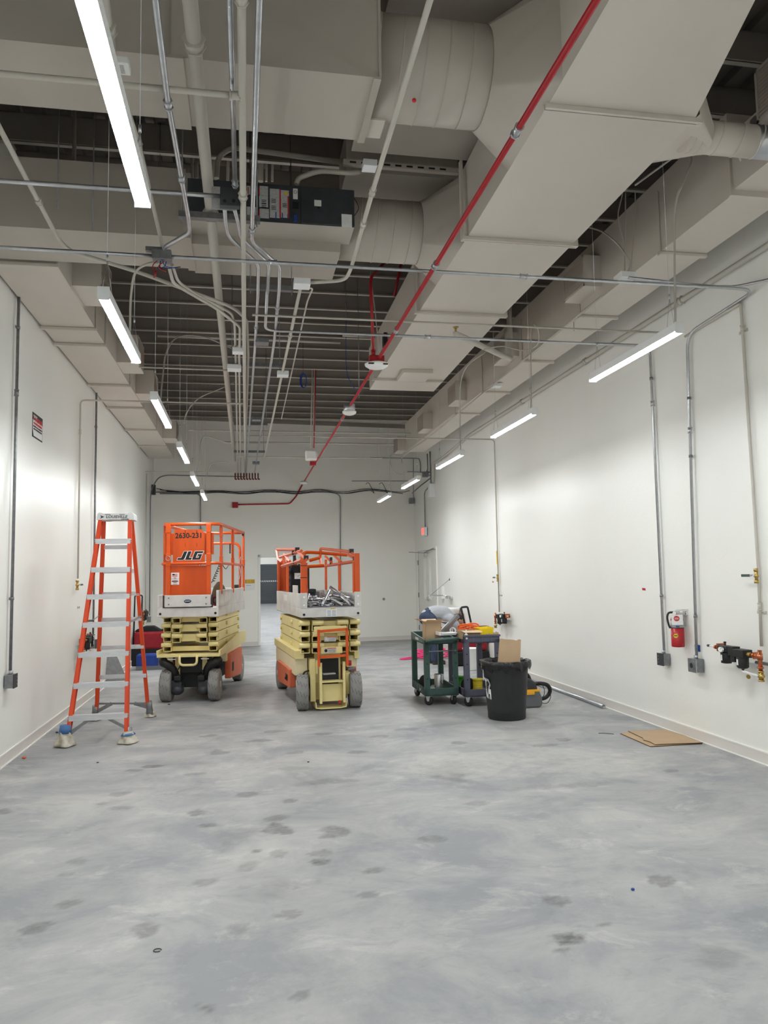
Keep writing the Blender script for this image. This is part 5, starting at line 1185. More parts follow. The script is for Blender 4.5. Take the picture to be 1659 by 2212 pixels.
# ------------------------------------------------------------------ service carts
def cart(name, label, x0, y0, wd, ln, m, rz, zt, handle):
    t = thing(name, label, 'cart', (x0, y0, 0), rz)
    def tray(z0, z1, nm):
        b = MB(); b.box(0, wd, 0, ln, z0, z0+.02)
        th = .022
        for q in ((0, wd, 0, th), (0, wd, ln-th, ln), (0, th, 0, ln), (wd-th, wd, 0, ln)): b.box(q[0], q[1], q[2], q[3], z0, z1)
        for i in range(1, 4): b.box(wd*i/4-.008, wd*i/4+.008, -.006, 0, z0+.01, z1-.006)
        for i in range(1, 6): b.box(-.006, 0, ln*i/6-.008, ln*i/6+.008, z0+.01, z1-.006)
        return b.build(nm, m, t, bevel=.006)
    tray(.115, .205, 'lower_tray')
    if not handle: tray(zt-.10, zt, 'upper_tray')
    else:
        b = MB(); b.box(0, wd, 0, ln, zt-.10, zt-.08); b.box(0, wd, ln-.022, ln, zt-.10, zt)
        for x0_ in (0, wd-.022): b.prism([(0, zt-.10), (ln, zt-.10), (ln, zt), (.10, zt-.035), (0, zt-.045)], x0_, x0_+.022, basis((0, 0, 0), (0, 1, 0), (0, 0, 1), (1, 0, 0)))
        b.box(0, wd, 0, .022, zt-.10, zt-.06); b.build('upper_tray', m, t, bevel=.005)
    for x, y in ((0, 0), (wd-.065, 0), (0, ln-.065), (wd-.065, ln-.065)):
        b = MB(); b.prism([(x, y), (x+.065, y), (x+.065, y+.02), (x+.024, y+.02), (x+.024, y+.065), (x, y+.065)] if x == 0 and y == 0 else ([(x, y), (x+.065, y), (x+.065, y+.065), (x+.041, y+.065), (x+.041, y+.02), (x, y+.02)] if y == 0 else [(x, y), (x+.065, y), (x+.065, y+.065), (x, y+.065)]), .12, zt-.05)
        lg = b.build('leg', m, t, bevel=.004)
        g = MB()
        for z in (.32, .50, .62): g.cyl((x+.032, y-.003, z), (x+.032, y+.001, z), .008, n=10)
        if y == 0: g.build('peg_hole', M['blackdeep'], lg)
    for i, (x, y) in enumerate(((.055, .06), (wd-.055, .06), (.055, ln-.07), (wd-.055, ln-.07))):
        c = thing('caster', '', '', (x, y, 0)); del c['label']; del c['category']; c.parent = t
        g = MB(); g.lathe([(.03, -.016), (.052, -.016), (.056, -.010), (.056, .010), (.052, .016), (.03, .016)], T(0, 0, .056) @ RZ(.3 if i else .9) @ RY(PI/2), 24); g.build('caster_wheel', M['black'], c)
        g = MB(); g.prism([(-.03, .112), (.03, .112), (.012, .05), (-.012, .05)], -.024, -.018, RZ(.3 if i else .9) @ basis((0, 0, 0), (0, 1, 0), (0, 0, 1), (1, 0, 0))); g.prism([(-.03, .112), (.03, .112), (.012, .05), (-.012, .05)], .018, .024, RZ(.3 if i else .9) @ basis((0, 0, 0), (0, 1, 0), (0, 0, 1), (1, 0, 0))); g.box(-.03, .03, -.03, .03, .106, .116); g.build('caster_fork', M['galv'], c)
    if handle:
        b = MB(); b.tube(bend([(.03, .0, zt-.07), (.05, -.09, zt-.045), (wd-.02, -.09, zt-.03), (wd-.0, .0, zt-.05)], .07, 5), .021, 12); b.prism([(0, 0), (.09, 0), (.0, -.14)], 0, .02, basis((.0, 0, zt-.10), (1, 0, 0), (0, 0, 1), (0, 1, 0))); b.build('push_handle', m, t)
        b = MB(); b.cyl((.06, -.03, zt-.18), (wd-.04, -.03, zt-.175), .006, n=8); b.cyl((.06, -.04, zt-.18), (.06, .01, zt-.18), .008); b.cyl((wd-.04, -.04, zt-.175), (wd-.04, .01, zt-.175), .008); b.build('towel_bar', M['galvd'], t)
        b = MB(); b.box(-.003, -.001, .35, .55, zt-.075, zt-.045); b.build('name_strip', M['paperg'], t)
        b = MB(); b.cyl((-.008, .28, .16), (-.0055, .28, .16), .018); b.build('round_sticker', M['paper'], t)
    else:
        b = MB(); b.box(-.01, wd+.01, -.012, .0, zt-.025, zt); b.build('rim', m, t, bevel=.004)
    return t
C1 = (2.115, 9.06); k1 = cart('utility_cart', 'dark green plastic utility cart carrying a tall cardboard box', C1[0], C1[1], .415, .86, M['greencart'], -.03, .83, True)
C2 = (2.555, 8.86); k2 = cart('utility_cart', 'slate blue plastic utility cart behind the black trash can', C2[0], C2[1], .44, .84, M['bluecart'], -.03, .845, False)
W1 = chain(k1); WC2 = chain(k2)
def put(W, name, label, cat, mb, m, loc, rz=0, bevel=0, tilt=(0, 0)):
    o = mb.build(name, m, None, bevel=bevel); o.location = W @ Vector(loc); o.rotation_euler = (tilt[0], tilt[1], rz-.03); return tag(o, label, cat)
# on the green cart
z1 = .752
b = MB()
for q in ((0, .20, 0, .005, 0, .24), (0, .20, .155, .16, 0, .24), (0, .005, 0, .16, 0, .24), (.195, .20, 0, .16, 0, .24), (0, .20, 0, .16, 0, .005)): b.box(*q)
bxo = put(W1, 'cardboard_box', 'tall open cardboard box standing on the green cart', 'box', b, M['cardboard'], (.045, .12, z1), .05)
for q in ([(0, 0, .24), (.20, 0, .24), (.205, -.085, .265), (-.0, -.085, .27)], [(.20, 0, .24), (.20, .16, .24), (.29, .15, .23), (.285, .01, .235)], [(0, 0, .24), (0, .16, .24), (-.10, .16, .27), (-.09, .0, .285)], [(0, .16, .24), (.20, .16, .24), (.19, .24, .26), (.01, .24, .26)]):
    g = MB(); g.add([Vector(p) for p in q]+[Vector(p)+Vector((0, 0, .004)) for p in q], [(3, 2, 1, 0), (4, 5, 6, 7), (0, 1, 5, 4), (1, 2, 6, 5), (2, 3, 7, 6), (3, 0, 4, 7)]); g.build('flap', M['cardlight'], bxo)
put(W1, 'paper_stack', 'white stack of bent sheet metal and papers on the green cart front edge', 'stack', MB().box(0, .20, 0, .16, 0, .014).box(.01, .21, -.01, .15, .016, .03).box(-.02, .0, -.01, .15, 0, .04), M['fixture'], (.20, -.03, z1+.085), .1, .004)
o = put(W1, 'small_carton', 'small red and white carton on the green cart', 'box', MB().box(0, .13, 0, .10, 0, .095), M['redbox'], (.26, .34, z1+.06), -.1)
g = MB(); g.box(.045, .125, -.002, 0, .02, .07); g.build('label', M['paper'], o)
g = MB()
for j in range(3): g.box(.055, .115, -.003, -.002, .03+.014*j, .037+.014*j)
g.build('label_print', M['inkred'], o)
p0, p1 = W1 @ Vector((.25, .18, z1+.08)), W1 @ Vector((.50, .30, z1+.30))
o = MB().htube((0, 0, 0), p1-p0, .05, .045, .003).build('bent_strut', M['galvd']); o.location = p0; tag(o, 'grey steel channel leaning up from the green cart to the right', 'strut')
p0, p1 = W1 @ Vector((.20, .24, z1+.07)), W1 @ Vector((.41, .36, z1+.22))
o = MB().bar((0, 0, 0), p1-p0, .04, .012).build('metal_strip', M['alu']); o.location = p0; tag(o, 'flat metal strip leaning beside the grey channel on the green cart', 'strip')
for i, (x, r) in enumerate(((.30, .045), (.35, .035))):
    o = MB().tube([(r*math.cos(a*PI/8), .02*math.sin(a*PI/8), r*math.sin(a*PI/8)) for a in range(16)], .012, 6, closed=True).build('tape_roll', M['paper' if i else 'paperg']); o.location = W1 @ Vector((x+.06, .22, z1+.12)); tag(o, ['pale roll of tape near the red carton', 'smaller white roll of tape near the red carton'][i], 'tape')
# lower shelf of the green cart
o = put(W1, 'steel_tumbler', 'tall brushed steel tumbler on the green cart lower shelf', 'tumbler', MB().lathe([(.043, 0), (.047, .02), (.060, .215), (.057, .218), (.05, .21)], None, 24), M['steeltag'], (.20, .16, .137), 0, 0, (0, .03))
g = MB(); g.tube(spline([(.03, -.046, .15), (.01, -.054, .14), (.015, -.054, .115), (.03, -.047, .11), (.035, -.044, .095)], 4), .0025, 5); g.build('mark', M['gunmetal'], o)
put(W1, 'reel', 'black cable reel on the green cart lower shelf', 'reel', MB().lathe([(.085, -.02), (.09, -.01), (.09, .01), (.085, .02)], RY(PI/2) @ RX(.2), 24), M['blackfab'], (.09, .42, .228), .9)
put(W1, 'spool', 'small white spool at the front of the green cart lower shelf', 'spool', MB().lathe([(.042, 0), (.042, .01), (.036, .014), (.036, .045), (.042, .049), (.042, .06), (.02, .06)], None, 20), M['paper'], (.115, .07, .137))
put(W1, 'tool_pouch', 'flat black pouch under the steel tumbler', 'pouch', MB().box(-.08, .09, -.06, .07, 0, .02), M['blackfab'], (.22, .28, .136), .3, .008)
# on the blue cart
z2 = .765
b = MB()
for q in ((0, .26, 0, .004, 0, .10), (0, .26, .176, .18, 0, .10), (0, .004, 0, .18, 0, .10), (.256, .26, 0, .18, 0, .10), (0, .26, 0, .18, 0, .004)): b.box(*q)
o = put(WC2, 'cardboard_tray', 'open cardboard tray on the blue cart beside the yellow bin', 'box', b, M['cardboard'], (-.02, .05, z2+.03), .06)
g = MB(); g.add([(0, 0, .10), (.26, 0, .10), (.25, -.05, .075), (.03, -.05, .08)], [(0, 1, 2, 3), (3, 2, 1, 0)]); g.build('flap', M['cardlight'], o)
b = MB()
b.add([(0, 0, 0), (.15, 0, 0), (.15, .2, 0), (0, .2, 0), (-.012, -.012, .115), (.165, -.012, .125), (.165, .215, .13), (-.012, .215, .12)], [(3, 2, 1, 0), (0, 1, 5, 4), (1, 2, 6, 5), (2, 3, 7, 6), (3, 0, 4, 7)])
b.add([(.005, .005, .004), (.145, .005, .004), (.145, .195, .004), (.005, .195, .004), (-.006, -.006, .115), (.159, -.006, .125), (.159, .209, .13), (-.006, .209, .12)], [(0, 1, 2, 3), (4, 5, 1, 0), (5, 6, 2, 1), (6, 7, 3, 2), (7, 4, 0, 3)])
o = put(WC2, 'storage_bin', 'bright yellow plastic bin on the blue cart', 'bin', b, M['yellow'], (.225, .06, z2+.03), .05)
b = MB()
for k in range(7): b.tube([((.14-.006*(k % 3))*math.cos(a*PI/12), (.10-.004*k)*math.sin(a*PI/12), .012*k+.018*math.sin(a*PI/6+k)) for a in range(24)], .0095, 6, closed=True)
put(WC2, 'extension_cord', 'orange extension cord coiled on top of the blue cart', 'cord', b, M['orangecord'], (.16, .36, z2+.10), .2)
put(WC2, 'tool_case', 'rounded black tool case behind the yellow bin', 'case', MB().box(-.09, .09, -.06, .06, 0, .14), M['black'], (.335, .36, z2+.02), .1, .03)
for i, (x, h, w_) in enumerate(((.275, .065, .075), (.36, .085, .085))):
    o = put(WC2, 'torn_cardboard', ['small torn cardboard piece before the yellow bin, left one', 'small torn cardboard piece before the yellow bin, right one'][i], 'cardboard', MB().prism([(0, 0), (w_, 0), (w_*.95, h*.8), (w_*.55, h), (w_*.45, h*.82), (.01, h*.9)], 0, .004, basis((0, 0, 0), (1, 0, 0), (0, .3, .95), (0, -1, .3))), M['cardboard'], (x, .015, z2+.03))
put(WC2, 'glue_bottle', 'small white squeeze bottle on the blue cart edge', 'bottle', MB().lathe([(.022, 0), (.024, .01), (.022, .05), (.008, .075), (.004, .115), (.003, .116)], None, 14), M['white'], (.035, .02, z2+.03))
o = put(WC2, 'green_wire_spool', 'green spool of wire on the blue cart lower shelf', 'spool', MB().lathe([(.075, 0), (.075, .01), (.066, .014), (.066, .15), (.075, .154), (.075, .165), (.03, .165)], None, 22), M['greenplastic'], (.045, .50, .137))
o = put(WC2, 'yellow_wire_spool', 'yellow spool of wire on the blue cart lower shelf', 'spool', MB().lathe([(.066, 0), (.066, .01), (.058, .014), (.060, .05), (.058, .09), (.060, .13), (.058, .16), (.066, .164), (.066, .175), (.03, .175)], None, 22), M['yellowwire'], (.19, .13, .137))
for k in range(6):
    g = MB(); z = .03+.022*k; g.tube([(.0605*math.cos(a*PI/12), .0605*math.sin(a*PI/12), z+.006*math.sin(a*PI/12+k)) for a in range(24)], .002, 4, closed=True); g.build('wire_turn', M['gold'], o)
put(WC2, 'reel', 'black cable reel leaning on the blue cart lower shelf', 'reel', MB().lathe([(.085, -.02), (.09, -.01), (.09, .01), (.085, .02)], RY(PI/2) @ RZ(.2), 24), M['blackfab'], (.09, .20, .228), 1.2)
# ------------------------------------------------------------------ trash can
tc = thing('trash_can', 'big charcoal plastic trash can lined with a black bag', 'trash can', (2.80, 8.10, 0))
rz_ = at(1092, 1432, Y=7.90).z
b = MB(); b.lathe([(.195, 0), (.205, .012), (.216, .50), (.219, .525), (.250, .555), (.262, rz_-.02), (.272, rz_-.015), (.272, rz_), (.258, rz_), (.248, .60), (.21, .10), (.20, .03)], None, 48); bd = b.build('can_body', M['canbody'], tc)
rr = random.Random(4)
def drape(prof, n=72, amp=.006):
    vs, fs = [], []; ph = [rr.uniform(0, 6.28) for _ in range(6)]
    for i, (r, z) in enumerate(prof):
        u = i/(len(prof)-1)
        for k in range(n):
            a = 2*PI*k/n; w_ = amp*(.4+u)*(math.sin(9*a+ph[0]+u)+.7*math.sin(17*a+ph[1]-u*2)+.5*math.sin(29*a+ph[2]))
            vs.append(((r+w_)*math.cos(a), (r+w_)*math.sin(a), z+(w_*2.2 if u > .9 or u < .1 else w_*.4)))
    for i in range(len(prof)-1):
        for k in range(n): l = (k+1) % n; fs.append((i*n+k, i*n+l, (i+1)*n+l, (i+1)*n+k))
    return MB().add(vs, fs, True)
drape([(.20, rz_-.22), (.235, rz_-.10), (.250, rz_-.02), (.264, rz_+.012), (.275, rz_+.004), (.278, rz_-.03), (.276, rz_-.055), (.273, rz_-.08)]).build('liner_bag', M['bag'], tc)
b = MB(); vs = []
for k in range(9):
    a = PI+.02+.42*k/8
    for j in range(5):
        z = .46-.22*j/4; r = .226+.006*math.sin(k*.9+j) if j else .258; vs.append((r*math.cos(a)*1.01, r*math.sin(a)*1.01, z-.02*k/8))
fs = [(k*5+j, (k+1)*5+j, (k+1)*5+j+1, k*5+j+1) for k in range(8) for j in range(4)]
b.add(vs, fs+[f[::-1] for f in fs], True); pn = b.build('taped_notice', M['paper'], tc)
b = MB()
for j, (z, L) in enumerate(((.435, .25), (.38, .8), (.352, .95), (.328, .8), (.305, .6))):
    for k in range(3):
        a0 = PI+.08+.30*L*k/3; a1 = a0+.30*L/3*.8; r = .2365
        b.add([(r*math.cos(a0), r*math.sin(a0), z), (r*math.cos(a1), r*math.sin(a1), z), (r*math.cos(a1), r*math.sin(a1), z+.006), (r*math.cos(a0), r*math.sin(a0), z+.006)], [(0, 1, 2, 3), (3, 2, 1, 0)])
b.build('notice_print', M['galvd'], pn)
b = MB()
for p, q in (((-.11, .55), (-.115, .53)), ((-.10, .565), (-.10, .53)), ((-.10, .53), (-.085, .53)), ((-.075, .56), (-.06, .565)), ((-.06, .565), (-.075, .53)), ((-.075, .53), (-.055, .53))):
    for_ = lambda x, z: (x, -math.sqrt(.2265**2-x*x)-.001 if z < .556 else -math.sqrt(.235**2-x*x)-.002, z)
    b.tube([for_(*p), for_(*q)], .0022, 4)
b.build('scratch', M['galvd'], bd)
tcw = chain(tc)
p0 = Vector((.0, .0, rz_-.06)); o = MB()
o.prism([(-.135, 0), (.115, -.03), (.155, .24), (.13, .245), (.10, .232), (.06, .244), (-.03, .252), (-.085, .262), (-.09, .25)], 0, .035, basis((0, 0, 0), (1, .1, 0), (.02, .25, .97), (.1, -1, .25)))
o = o.build('cardboard_carton', M['cardboard'], None, bevel=.003); o.location = tcw @ Vector((.035, -.02, rz_-.02)); tag(o, 'flattened cardboard carton sticking out of the trash can', 'cardboard')
# ------------------------------------------------------------------ vacuum cleaner
vp = at(1157, 1531, Z=0); vt = thing('shop_vacuum', 'grey and amber shop vacuum half hidden behind the trash can', 'vacuum', (vp.x-.05, vp.y+.20, 0))
b = MB(); b.prism([(-.17, 0), (.14, 0), (.165, .04), (.16, .12), (.125, .20), (-.15, .20), (-.19, .12), (-.19, .03)], -.15, .15, basis((0, 0, 0), (1, 0, 0), (0, 0, 1), (0, -1, 0))); b.build('tank', M['greyplastic'], vt, bevel=.03)
b = MB(); b.prism([(-.15, .20), (.125, .20), (.085, .29), (.03, .335), (-.10, .335), (-.14, .29)], -.13, .13, basis((0, 0, 0), (1, 0, 0), (0, 0, 1), (0, -1, 0))); b.build('motor_head', M['gunmetal'], vt, bevel=.025)
b = MB(); b.box(-.16, .132, -.155, .155, .185, .212); b.box(-.05, .06, -.168, -.15, .155, .19); b.build('clamp_band', M['dewalt'], vt, bevel=.006)
b = MB(); b.box(-.10, -.02, -.136, -.128, .215, .27); b.build('label', M['paperg'], vt)
b = MB(); b.tube(spline([(-.10, 0, .32), (-.04, 0, .385), (.04, 0, .36), (.07, 0, .29)], 6), .022, 10); b.build('carry_handle', M['black'], vt)
b = MB(); b.tube(spline([(.10, -.02, .25), (.18, -.02, .26), (.28, -.01, .235), (.315, 0, .16), (.26, .0, .09), (.15, 0, .07)], 8), .024, 10); b.build('hose', M['black'], vt)
b = MB(); b.tube(spline([(.10, -.06, .26), (.16, -.07, .275), (.21, -.07, .22), (.21, -.07, .13), (.16, -.07, .08), (.20, -.06, .035), (.26, -.06, .04), (.30, -.05, .10), (.30, -.04, .16)], 8), .0045, 5); b.build('power_cord', M['wirek'], vt)
# ------------------------------------------------------------------ things lying about on the floor
p, q = at(1304, 1527, Z=.02), at(1150, 1467, Z=.02); p.x = min(p.x, XR-.05); q.x = min(q.x, XR-.05)
for i, (dx, z, l) in enumerate(((0, .024, 'long galvanized pipe on the floor along the right wall'), (-.055, .013, 'second pipe on the floor beside the long pipe by the vacuum'))):
    a = p+Vector((dx, 0 if i == 0 else 1.6, 0)); c = q+Vector((dx, 1.5, 0)); a.z = c.z = z
    o = MB().pipe((0, 0, 0), c-a, z-.001, .003, 14).build('loose_pipe', M['galv']); o.location = a; tag(o, l, 'pipe')
for i, pts in enumerate(([(1340, 1583), (1376, 1577), (1517, 1604), (1405, 1611)], [(1357, 1577), (1437, 1574), (1475, 1585), (1518, 1602), (1430, 1605), (1415, 1606), (1404, 1600), (1390, 1596), (1389, 1592)])):
    P = [at(x, y, Z=.012+.012*i) for x, y in pts]
    P = [Vector((min(v.x, XR-.03), v.y, v.z)) for v in P]
    c = sum(P, Vector())/len(P); b = MB(); b.prism([(v.x-c.x, v.y-c.y) for v in P], -.003, .003)
    o = b.build('cardboard_sheet', M['cardboard']); o.location = (c.x, c.y, .005+.008*i); o.rotation_euler = (0, 0, 0); tag(o, ['flat cardboard sheet on the floor, the lower of two by the right wall', 'flat cardboard sheet on the floor, the upper of two by the right wall'][i], 'cardboard')
    e = MB(); n_ = len(P)
    for k in range(n_): 
        u, v = P[k]-c, P[(k+1) % n_]-c; u.z = v.z = 0; d_ = (v-u).normalized()*.001; nn = Vector((d_.y, -d_.x, 0)); 
        if (u+v).dot(nn) < 0: nn = -nn
        e.add([u+nn+Vector((0, 0, -.003)), v+nn+Vector((0, 0, -.003)), v+nn+Vector((0, 0, .0032)), u+nn+Vector((0, 0, .0032))], [(0, 1, 2, 3), (3, 2, 1, 0)])
    e.build('cut_edge', M['cardedge'], o)
for nm, lb_, px, py, rgb, s in (('chip', 'scrap of pink foam on the floor by the left baseboard', 52, 1638, 'orangefaded', (.02, .015, .01)), ('chip', 'dark pebble beside the left ladder foot', 123, 1583, 'gunmetal', (.016, .013, .008)), ('chip', 'dark chip on the floor right of the ladder', 211, 1647, 'gunmetal', (.012, .008, .004)), ('bottle_cap', 'small blue cap on the floor at lower right', 1367, 1922, 'inkblue', (.010, .008, .006)), ('chip', 'black chip on the floor below the second lift', 666, 1646, 'ink', (.010, .006, .004)), ('chip', 'dark chip under the first lift front wheel', 365, 1522, 'ink', (.018, .01, .006))):
    q = at(px, py, Z=.003); o = MB().ball((0, 0, s[2]), s, 10, 6).build(nm, M[rgb]); o.location = (q.x, q.y, 0); tag(o, lb_, 'chip', kind='thing')
q = at(340, 2053, Z=.002); o = MB().tube([(.016*math.cos(a*PI/9), .014*math.sin(a*PI/9), .002) for a in range(17)], .002, 5).build('wire_ring', M['gunmetal']); o.location = (q.x, q.y, .001); tag(o, 'small dark wire ring on the floor at lower left', 'ring')
p, q = at(1293, 1584, Z=.002), at(1326, 1586, Z=.002); o = MB().tube(spline([p-p, (q-p)/2+Vector((0, .02, 0)), q-p], 6), .003, 5).build('wire_scrap', M['wirek']); o.location = (p.x, p.y, .003); tag(o, 'short dark wire scrap on the floor before the cardboard', 'wire')
# pink hose heap
hq = at(905, 1424, Z=0); b = MB(); rr = random.Random(3)
for k in range(9):
    cx = rr.uniform(-.12, .75); r1, r2 = rr.uniform(.16, .30), rr.uniform(.10, .2); z = .012+.016*k
    b.tube([(cx+r1*math.cos(a*PI/12), rr.uniform(-.01, .01)+r2*math.sin(a*PI/12)+.1*math.sin(k), z+.02*math.sin(a*PI/6+k)+.012) for a in range(24)], .012, 6, closed=True)
b.tube(spline([(-.1, 0, .02), (-.30, -.05, .013), (-.34, .05, .013), (-.1, .12, .03)], 8), .012, 6)
tag(b.build('pink_cord', M['pink'], origin=(0, 0, 0)), 'heap of pink cord on the floor at the worker feet', 'cord').location = (hq.x, hq.y, 0)
# red roller bag and white pail behind the carts
q = at(1012, 1437, Z=0); rb = thing('roller_bag', 'red and black roller tool bag behind the blue cart', 'bag', (q.x, q.y, 0))
b = MB(); b.box(-.30, .34, -.14, .16, .02, .25); b.build('lower_body', M['blackfab'], rb, bevel=.03)
b = MB(); b.box(-.28, .32, -.12, .15, .25, .52); b.build('upper_body', M['redfab'], rb, bevel=.05)
hz0, hz1 = at(1010, 1360, Y=q.y).z, at(1003, 1312, Y=q.y).z; hx = at(1002, 1330, Y=q.y).x-q.x
b = MB(); b.tube(bend([(hx+.06, 0, .5), (hx-.05, .0, hz1), (hx+.07, 0, hz1+.01), (hx+.17, 0, .5)], .03), .018, 8); b.build('pull_handle', M['black'], rb)
q = at(1018, 1450, Z=0); o = MB().lathe([(.10, 0), (.105, .02), (.125, .34), (.132, .345), (.132, .36), (.12, .36), (.10, .05)], None, 24).build('pail', M['white']); o.location = (q.x+.04, q.y+.15, 0); tag(o, 'white plastic pail behind the blue cart legs', 'pail')
# tool bags by the left wall
q = at(330, 1447, Z=0); o = MB().box(-.26, .30, -.13, .13, 0, .27).build('tool_bag', M['bluefab'], None, bevel=.03); o.location = (q.x-.02, q.y+.12, 0); tag(o, 'royal blue canvas tool bag on the floor behind the ladder', 'bag')
for x in (-.1, .12):
    g = MB(); g.box(x-.008, x+.008, -.136, -.128, .02, .2); g.build('strap', M['greyplastic'], o)
g = MB(); g.box(-.262, .302, -.135, -.12, .0, .07); g.build('base_panel', M['greyplastic'], o)
q = at(300, 1442, Z=0); rb = thing('tool_bag', 'red and black tool bag standing behind the blue bag', 'bag', (q.x+.12, q.y+.32, 0))
b = MB(); b.box(-.30, .42, -.12, .14, 0, .33); b.build('lower_body', M['blackfab'], rb, bevel=.03)
b = MB(); b.box(-.24, .38, -.13, .14, .30, .62); b.build('upper_body', M['redfab'], rb, bevel=.04)
b = MB(); b.prism([(-.24, .62), (.38, .60), (.36, .66), (.22, .65), (.10, .72), (-.05, .72), (-.2, .66)], -.10, .10, basis((0, 0, 0), (1, 0, 0), (0, 0, 1), (0, -1, 0))); b.build('flap', M['blackfab'], rb, bevel=.02)
b = MB(); b.tube(bend([(-.27, .05, .3), (-.25, .05, 1.28), (-.12, .05, 1.28), (-.14, .05, .3)], .03), .014, 8); b.build('pull_handle', M['black'], rb)
b = MB(); b.tube(spline([(.38, -.05, .56), (.46, -.08, .45), (.44, -.08, .30), (.38, -.1, .25)], 6), .016, 6); b.build('shoulder_strap', M['blackfab'], rb)
q = at(378, 1443, Z=0)
o = MB().tube(spline([(0, 0, .14), (.08, 0, .20), (.10, 0, .10), (.02, 0, .03), (.12, 0, .01)], 6), .012, 6).build('strap', M['blackfab']); o.location = (q.x-.28, q.y+.1, 0); tag(o, 'loose black strap beside the blue tool bag', 'strap')
q = at(237, 1485, Z=0); o = MB().prism([(-.10, 0), (.32, 0), (.10, .46), (-.02, .50), (-.06, .40)], 0, .02, basis((0, 0, 0), (1, 0, 0), (0, .35, .93), (0, -1, .35))).build('metal_plate', M['galvd']); o.location = (q.x-.05, q.y+.1, .01); tag(o, 'bent grey sheet metal leaning at the left wall behind the ladder', 'plate')
# ------------------------------------------------------------------ air preparation sets on the walls
def frl(label, x, y, z, rz, mir, tag_len=True):
    t = thing('air_regulator', label, 'air regulator', (x, y, z), rz)
    s = mir
    def bx(b, x0, x1, y0, y1, z0, z1): return b.box(min(s*x0, s*x1), max(s*x0, s*x1), y0, y1, z0, z1)
    b = MB(); b.lathe([(.004, 0), (.014, .008), (.012, .028), (.009, .034)], basis((0, 0, 0), (0, 1, 0), (0, 0, 1), (s, 0, 0)), 12); b.build('plug', M['gunmetal'], t)
    b = MB(); b.cyl((s*.03, 0, -.002), (s*.10, 0, -.003), .009); b.build('nipple', M['paper'], t)
    b = MB(); b.cyl((s*.095, 0, -.005), (s*.17, 0, -.008), .011); b.cyl((s*.10, 0, -.005), (s*.115, 0, -.005), .022); bx(b, .13, .155, -.014, .06, -.045, .04); b.build('copper_fitting', M['copper'], t)
    b = MB(); bx(b, .165, .275, -.04, .04, -.04, .028); hd = b.build('regulator_head', M['black'], t, bevel=.008)
    b = MB(); b.cyl((s*.215, 0, .028), (s*.215, 0, .05), .006); b.ball((s*.215, 0, .06), .012); b.build('knob', M['black'], hd)
    b = MB(); b.cyl((s*.235, -.04, -.012), (s*.235, -.062, -.012), .030, n=20); b.build('gauge', M['chrome'], hd)
    b = MB(); b.cyl((s*.235, -.0622, -.012), (s*.235, -.0635, -.012), .025, n=20); b.build('gauge_face', M['white'], hd)
    b = MB(); b.bar((s*.235, -.064, -.012), (s*.246, -.064, .003), .003, .001, (0, 1, 0)); b.build('gauge_needle', M['ink'], hd)
    b = MB(); b.lathe([(.02, -.165), (.04, -.16), (.043, -.05), (.04, -.04)], T(s*.222, 0, 0), 16); bw = b.build('filter_bowl', M['black'], t)
    b = MB(); bx(b, .215, .229, -.046, -.042, -.13, -.07); b.build('white_print', M['paper'], bw)
    b = MB(); bx(b, .28, .345, -.035, .035, -.07, .03); b.lathe([(.026, -.135), (.03, -.13), (.03, -.06)], T(s*.312, 0, 0), 14); b.build('lubricator', M['black'], t, bevel=.005)
    b = MB(); bx(b, .345, .465, -.045, .045, -.07, .012); b.lathe([(.005, -.215), (.012, -.19), (.035, -.185), (.044, -.17), (.046, -.07)], T(s*.405, 0, 0), 16); fb_ = b.build('filter_body', M['black'], t, bevel=.004)
    b = MB(); bx(b, .398, .412, -.05, -.045, -.15, -.09); b.build('white_print', M['paper'], fb_)
    b = MB(); b.cyl((s*.455, 0, -.03), (s*.50, 0, -.032), .02, n=10); b.cyl((s*.47, 0, -.03), (s*.485, 0, -.03), .024, n=6); b.build('brass_union', M['brass'], t)
    b = MB(); b.cyl((s*.495, 0, -.032), (s*.59, 0, -.036), .013); b.cyl((s*.525, 0, -.033), (s*.54, 0, -.033), .024, n=12); bx(b, .527, .537, -.01, .06, -.07, .0); b.cyl((s*.592, 0, .03), (s*.592, 0, -.185), .0155); b.cyl((s*.592, 0, -.005), (s*.592, 0, -.07), .02); b.cyl((s*.592, 0, -.14), (s*.592, 0, -.155), .024, n=12); b.build('copper_pipe', M['copper'], t)
    b = MB(); b.cyl((s*.592, 0, -.185), (s*.592, 0, -.28), .018); b.ball((s*.592, 0, -.232), .028); b.cyl((s*.592, 0, -.27), (s*.592, 0, -.285), .024, n=6); b.cyl((s*.592, 0, -.195), (s*.592, 0, -.18), .022, n=6); b.build('ball_valve', M['brass'], t)
    b = MB(); b.bar((s*.60, -.035, -.222), (s*.45, -.045, -.205), .018, .006, (0, 1, 0)); b.build('valve_handle', M['paper'], t)
    b = MB(); b.cyl((s*.515, -.045, -.25), (s*.515, -.048, -.25), .022, n=16); b.build('brass_tag', M['brass'], t)
    t.scale = (1.18, 1, .78)
    return t
p = at(1528, 1394, X=XR-.12); frl('nearest black and copper air regulator set, right of the fire extinguisher', XR-.12, p.y, p.z, -PI/2, 1)
zr = at(1098, 1331, X=XR-.1); frl('black and copper air regulator set on the right wall above the blue cart', XR-.1, yF-.70, zr.z, -PI/2, -1)
zr = at(182, 1385, X=XL+.1); frl('black and copper air regulator set on the left wall behind the ladder rail', XL+.1, yE+.70, zr.z+.03, PI/2, -1)
q = at(312, 1330, X=XL+.1); frl('farthest black and copper air regulator set, by the far left corner', XL+.1, q.y+.5, q.z+.06, PI/2, -1)
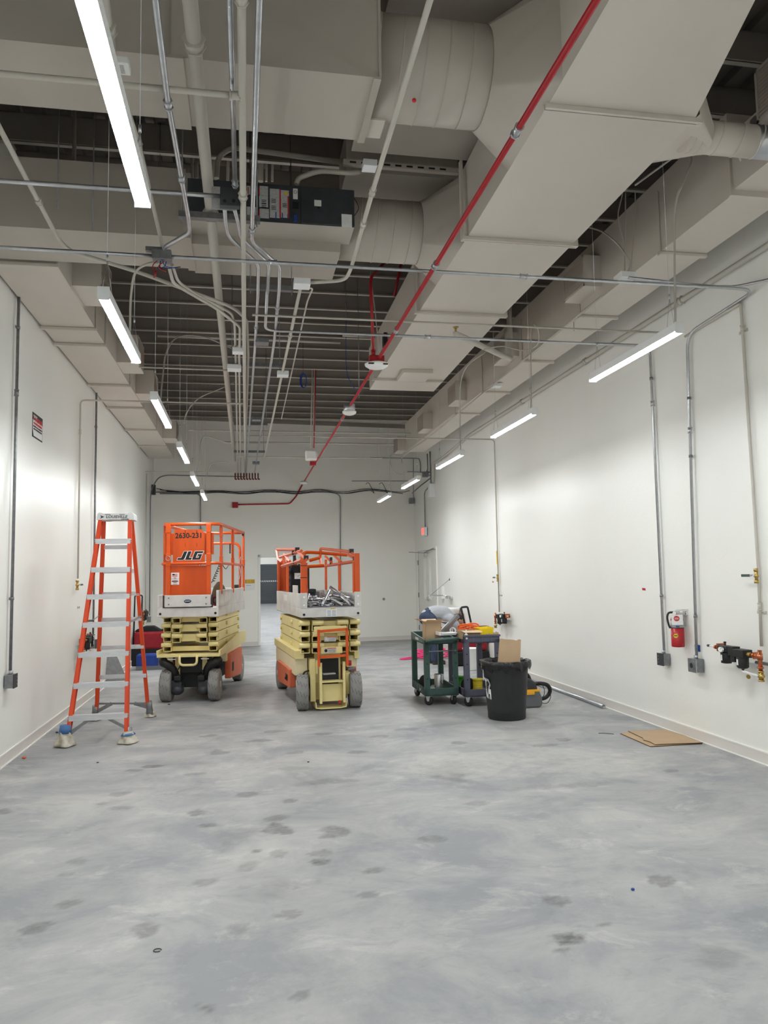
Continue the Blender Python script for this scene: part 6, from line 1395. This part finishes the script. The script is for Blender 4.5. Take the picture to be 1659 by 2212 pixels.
# supply drops with valves
def valve(label, px, py, X, side, col='greencart', rz=-PI/2):
    q = at(px, py, X=X); t = thing('shutoff_valve', label, 'valve', tuple(q), 0)
    b = MB(); b.cyl((0, 0, -.055), (0, 0, .055), .014); b.ball((0, 0, 0), .021); b.cyl((0, 0, .035), (0, 0, .06), .02, n=6); b.cyl((0, 0, -.06), (0, 0, -.035), .02, n=6); b.build('valve_body', M['brass'], t)
    b = MB(); b.bar((side*-.025, 0, .005), (side*-.03, .05, .004), .014, .005, (1, 0, 0)); b.cyl((0, 0, 0), (side*-.03, 0, .004), .007); b.build('valve_stem', M['galv'], t)
    b = MB(); b.bar((side*-.03, .045, .004), (side*-.035, .14, .004), .022, .012, (1, 0, 0)); b.build('valve_handle', M[col], t, bevel=.003)
    return t
run('pipe', 'painted air pipe running down the right wall to the nearest regulator set', [at(1480, 727, X=XR-.03), at(1600, 655, X=XR-.03), at(1638, 1225, X=XR-.03), at(1645, 1396, X=XR-.03)], .0125, 'pipe', .03, cat='pipe', couple=(1.1, 2.5))
valve('brass shutoff valve with green handle at the right edge of the picture', 1634, 1244, XR-.045, 1)
valve('brass shutoff valve with green handle on the left wall behind the ladder', 167, 1264, XL+.045, -1)
valve('small brass shutoff valve with green handle above the far right regulator set', 1075, 1248, XR-.045, 1)
for i, (px, py, X) in enumerate(((1646, 1323, XR-.006), (1082, 1286, XR-.006), (170, 1312, XL+.006), (1606, 716, XR-.006))):
    q = at(px, py, X=X); o = MB().cyl((0, -.05, 0), (0, .05, 0), .005).box(-.004, .004, -.055, -.035, -.012, .012).box(-.004, .004, .035, .055, -.012, .012).build('pipe_clip', M['pipe']); o.location = q; tag(o, ['white pipe clip on the air pipe below the right edge valve', 'white pipe clip above the far right regulator set', 'white pipe clip on the left wall pipe behind the ladder', 'white pipe clip near the top of the right wall air pipe'][i], 'pipe clip')
q = at(436/2+0, 1300, X=XL+.05)
p = at(1655, 1434, X=XR-.06); run('pipe', 'grey flexible pipe leaving the picture at the right edge', [p+Vector((0, .12, 0)), p, p+Vector((0, -2.2, -.06))], .014, 'galvd', cat='pipe')
for i, (px, py, X) in enumerate(((1391, 1273, XR), (1065, 1257, XR))):
    q = at(px, py, X=X); o = MB().add([(0, -.035, -.012), (0, .03, -.01), (0, .035, .014), (0, -.03, .012), (-.002, -.035, -.012), (-.002, .03, -.01), (-.002, .035, .014), (-.002, -.03, .012)], [(0, 1, 2, 3), (7, 6, 5, 4), (0, 4, 5, 1), (1, 5, 6, 2), (2, 6, 7, 3), (3, 7, 4, 0)]).build('tape_mark', M['red']); o.location = q; tag(o, ['red tape mark alone on the right wall', 'tiny red tape mark below the far right valve'][i], 'tape')
q0, q1 = at(1073, 1190, X=XR-.015), at(1075, 1219, X=XR-.015); o = MB().box(-.003, 0, -.018, .018, q1.z-q0.z, 0).build('tape_strip', M['inkyel']); o.location = (XR-.045, yF, q0.z); tag(o, 'yellow label strip on the thin wall pipe', 'label')
# outlet boxes on the right wall
def outlet_box(label, px, py, X, face, round_=False, mat_='galvd', s=(.075, .11, .115)):
    q = at(px, py, X=X); t = thing('outlet_box', label, 'outlet box', tuple(q))
    b = MB(); b.box(-s[0]/2, s[0]/2, -s[1]/2, s[1]/2, -s[2]/2, s[2]/2); b.build('box_body', M[mat_], t, bevel=.004)
    b = MB(); b.box(-face*s[0]/2-.004, -face*s[0]/2+.004, -s[1]/2-.003, s[1]/2+.003, -s[2]/2-.003, s[2]/2+.003); b.build('cover_plate', M['galv'] if round_ else M['gunmetal'], t, bevel=.002)
    if round_:
        g = MB(); g.cyl((-face*(s[0]/2+.003), 0, 0), (-face*(s[0]/2+.009), 0, 0), .036, n=22); g.build('socket_ring', M['greyplastic'], t)
        g = MB(); g.cyl((-face*(s[0]/2+.008), 0, 0), (-face*(s[0]/2+.0105), 0, 0), .024, n=22); g.build('socket_face', M['blackdeep'], t)
    else:
        for z in (-.03, 0, .03):
            g = MB(); g.cyl((-face*(s[0]/2+.003), .03, z), (-face*(s[0]/2+.006), .03, z), .004, n=8); g.build('screw', M['galv'], t)
    g = MB(); g.cyl((0, 0, s[2]/2), (0, 0, s[2]/2+.03), .018, n=10); g.build('connector', M['galv'], t)
    return t
outlet_box('square steel outlet box left of the fire extinguisher', 1434, 1424, XR-.045, 1)
outlet_box('steel outlet box with a round black socket, right of the fire extinguisher', 1504, 1437, XR-.045, 1, True, s=(.08, .125, .12))
q = at(1505, 1400, X=XR-.012); o = MB().box(-.003, .003, -.04, .04, -.03, .03).build('tape_mark', M['inkblue']); o.location = (XR-.005, q.y, q.z); tag(o, 'blue tape behind the conduit of the round socket', 'tape')
# left wall conduits and boxes
wl = XL+.035
run('conduit', 'bare steel conduit down the left wall at the left edge of the picture', [(wl, at(22, 1455, X=wl).y, 4.9), (wl, at(22, 1455, X=wl).y, at(22, 1458, X=wl).z)], .0135, 'galvd', couple=(.395, ), straps=(.25, .84), strapdir=(-1, 0, 0))
outlet_box('square steel outlet box at the left edge of the picture', 23, 1471, XL+.045, -1)
y2 = at(201, 1380, X=wl).y
run('conduit', 'bare steel conduit down the left wall behind the ladder', [(wl, y2, 4.9), (wl, y2, at(203, 1376, X=wl).z)], .0135, 'galvd', straps=(.3,), strapdir=(-1, 0, 0))
outlet_box('square steel outlet box on the left wall behind the ladder', 202, 1391, XL+.045, -1)
y3 = at(323, 1330, X=wl).y
run('conduit', 'bare steel conduit down the far left corner, turning along the back wall', [at(530, 1030, Y=17.5), (at(345, 1026, Y=17.5).x, 17.5, at(345, 1026, Y=17.5).z), (wl, y3, at(326, 1060, X=wl).z), (wl, y3, at(322, 1330, X=wl).z)], .0125, 'galvd', .25)
run('pipe', 'painted pipe down the far left corner beside the conduit', [(wl, at(314, 1330, X=wl).y, at(314, 1020, X=wl).z), (wl, at(314, 1330, X=wl).y, at(314, 1322, X=wl).z)], .0125, 'pipe', cat='pipe')
q = at(322, 1338, X=XL+.04); jbox('outlet_box', 'small steel box at the far left corner', q, (.07, .1, .12), 'galvd', 'outlet box')
q = at(330, 1060, X=XL+.1); jbox('junction_box', 'dark box at the upper far left corner', (XL+.05, 17.4, at(328, 1058, Y=17.4).z), (.08, .12, .22), 'gunmetal')
# sign on the left wall
a, c = at(71, 889, X=XL+.004), at(92, 958, X=XL+.004); sy0 = a.y; sy1 = at(92, 930, X=XL+.004).y; sz1, sz0 = a.z, at(71, 943, X=XL+.004).z
sg = thing('fire_barrier_sign', 'white sign with red and black lettering high on the left wall', 'sign', (XL, (sy0+sy1)/2, (sz0+sz1)/2))
hw, hh = (sy1-sy0)/2, (sz1-sz0)/2
SB = basis((.003, 0, 0), (0, 1, 0), (0, 0, 1), (1, 0, 0))
b = MB(); b.box(-hw, hw, -hh, hh, -.003, 0, SB); b.build('sign_board', M['ink'], sg)
b = MB(); b.prism([(-hw+.012, -hh+.07), (-hw+.05, -hh+.015), (hw-.012, -hh+.015), (hw-.012, hh-.07), (-hw+.012, hh-.07)], 0, .001, SB); b.build('sign_face', M['white'], sg)
b = MB(); b.box(-hw+.03, -.02, hh-.05, hh-.022, 0, .001, SB); b.build('header_print', M['paperg'], sg)
def st(s, u, v, size, m, sx=1.0, bold=.004): return text('sign_lettering', s, size, M[m], sg, SB @ T(u, v, .0012), bold, sx=sx)
W_ = 2*hw
st('1 HOUR', 0, hh*.50, hh*.46, 'inkred', W_*.88/(hh*.46*3.55)); st('SMOKE BARRIER', 0, hh*.16, hh*.20, 'inkred', W_*.88/(hh*.20*7.9), .003)
st('PROTECT ALL OPENINGS', 0, -hh*.10, hh*.15, 'ink', W_*.88/(hh*.15*11.6), .002); st('AND PENETRATIONS', 0, -hh*.31, hh*.15, 'ink', W_*.80/(hh*.15*9.3), .002)
b = MB(); b.box(-hw+.03, hw-.03, -hh*.47, -hh*.455, 0, .001, SB); b.box(-hw*.5, hw*.6, -hh*.62, -hh*.60, 0, .0008, SB); b.box(-hw*.3, hw*.7, -hh*.70, -hh*.685, 0, .0008, SB); b.build('fine_print', M['galvd'], sg)
# fire extinguisher
q = at(1462, 1398, X=XR-.10); fe = thing('fire_extinguisher', 'red fire extinguisher hanging on the right wall', 'fire extinguisher', (XR-.085, q.y, q.z), 1.0)
H = at(1458, 1316, X=XR-.1).z-q.z
b = MB(); b.lathe([(.03, 0), (.056, .004), (.060, .014), (.060, H*.52)], None, 32); b.lathe([(.060, H*.70), (.058, H*.74), (.045, H*.81), (.02, H*.85), (.018, H*.88)], None, 32); bd = b.build('cylinder', M['red'], fe)
b = MB(); b.lathe([(.0603, H*.52), (.0603, H*.705)], None, 32); nb = b.build('name_band', M['paperg'], fe)
b = MB(); b.lathe([(.0606, H*.505), (.0606, H*.52)], None, 32); b.build('dark_band', M['ink'], fe)
b = MB(); b.cyl((0, 0, H*.86), (0, 0, H*.92), .019); b.box(-.012, .012, -.03, .03, H*.90, H*.95); b.bar((0, .02, H*.95), (0, -.11, H*1.0), .018, .005); b.bar((0, .0, H*.91), (0, -.10, H*.84), .016, .005); b.build('valve_head', M['chrome'], fe)
b = MB(); b.cyl((-.02, .02, H*.90), (-.03, .02, H*.90), .016); b.build('gauge', M['white'], fe)
b = MB(); b.tube(spline([(0, .025, H*.92), (-.01, .07, H*.90), (-.02, .085, H*.78), (-.025, .075, H*.60), (-.03, .062, H*.50)], 6), .010, 8); b.build('hose', M['black'], fe)
b = MB(); b.box(-.075, -.073, -.055, .045, H*.60, H*.87); tg = b.build('inspection_tag', M['paper'], fe)
b = MB(); b.cyl((-.0752, -.0, H*.765), (-.0762, -.0, H*.765), .026, n=20); b.build('tag_emblem', M['inkred'], tg)
b = MB()
for j in range(3): b.box(-.0772, -.0763, -.014+.012*j, -.009+.012*j, H*.74, H*.79)
b.box(-.0765, -.0752, -.04, .03, H*.69, H*.695); b.box(-.0765, -.0752, -.03, .02, H*.665, H*.67); b.build('tag_print', M['paper'], tg)
b = MB(); b.box(-.0628, -.0600, -.02, .012, H*.535, H*.565); b.build('band_print', M['inkblue'], nb)
b = MB(); b.lathe([(.022, 0), (.022, .001)], basis((-.0607, .015, H*.31), (0, -1, 0), (0, 0, 1), (-1, 0, 0)), 6, smooth=False); bb = b.build('sticker', M['inkyel'], bd)
b = MB(); b.box(-.0625, -.0617, .0, .03, H*.30, H*.325); b.build('sticker_print', M['greencart'], bb)
b = MB(); RB = RZ(-1.0); b.box(.03, .083, -.02, .02, H*.84, H*.90, RB); b.box(-.01, .083, -.012, .004, H*.985, H*.995, RB); b.box(.075, .083, -.02, .02, H*.55, H*.95, RB); b.build('wall_bracket', M['alu'], fe)
# exit sign, its conduit, boxes in the far right corner
q = at(913, 1148, X=XR-.2); qx = at(918, 1148, X=XR-.06)
es = thing('exit_sign', 'lit red exit sign on the right wall above the double door', 'exit sign', (XR, qx.y+.1, qx.z))
b = MB(); b.box(-.085, -.02, -.155, .155, -.10, .10); b.build('housing', M['fixture'], es, bevel=.005)
b = MB(); b.box(-.02, 0, -.11, .11, -.09, .09); b.build('canopy', M['gunmetal'], es)
b = MB(); b.box(-.087, -.085, -.145, .145, -.09, .09); b.build('sign_face', M['paper'], es)
text('exit_lettering', 'EXIT', .19, M['exit'], es, basis((-.0872, .0, .0), (0, -1, 0), (0, 0, 1), (-1, 0, 0)), .008, sx=.62)
run('conduit', 'bare steel conduit rising from the exit sign', [(XR-.03, qx.y+.1, qx.z+.09), (XR-.03, qx.y+.1, at(920, 1062, X=XR-.03).z), (XR-.03, qx.y-.4, at(930, 1048, X=XR-.03).z)], .012, 'galvd', .1)
# door in back wall: plaque, round plate, conduits
def onback(name, label, cat, px0, py0, px1, py1, m, d=.012, bevel=0):
    a, c = MBK.inverted() @ bk(px0, py0), MBK.inverted() @ bk(px1, py1)
    b = MB(); b.box(a.x, c.x, -d, 0, c.z, a.z, MBK); o = b.build(name, M[m], bevel=bevel); return tag(o, label, cat)
o = onback('room_sign', 'ochre and white room sign beside the doorway in the back wall', 'sign', 529, 1252, 550, 1275, 'paper')
a, c = MBK.inverted() @ bk(529, 1252), MBK.inverted() @ bk(550, 1260); g = MB(); g.box(a.x, c.x, -.0135, -.012, c.z, a.z, MBK); pl = g.build('sign_header', M['gold'], o)
text('room_number', '213', (a.z-c.z)*.8, M['inkyel'], pl, MBK @ basis(((a.x+c.x)/2-.02, -.0137, (a.z+c.z)/2), (1, 0, 0), (0, 0, 1), (0, -1, 0)), .001, depth=.0003)
g = MB(); g.box(a.x+.02, a.x+.14, -.013, -.012, c.z-.05, c.z-.043, MBK); g.build('sign_print', M['bluetape'], o)
q = bk(829, 1294); b = MB(); b.cyl(q, q+Vector((.0, -.012, 0)), .032, n=20); o = b.build('cover_disc', M['galvd'], origin=tuple(q)); tag(o, 'small round steel cover on the back wall', 'cover plate')
for i, pts in enumerate(([(333, 1063), (712, 1063), (735, 1068), (736, 1285)], [(345, 1066), (428, 1067), (433, 1072), (434, 1300)])):
    run('conduit', ['bare steel conduit along the back wall, turning down behind the loaded lift', 'bare steel conduit turning down behind the raised rail lift'][i], [bk(x, y, .03) for x, y in pts], .013, 'galvd', .15)
for i, pts in enumerate(([(338, 1055), (380, 1062), (470, 1060), (520, 1063), (580, 1058), (640, 1062), (690, 1057), (740, 1063), (795, 1056), (862, 1063), (885, 1060)], [(345, 1058), (420, 1064), (470, 1061), (530, 1066), (582, 1060), (640, 1066), (692, 1059), (740, 1066), (797, 1058), (850, 1062)], [(360, 1061), (420, 1066), (472, 1064), (530, 1067), (584, 1062), (640, 1067), (694, 1062), (748, 1066), (798, 1060), (870, 1066)])):
    cord(['sagging black cable along the back wall, topmost of three', 'sagging black cable along the back wall, middle one of three', 'sagging black cable along the back wall, lowest of three'][i], [bk(x, y, .05+.02*i) for x, y in pts], .008, 'wirek', 'cable', 'cable', k=5)
for i, px in enumerate((796, 825)):
    cord(['short black cable tail on the back wall, left one', 'short black cable tail on the back wall, right one'][i], [bk(px-6, 1046, .05), bk(px, 1043, .05), bk(px+6, 1053, .06), bk(px+12, 1065, .05), bk(px+6, 1060, .05)], .007, 'wirek', 'cable', 'cable')
# far right corner
jb_ = [(932, 1060, .18, .30), (889, 1082, .14, .14), (919, 1025, .16, .12)]
for i, (px, py, w_, h_) in enumerate(jb_):
    q = at(px, py, X=XR-.06) if i != 1 else bk(px, py, .06)
    jbox('junction_box', ['white cabinet at the far right corner', 'small grey box in the far right corner of the back wall', 'grey box where the far right corner conduits meet'][i], q, (.12, w_, h_), 'fixture' if i == 0 else 'galvd')
for i, (pts, X) in enumerate((([(880, 1019), (982, 1021)], None), ([(922, 1025), (978, 1028), (960, 1033), (905, 1052), (890, 1066)], None), ([(934, 1065), (935, 1020), (938, 1006), (950, 1004)], None), ([(940, 1065), (941, 1020), (944, 1010)], None), ([(923, 980), (924, 1014), (921, 1020)], None), ([(937, 975), (936, 1008)], None), ([(800, 989), (905, 990), (915, 1000), (916, 1020)], None), ([(760, 1039), (888, 1039)], None), ([(893, 990), (893, 1080)], None))):
    Y = 16.6 if i in (0, 1, 2, 3, 4, 5) else 17.6
    P = [at(x, y, Y=Y) for x, y in pts]; P = [Vector((min(v.x, XR-.02), v.y, v.z)) for v in P]
    run('conduit', ['short level conduit with an end cap in the far right corner', 'conduit bending back under the level one in the far right corner', 'conduit rising from the white corner cabinet, left one', 'conduit rising from the white corner cabinet, right one', 'conduit dropping into the corner junction, left one', 'conduit dropping into the corner junction, right one', 'conduit crossing before the back wall, turning down at the right corner', 'thin straight conduit across the back wall right half', 'thin upright conduit in the far right corner'][i], P, .013 if i < 7 else .009, 'galvd', .12)
cord('grey cord loop hanging in the far right corner', [at(872, 985, Y=16.8), at(855, 980, Y=16.8), at(843, 987, Y=16.8), at(846, 1010, Y=16.8), at(862, 1024, Y=16.8), at(885, 1019, Y=16.6)], .008)
cord('grey cord dropping to the farthest right light', [at(862, 984, Y=14.4), at(845, 982, Y=14.2), at(842, 1000, Y=14.1), at(842, 1040, Y=14), at(846, 1066, Y=14)], .007)
# service faucet, wash basin, dispenser
q = at(972, 1290, X=XR-.03); sf = thing('service_faucet', 'chrome service faucet with brace on the right wall behind the worker', 'faucet', (XR, q.y, q.z))
b = MB(); b.box(-.10, -.04, -.10, .10, -.03, .03); b.cyl((-.07, -.10, -.01), (0, -.10, -.01), .022); b.cyl((-.07, .10, -.01), (0, .10, -.01), .022); b.build('faucet_body', M['chrome'], sf, bevel=.01)
b = MB(); b.tube(bend([(-.09, .0, .02), (-.14, .05, .035), (-.42, .30, .035), (-.43, .31, -.03)], .03), .013, 8); b.build('spout', M['chrome'], sf)
b = MB(); b.cyl((-.36, .25, .05), (-.01, .1, .36), .005, n=6); b.cyl((-.01, .1, .36), (0, .1, .36), .025); b.build('brace', M['galvd'], sf)
for y in (-.12, .12):
    b = MB(); b.bar((-.08, y-.035, .03), (-.08, y+.035, .03), .014, .01); b.cyl((-.08, y, 0), (-.08, y, .03), .01); b.build('tap_handle', M['chrome'], sf)
q = at(1008, 1332, X=XR-.15); o = MB().lathe([(.10, -.10), (.17, -.06), (.20, .06), (.205, .09), (.19, .09), (.15, -.02)], Matrix.Diagonal((.8, 1.1, 1, 1)), 24).build('wash_basin', M['white']); o.location = (XR-.165, q.y+1.0, q.z+.03); tag(o, 'white wash basin on the right wall behind the worker head', 'basin')
q = at(1003, 1340, X=XR-.04); run('copper_pipe', 'bent copper pipe stub on the right wall beside the basin', [(XR-.04, q.y+.3, q.z-.05), (XR-.04, q.y+.3, q.z+.12), (XR-.04, q.y+.05, q.z+.12), (XR-.04, q.y+.05, q.z-.10), (XR-.04, q.y+.5, q.z-.10)], .012, 'copper', .03, cat='pipe')
q = at(956, 1280, X=XR-.02); jbox('wall_dispenser', 'small white dispenser on the right wall beside the double door', (XR-.03, q.y, q.z), (.06, .16, .26), 'wall', 'dispenser')
# ------------------------------------------------------------------ the worker
def blend(name, mb, m, parent, vox=.014, it=6):
    """overlapping limbs fused into one continuous smooth surface"""
    o = mb.build(name, m, parent)
    r = o.modifiers.new('remesh', 'REMESH'); r.mode = 'VOXEL'; r.voxel_size = vox; r.use_smooth_shade = True
    k = o.modifiers.new('smooth', 'SMOOTH'); k.factor = .5; k.iterations = it
    return o
def limb(b, pts, rad, k=6):
    P = spline(pts, k); n_ = len(P); R = []
    for i in range(n_):
        u = i/(n_-1)*(len(rad)-1); j = min(int(u), len(rad)-2); R.append(rad[j]*(1-(u-j))+rad[j+1]*(u-j))
    b.tube(P, R, 14); b.ball(P[0], R[0]*.98, 14, 8); b.ball(P[-1], R[-1]*.98, 14, 8)
wp = at(938, 1434, Z=0); ps = thing('person', 'worker in grey long sleeved shirt and jeans bent over behind the green cart', 'person', (wp.x, wp.y, 0))
SP = [(-.09, 0, .80), (-.05, 0, .855), (.07, 0, .875), (.19, 0, .855), (.29, 0, .80)]
ARM = {s: [(.27, s*.16, .79), (.34, s*.205, .70), (.42, s*.20, .59), (.49, s*.175, .49), (.535, s*.15, .41)] for s in (1, -1)}
LEG = {s: [(-.08, s*.085, .78), (-.03, s*.105, .62), (.03, s*.11, .46), (.01, s*.11, .28), (-.01, s*.11, .09)] for s in (1, -1)}
b = MB(); limb(b, SP, [.11, .115, .115, .115, .10])
limb(b, [(.29, 0, .80), (.35, 0, .775), (.40, 0, .76)], [.06, .055, .055]); b.ball((.455, 0, .755), (.105, .078, .098), 18, 12); b.ball((.50, 0, .72), (.07, .06, .075)); b.ball((.57, 0, .715), (.018, .014, .018)); b.ball((.46, .078, .75), (.022, .012, .03)); b.ball((.46, -.078, .75), (.022, .012, .03))
for s in (1, -1):
    limb(b, ARM[s], [.055, .05, .042, .036, .029]); limb(b, LEG[s], [.10, .085, .062, .058, .042])
    h = Vector(ARM[s][-1]); b.ball(h+Vector((.02, 0, -.035)), (.028, .016, .042))
    for k, (dx, L) in enumerate(((-.010, .055), (.006, .068), (.022, .064), (.036, .05))):
        limb(b, [h+Vector((dx+.01, 0, -.06)), h+Vector((dx+.018, -s*.008, -.06-L*.55)), h+Vector((dx+.012, -s*.024, -.06-L))], [.0095, .009, .0075], 3)
    limb(b, [h+Vector((.035, -s*.008, -.02)), h+Vector((.055, -s*.024, -.045)), h+Vector((.06, -s*.034, -.07))], [.011, .010, .008], 3)
    limb(b, [(-.01, s*.11, .09), (.06, s*.115, .05), (.13, s*.118, .035)], [.042, .042, .03])
blend('body', b, M['skin'], ps, .007, 3)
b = MB(); limb(b, [(-.10, 0, .835), (-.03, 0, .87), (.07, 0, .885), (.19, 0, .865), (.29, 0, .80)], [.135, .14, .142, .145, .115]); b.ball((.24, 0, .80), (.13, .20, .11), 18, 12)
for s in (1, -1): limb(b, ARM[s][:-1]+[(.515, s*.16, .445)], [.085, .074, .062, .052, .044])
blend('shirt', b, M['shirt'], ps)
b = MB(); b.ball((-.10, 0, .80), (.155, .175, .145), 20, 12); limb(b, [(-.10, 0, .82), (-.05, 0, .86)], [.14, .145], 4)
for s in (1, -1): limb(b, LEG[s], [.125, .112, .088, .082, .074])
blend('jeans', b, M['jeans'], ps)
for s in (1, -1):
    x = -.01; b = MB(); limb(b, [(x, s*.11, .15), (x, s*.11, .08), (x+.01, s*.112, .045)], [.058, .06, .058]); b.ball((x+.08, s*.116, .045), (.11, .052, .043)); b.box(x-.05, x+.18, s*.115-.045, s*.115+.045, 0, .025); blend('boot', b, M['boot'], ps, .009, 2)
b = MB(); b.ball((.445, 0, .785), (.105, .088, .085), 18, 12); b.ball((.41, 0, .775), (.075, .082, .085), 16, 10); blend('hair', b, M['hair'], ps, .01, 2)
for s in (1, -1):
    b = MB(); b.ball((.548, s*.028, .735), .010); b.build('eye', M['ink'], ps)
b = MB(); b.box(.545, .562, -.02, .02, .68, .686); b.build('mouth', M['redbox'], ps)
# ------------------------------------------------------------------ world and view
w = bpy.data.worlds.new('world'); bpy.context.scene.world = w; w.use_nodes = True
w.node_tree.nodes['Background'].inputs[0].default_value = (0, 0, 0, 1)
sc = bpy.context.scene
sc.view_settings.view_transform = 'Standard'; sc.view_settings.look = 'None'
sc.view_settings.gamma = 1; sc.view_settings.exposure = 1.40
sc.view_settings.use_curve_mapping = False
sc.cycles.max_bounces = 10; sc.cycles.diffuse_bounces = 6
sc.cycles.sample_clamp_indirect = 6
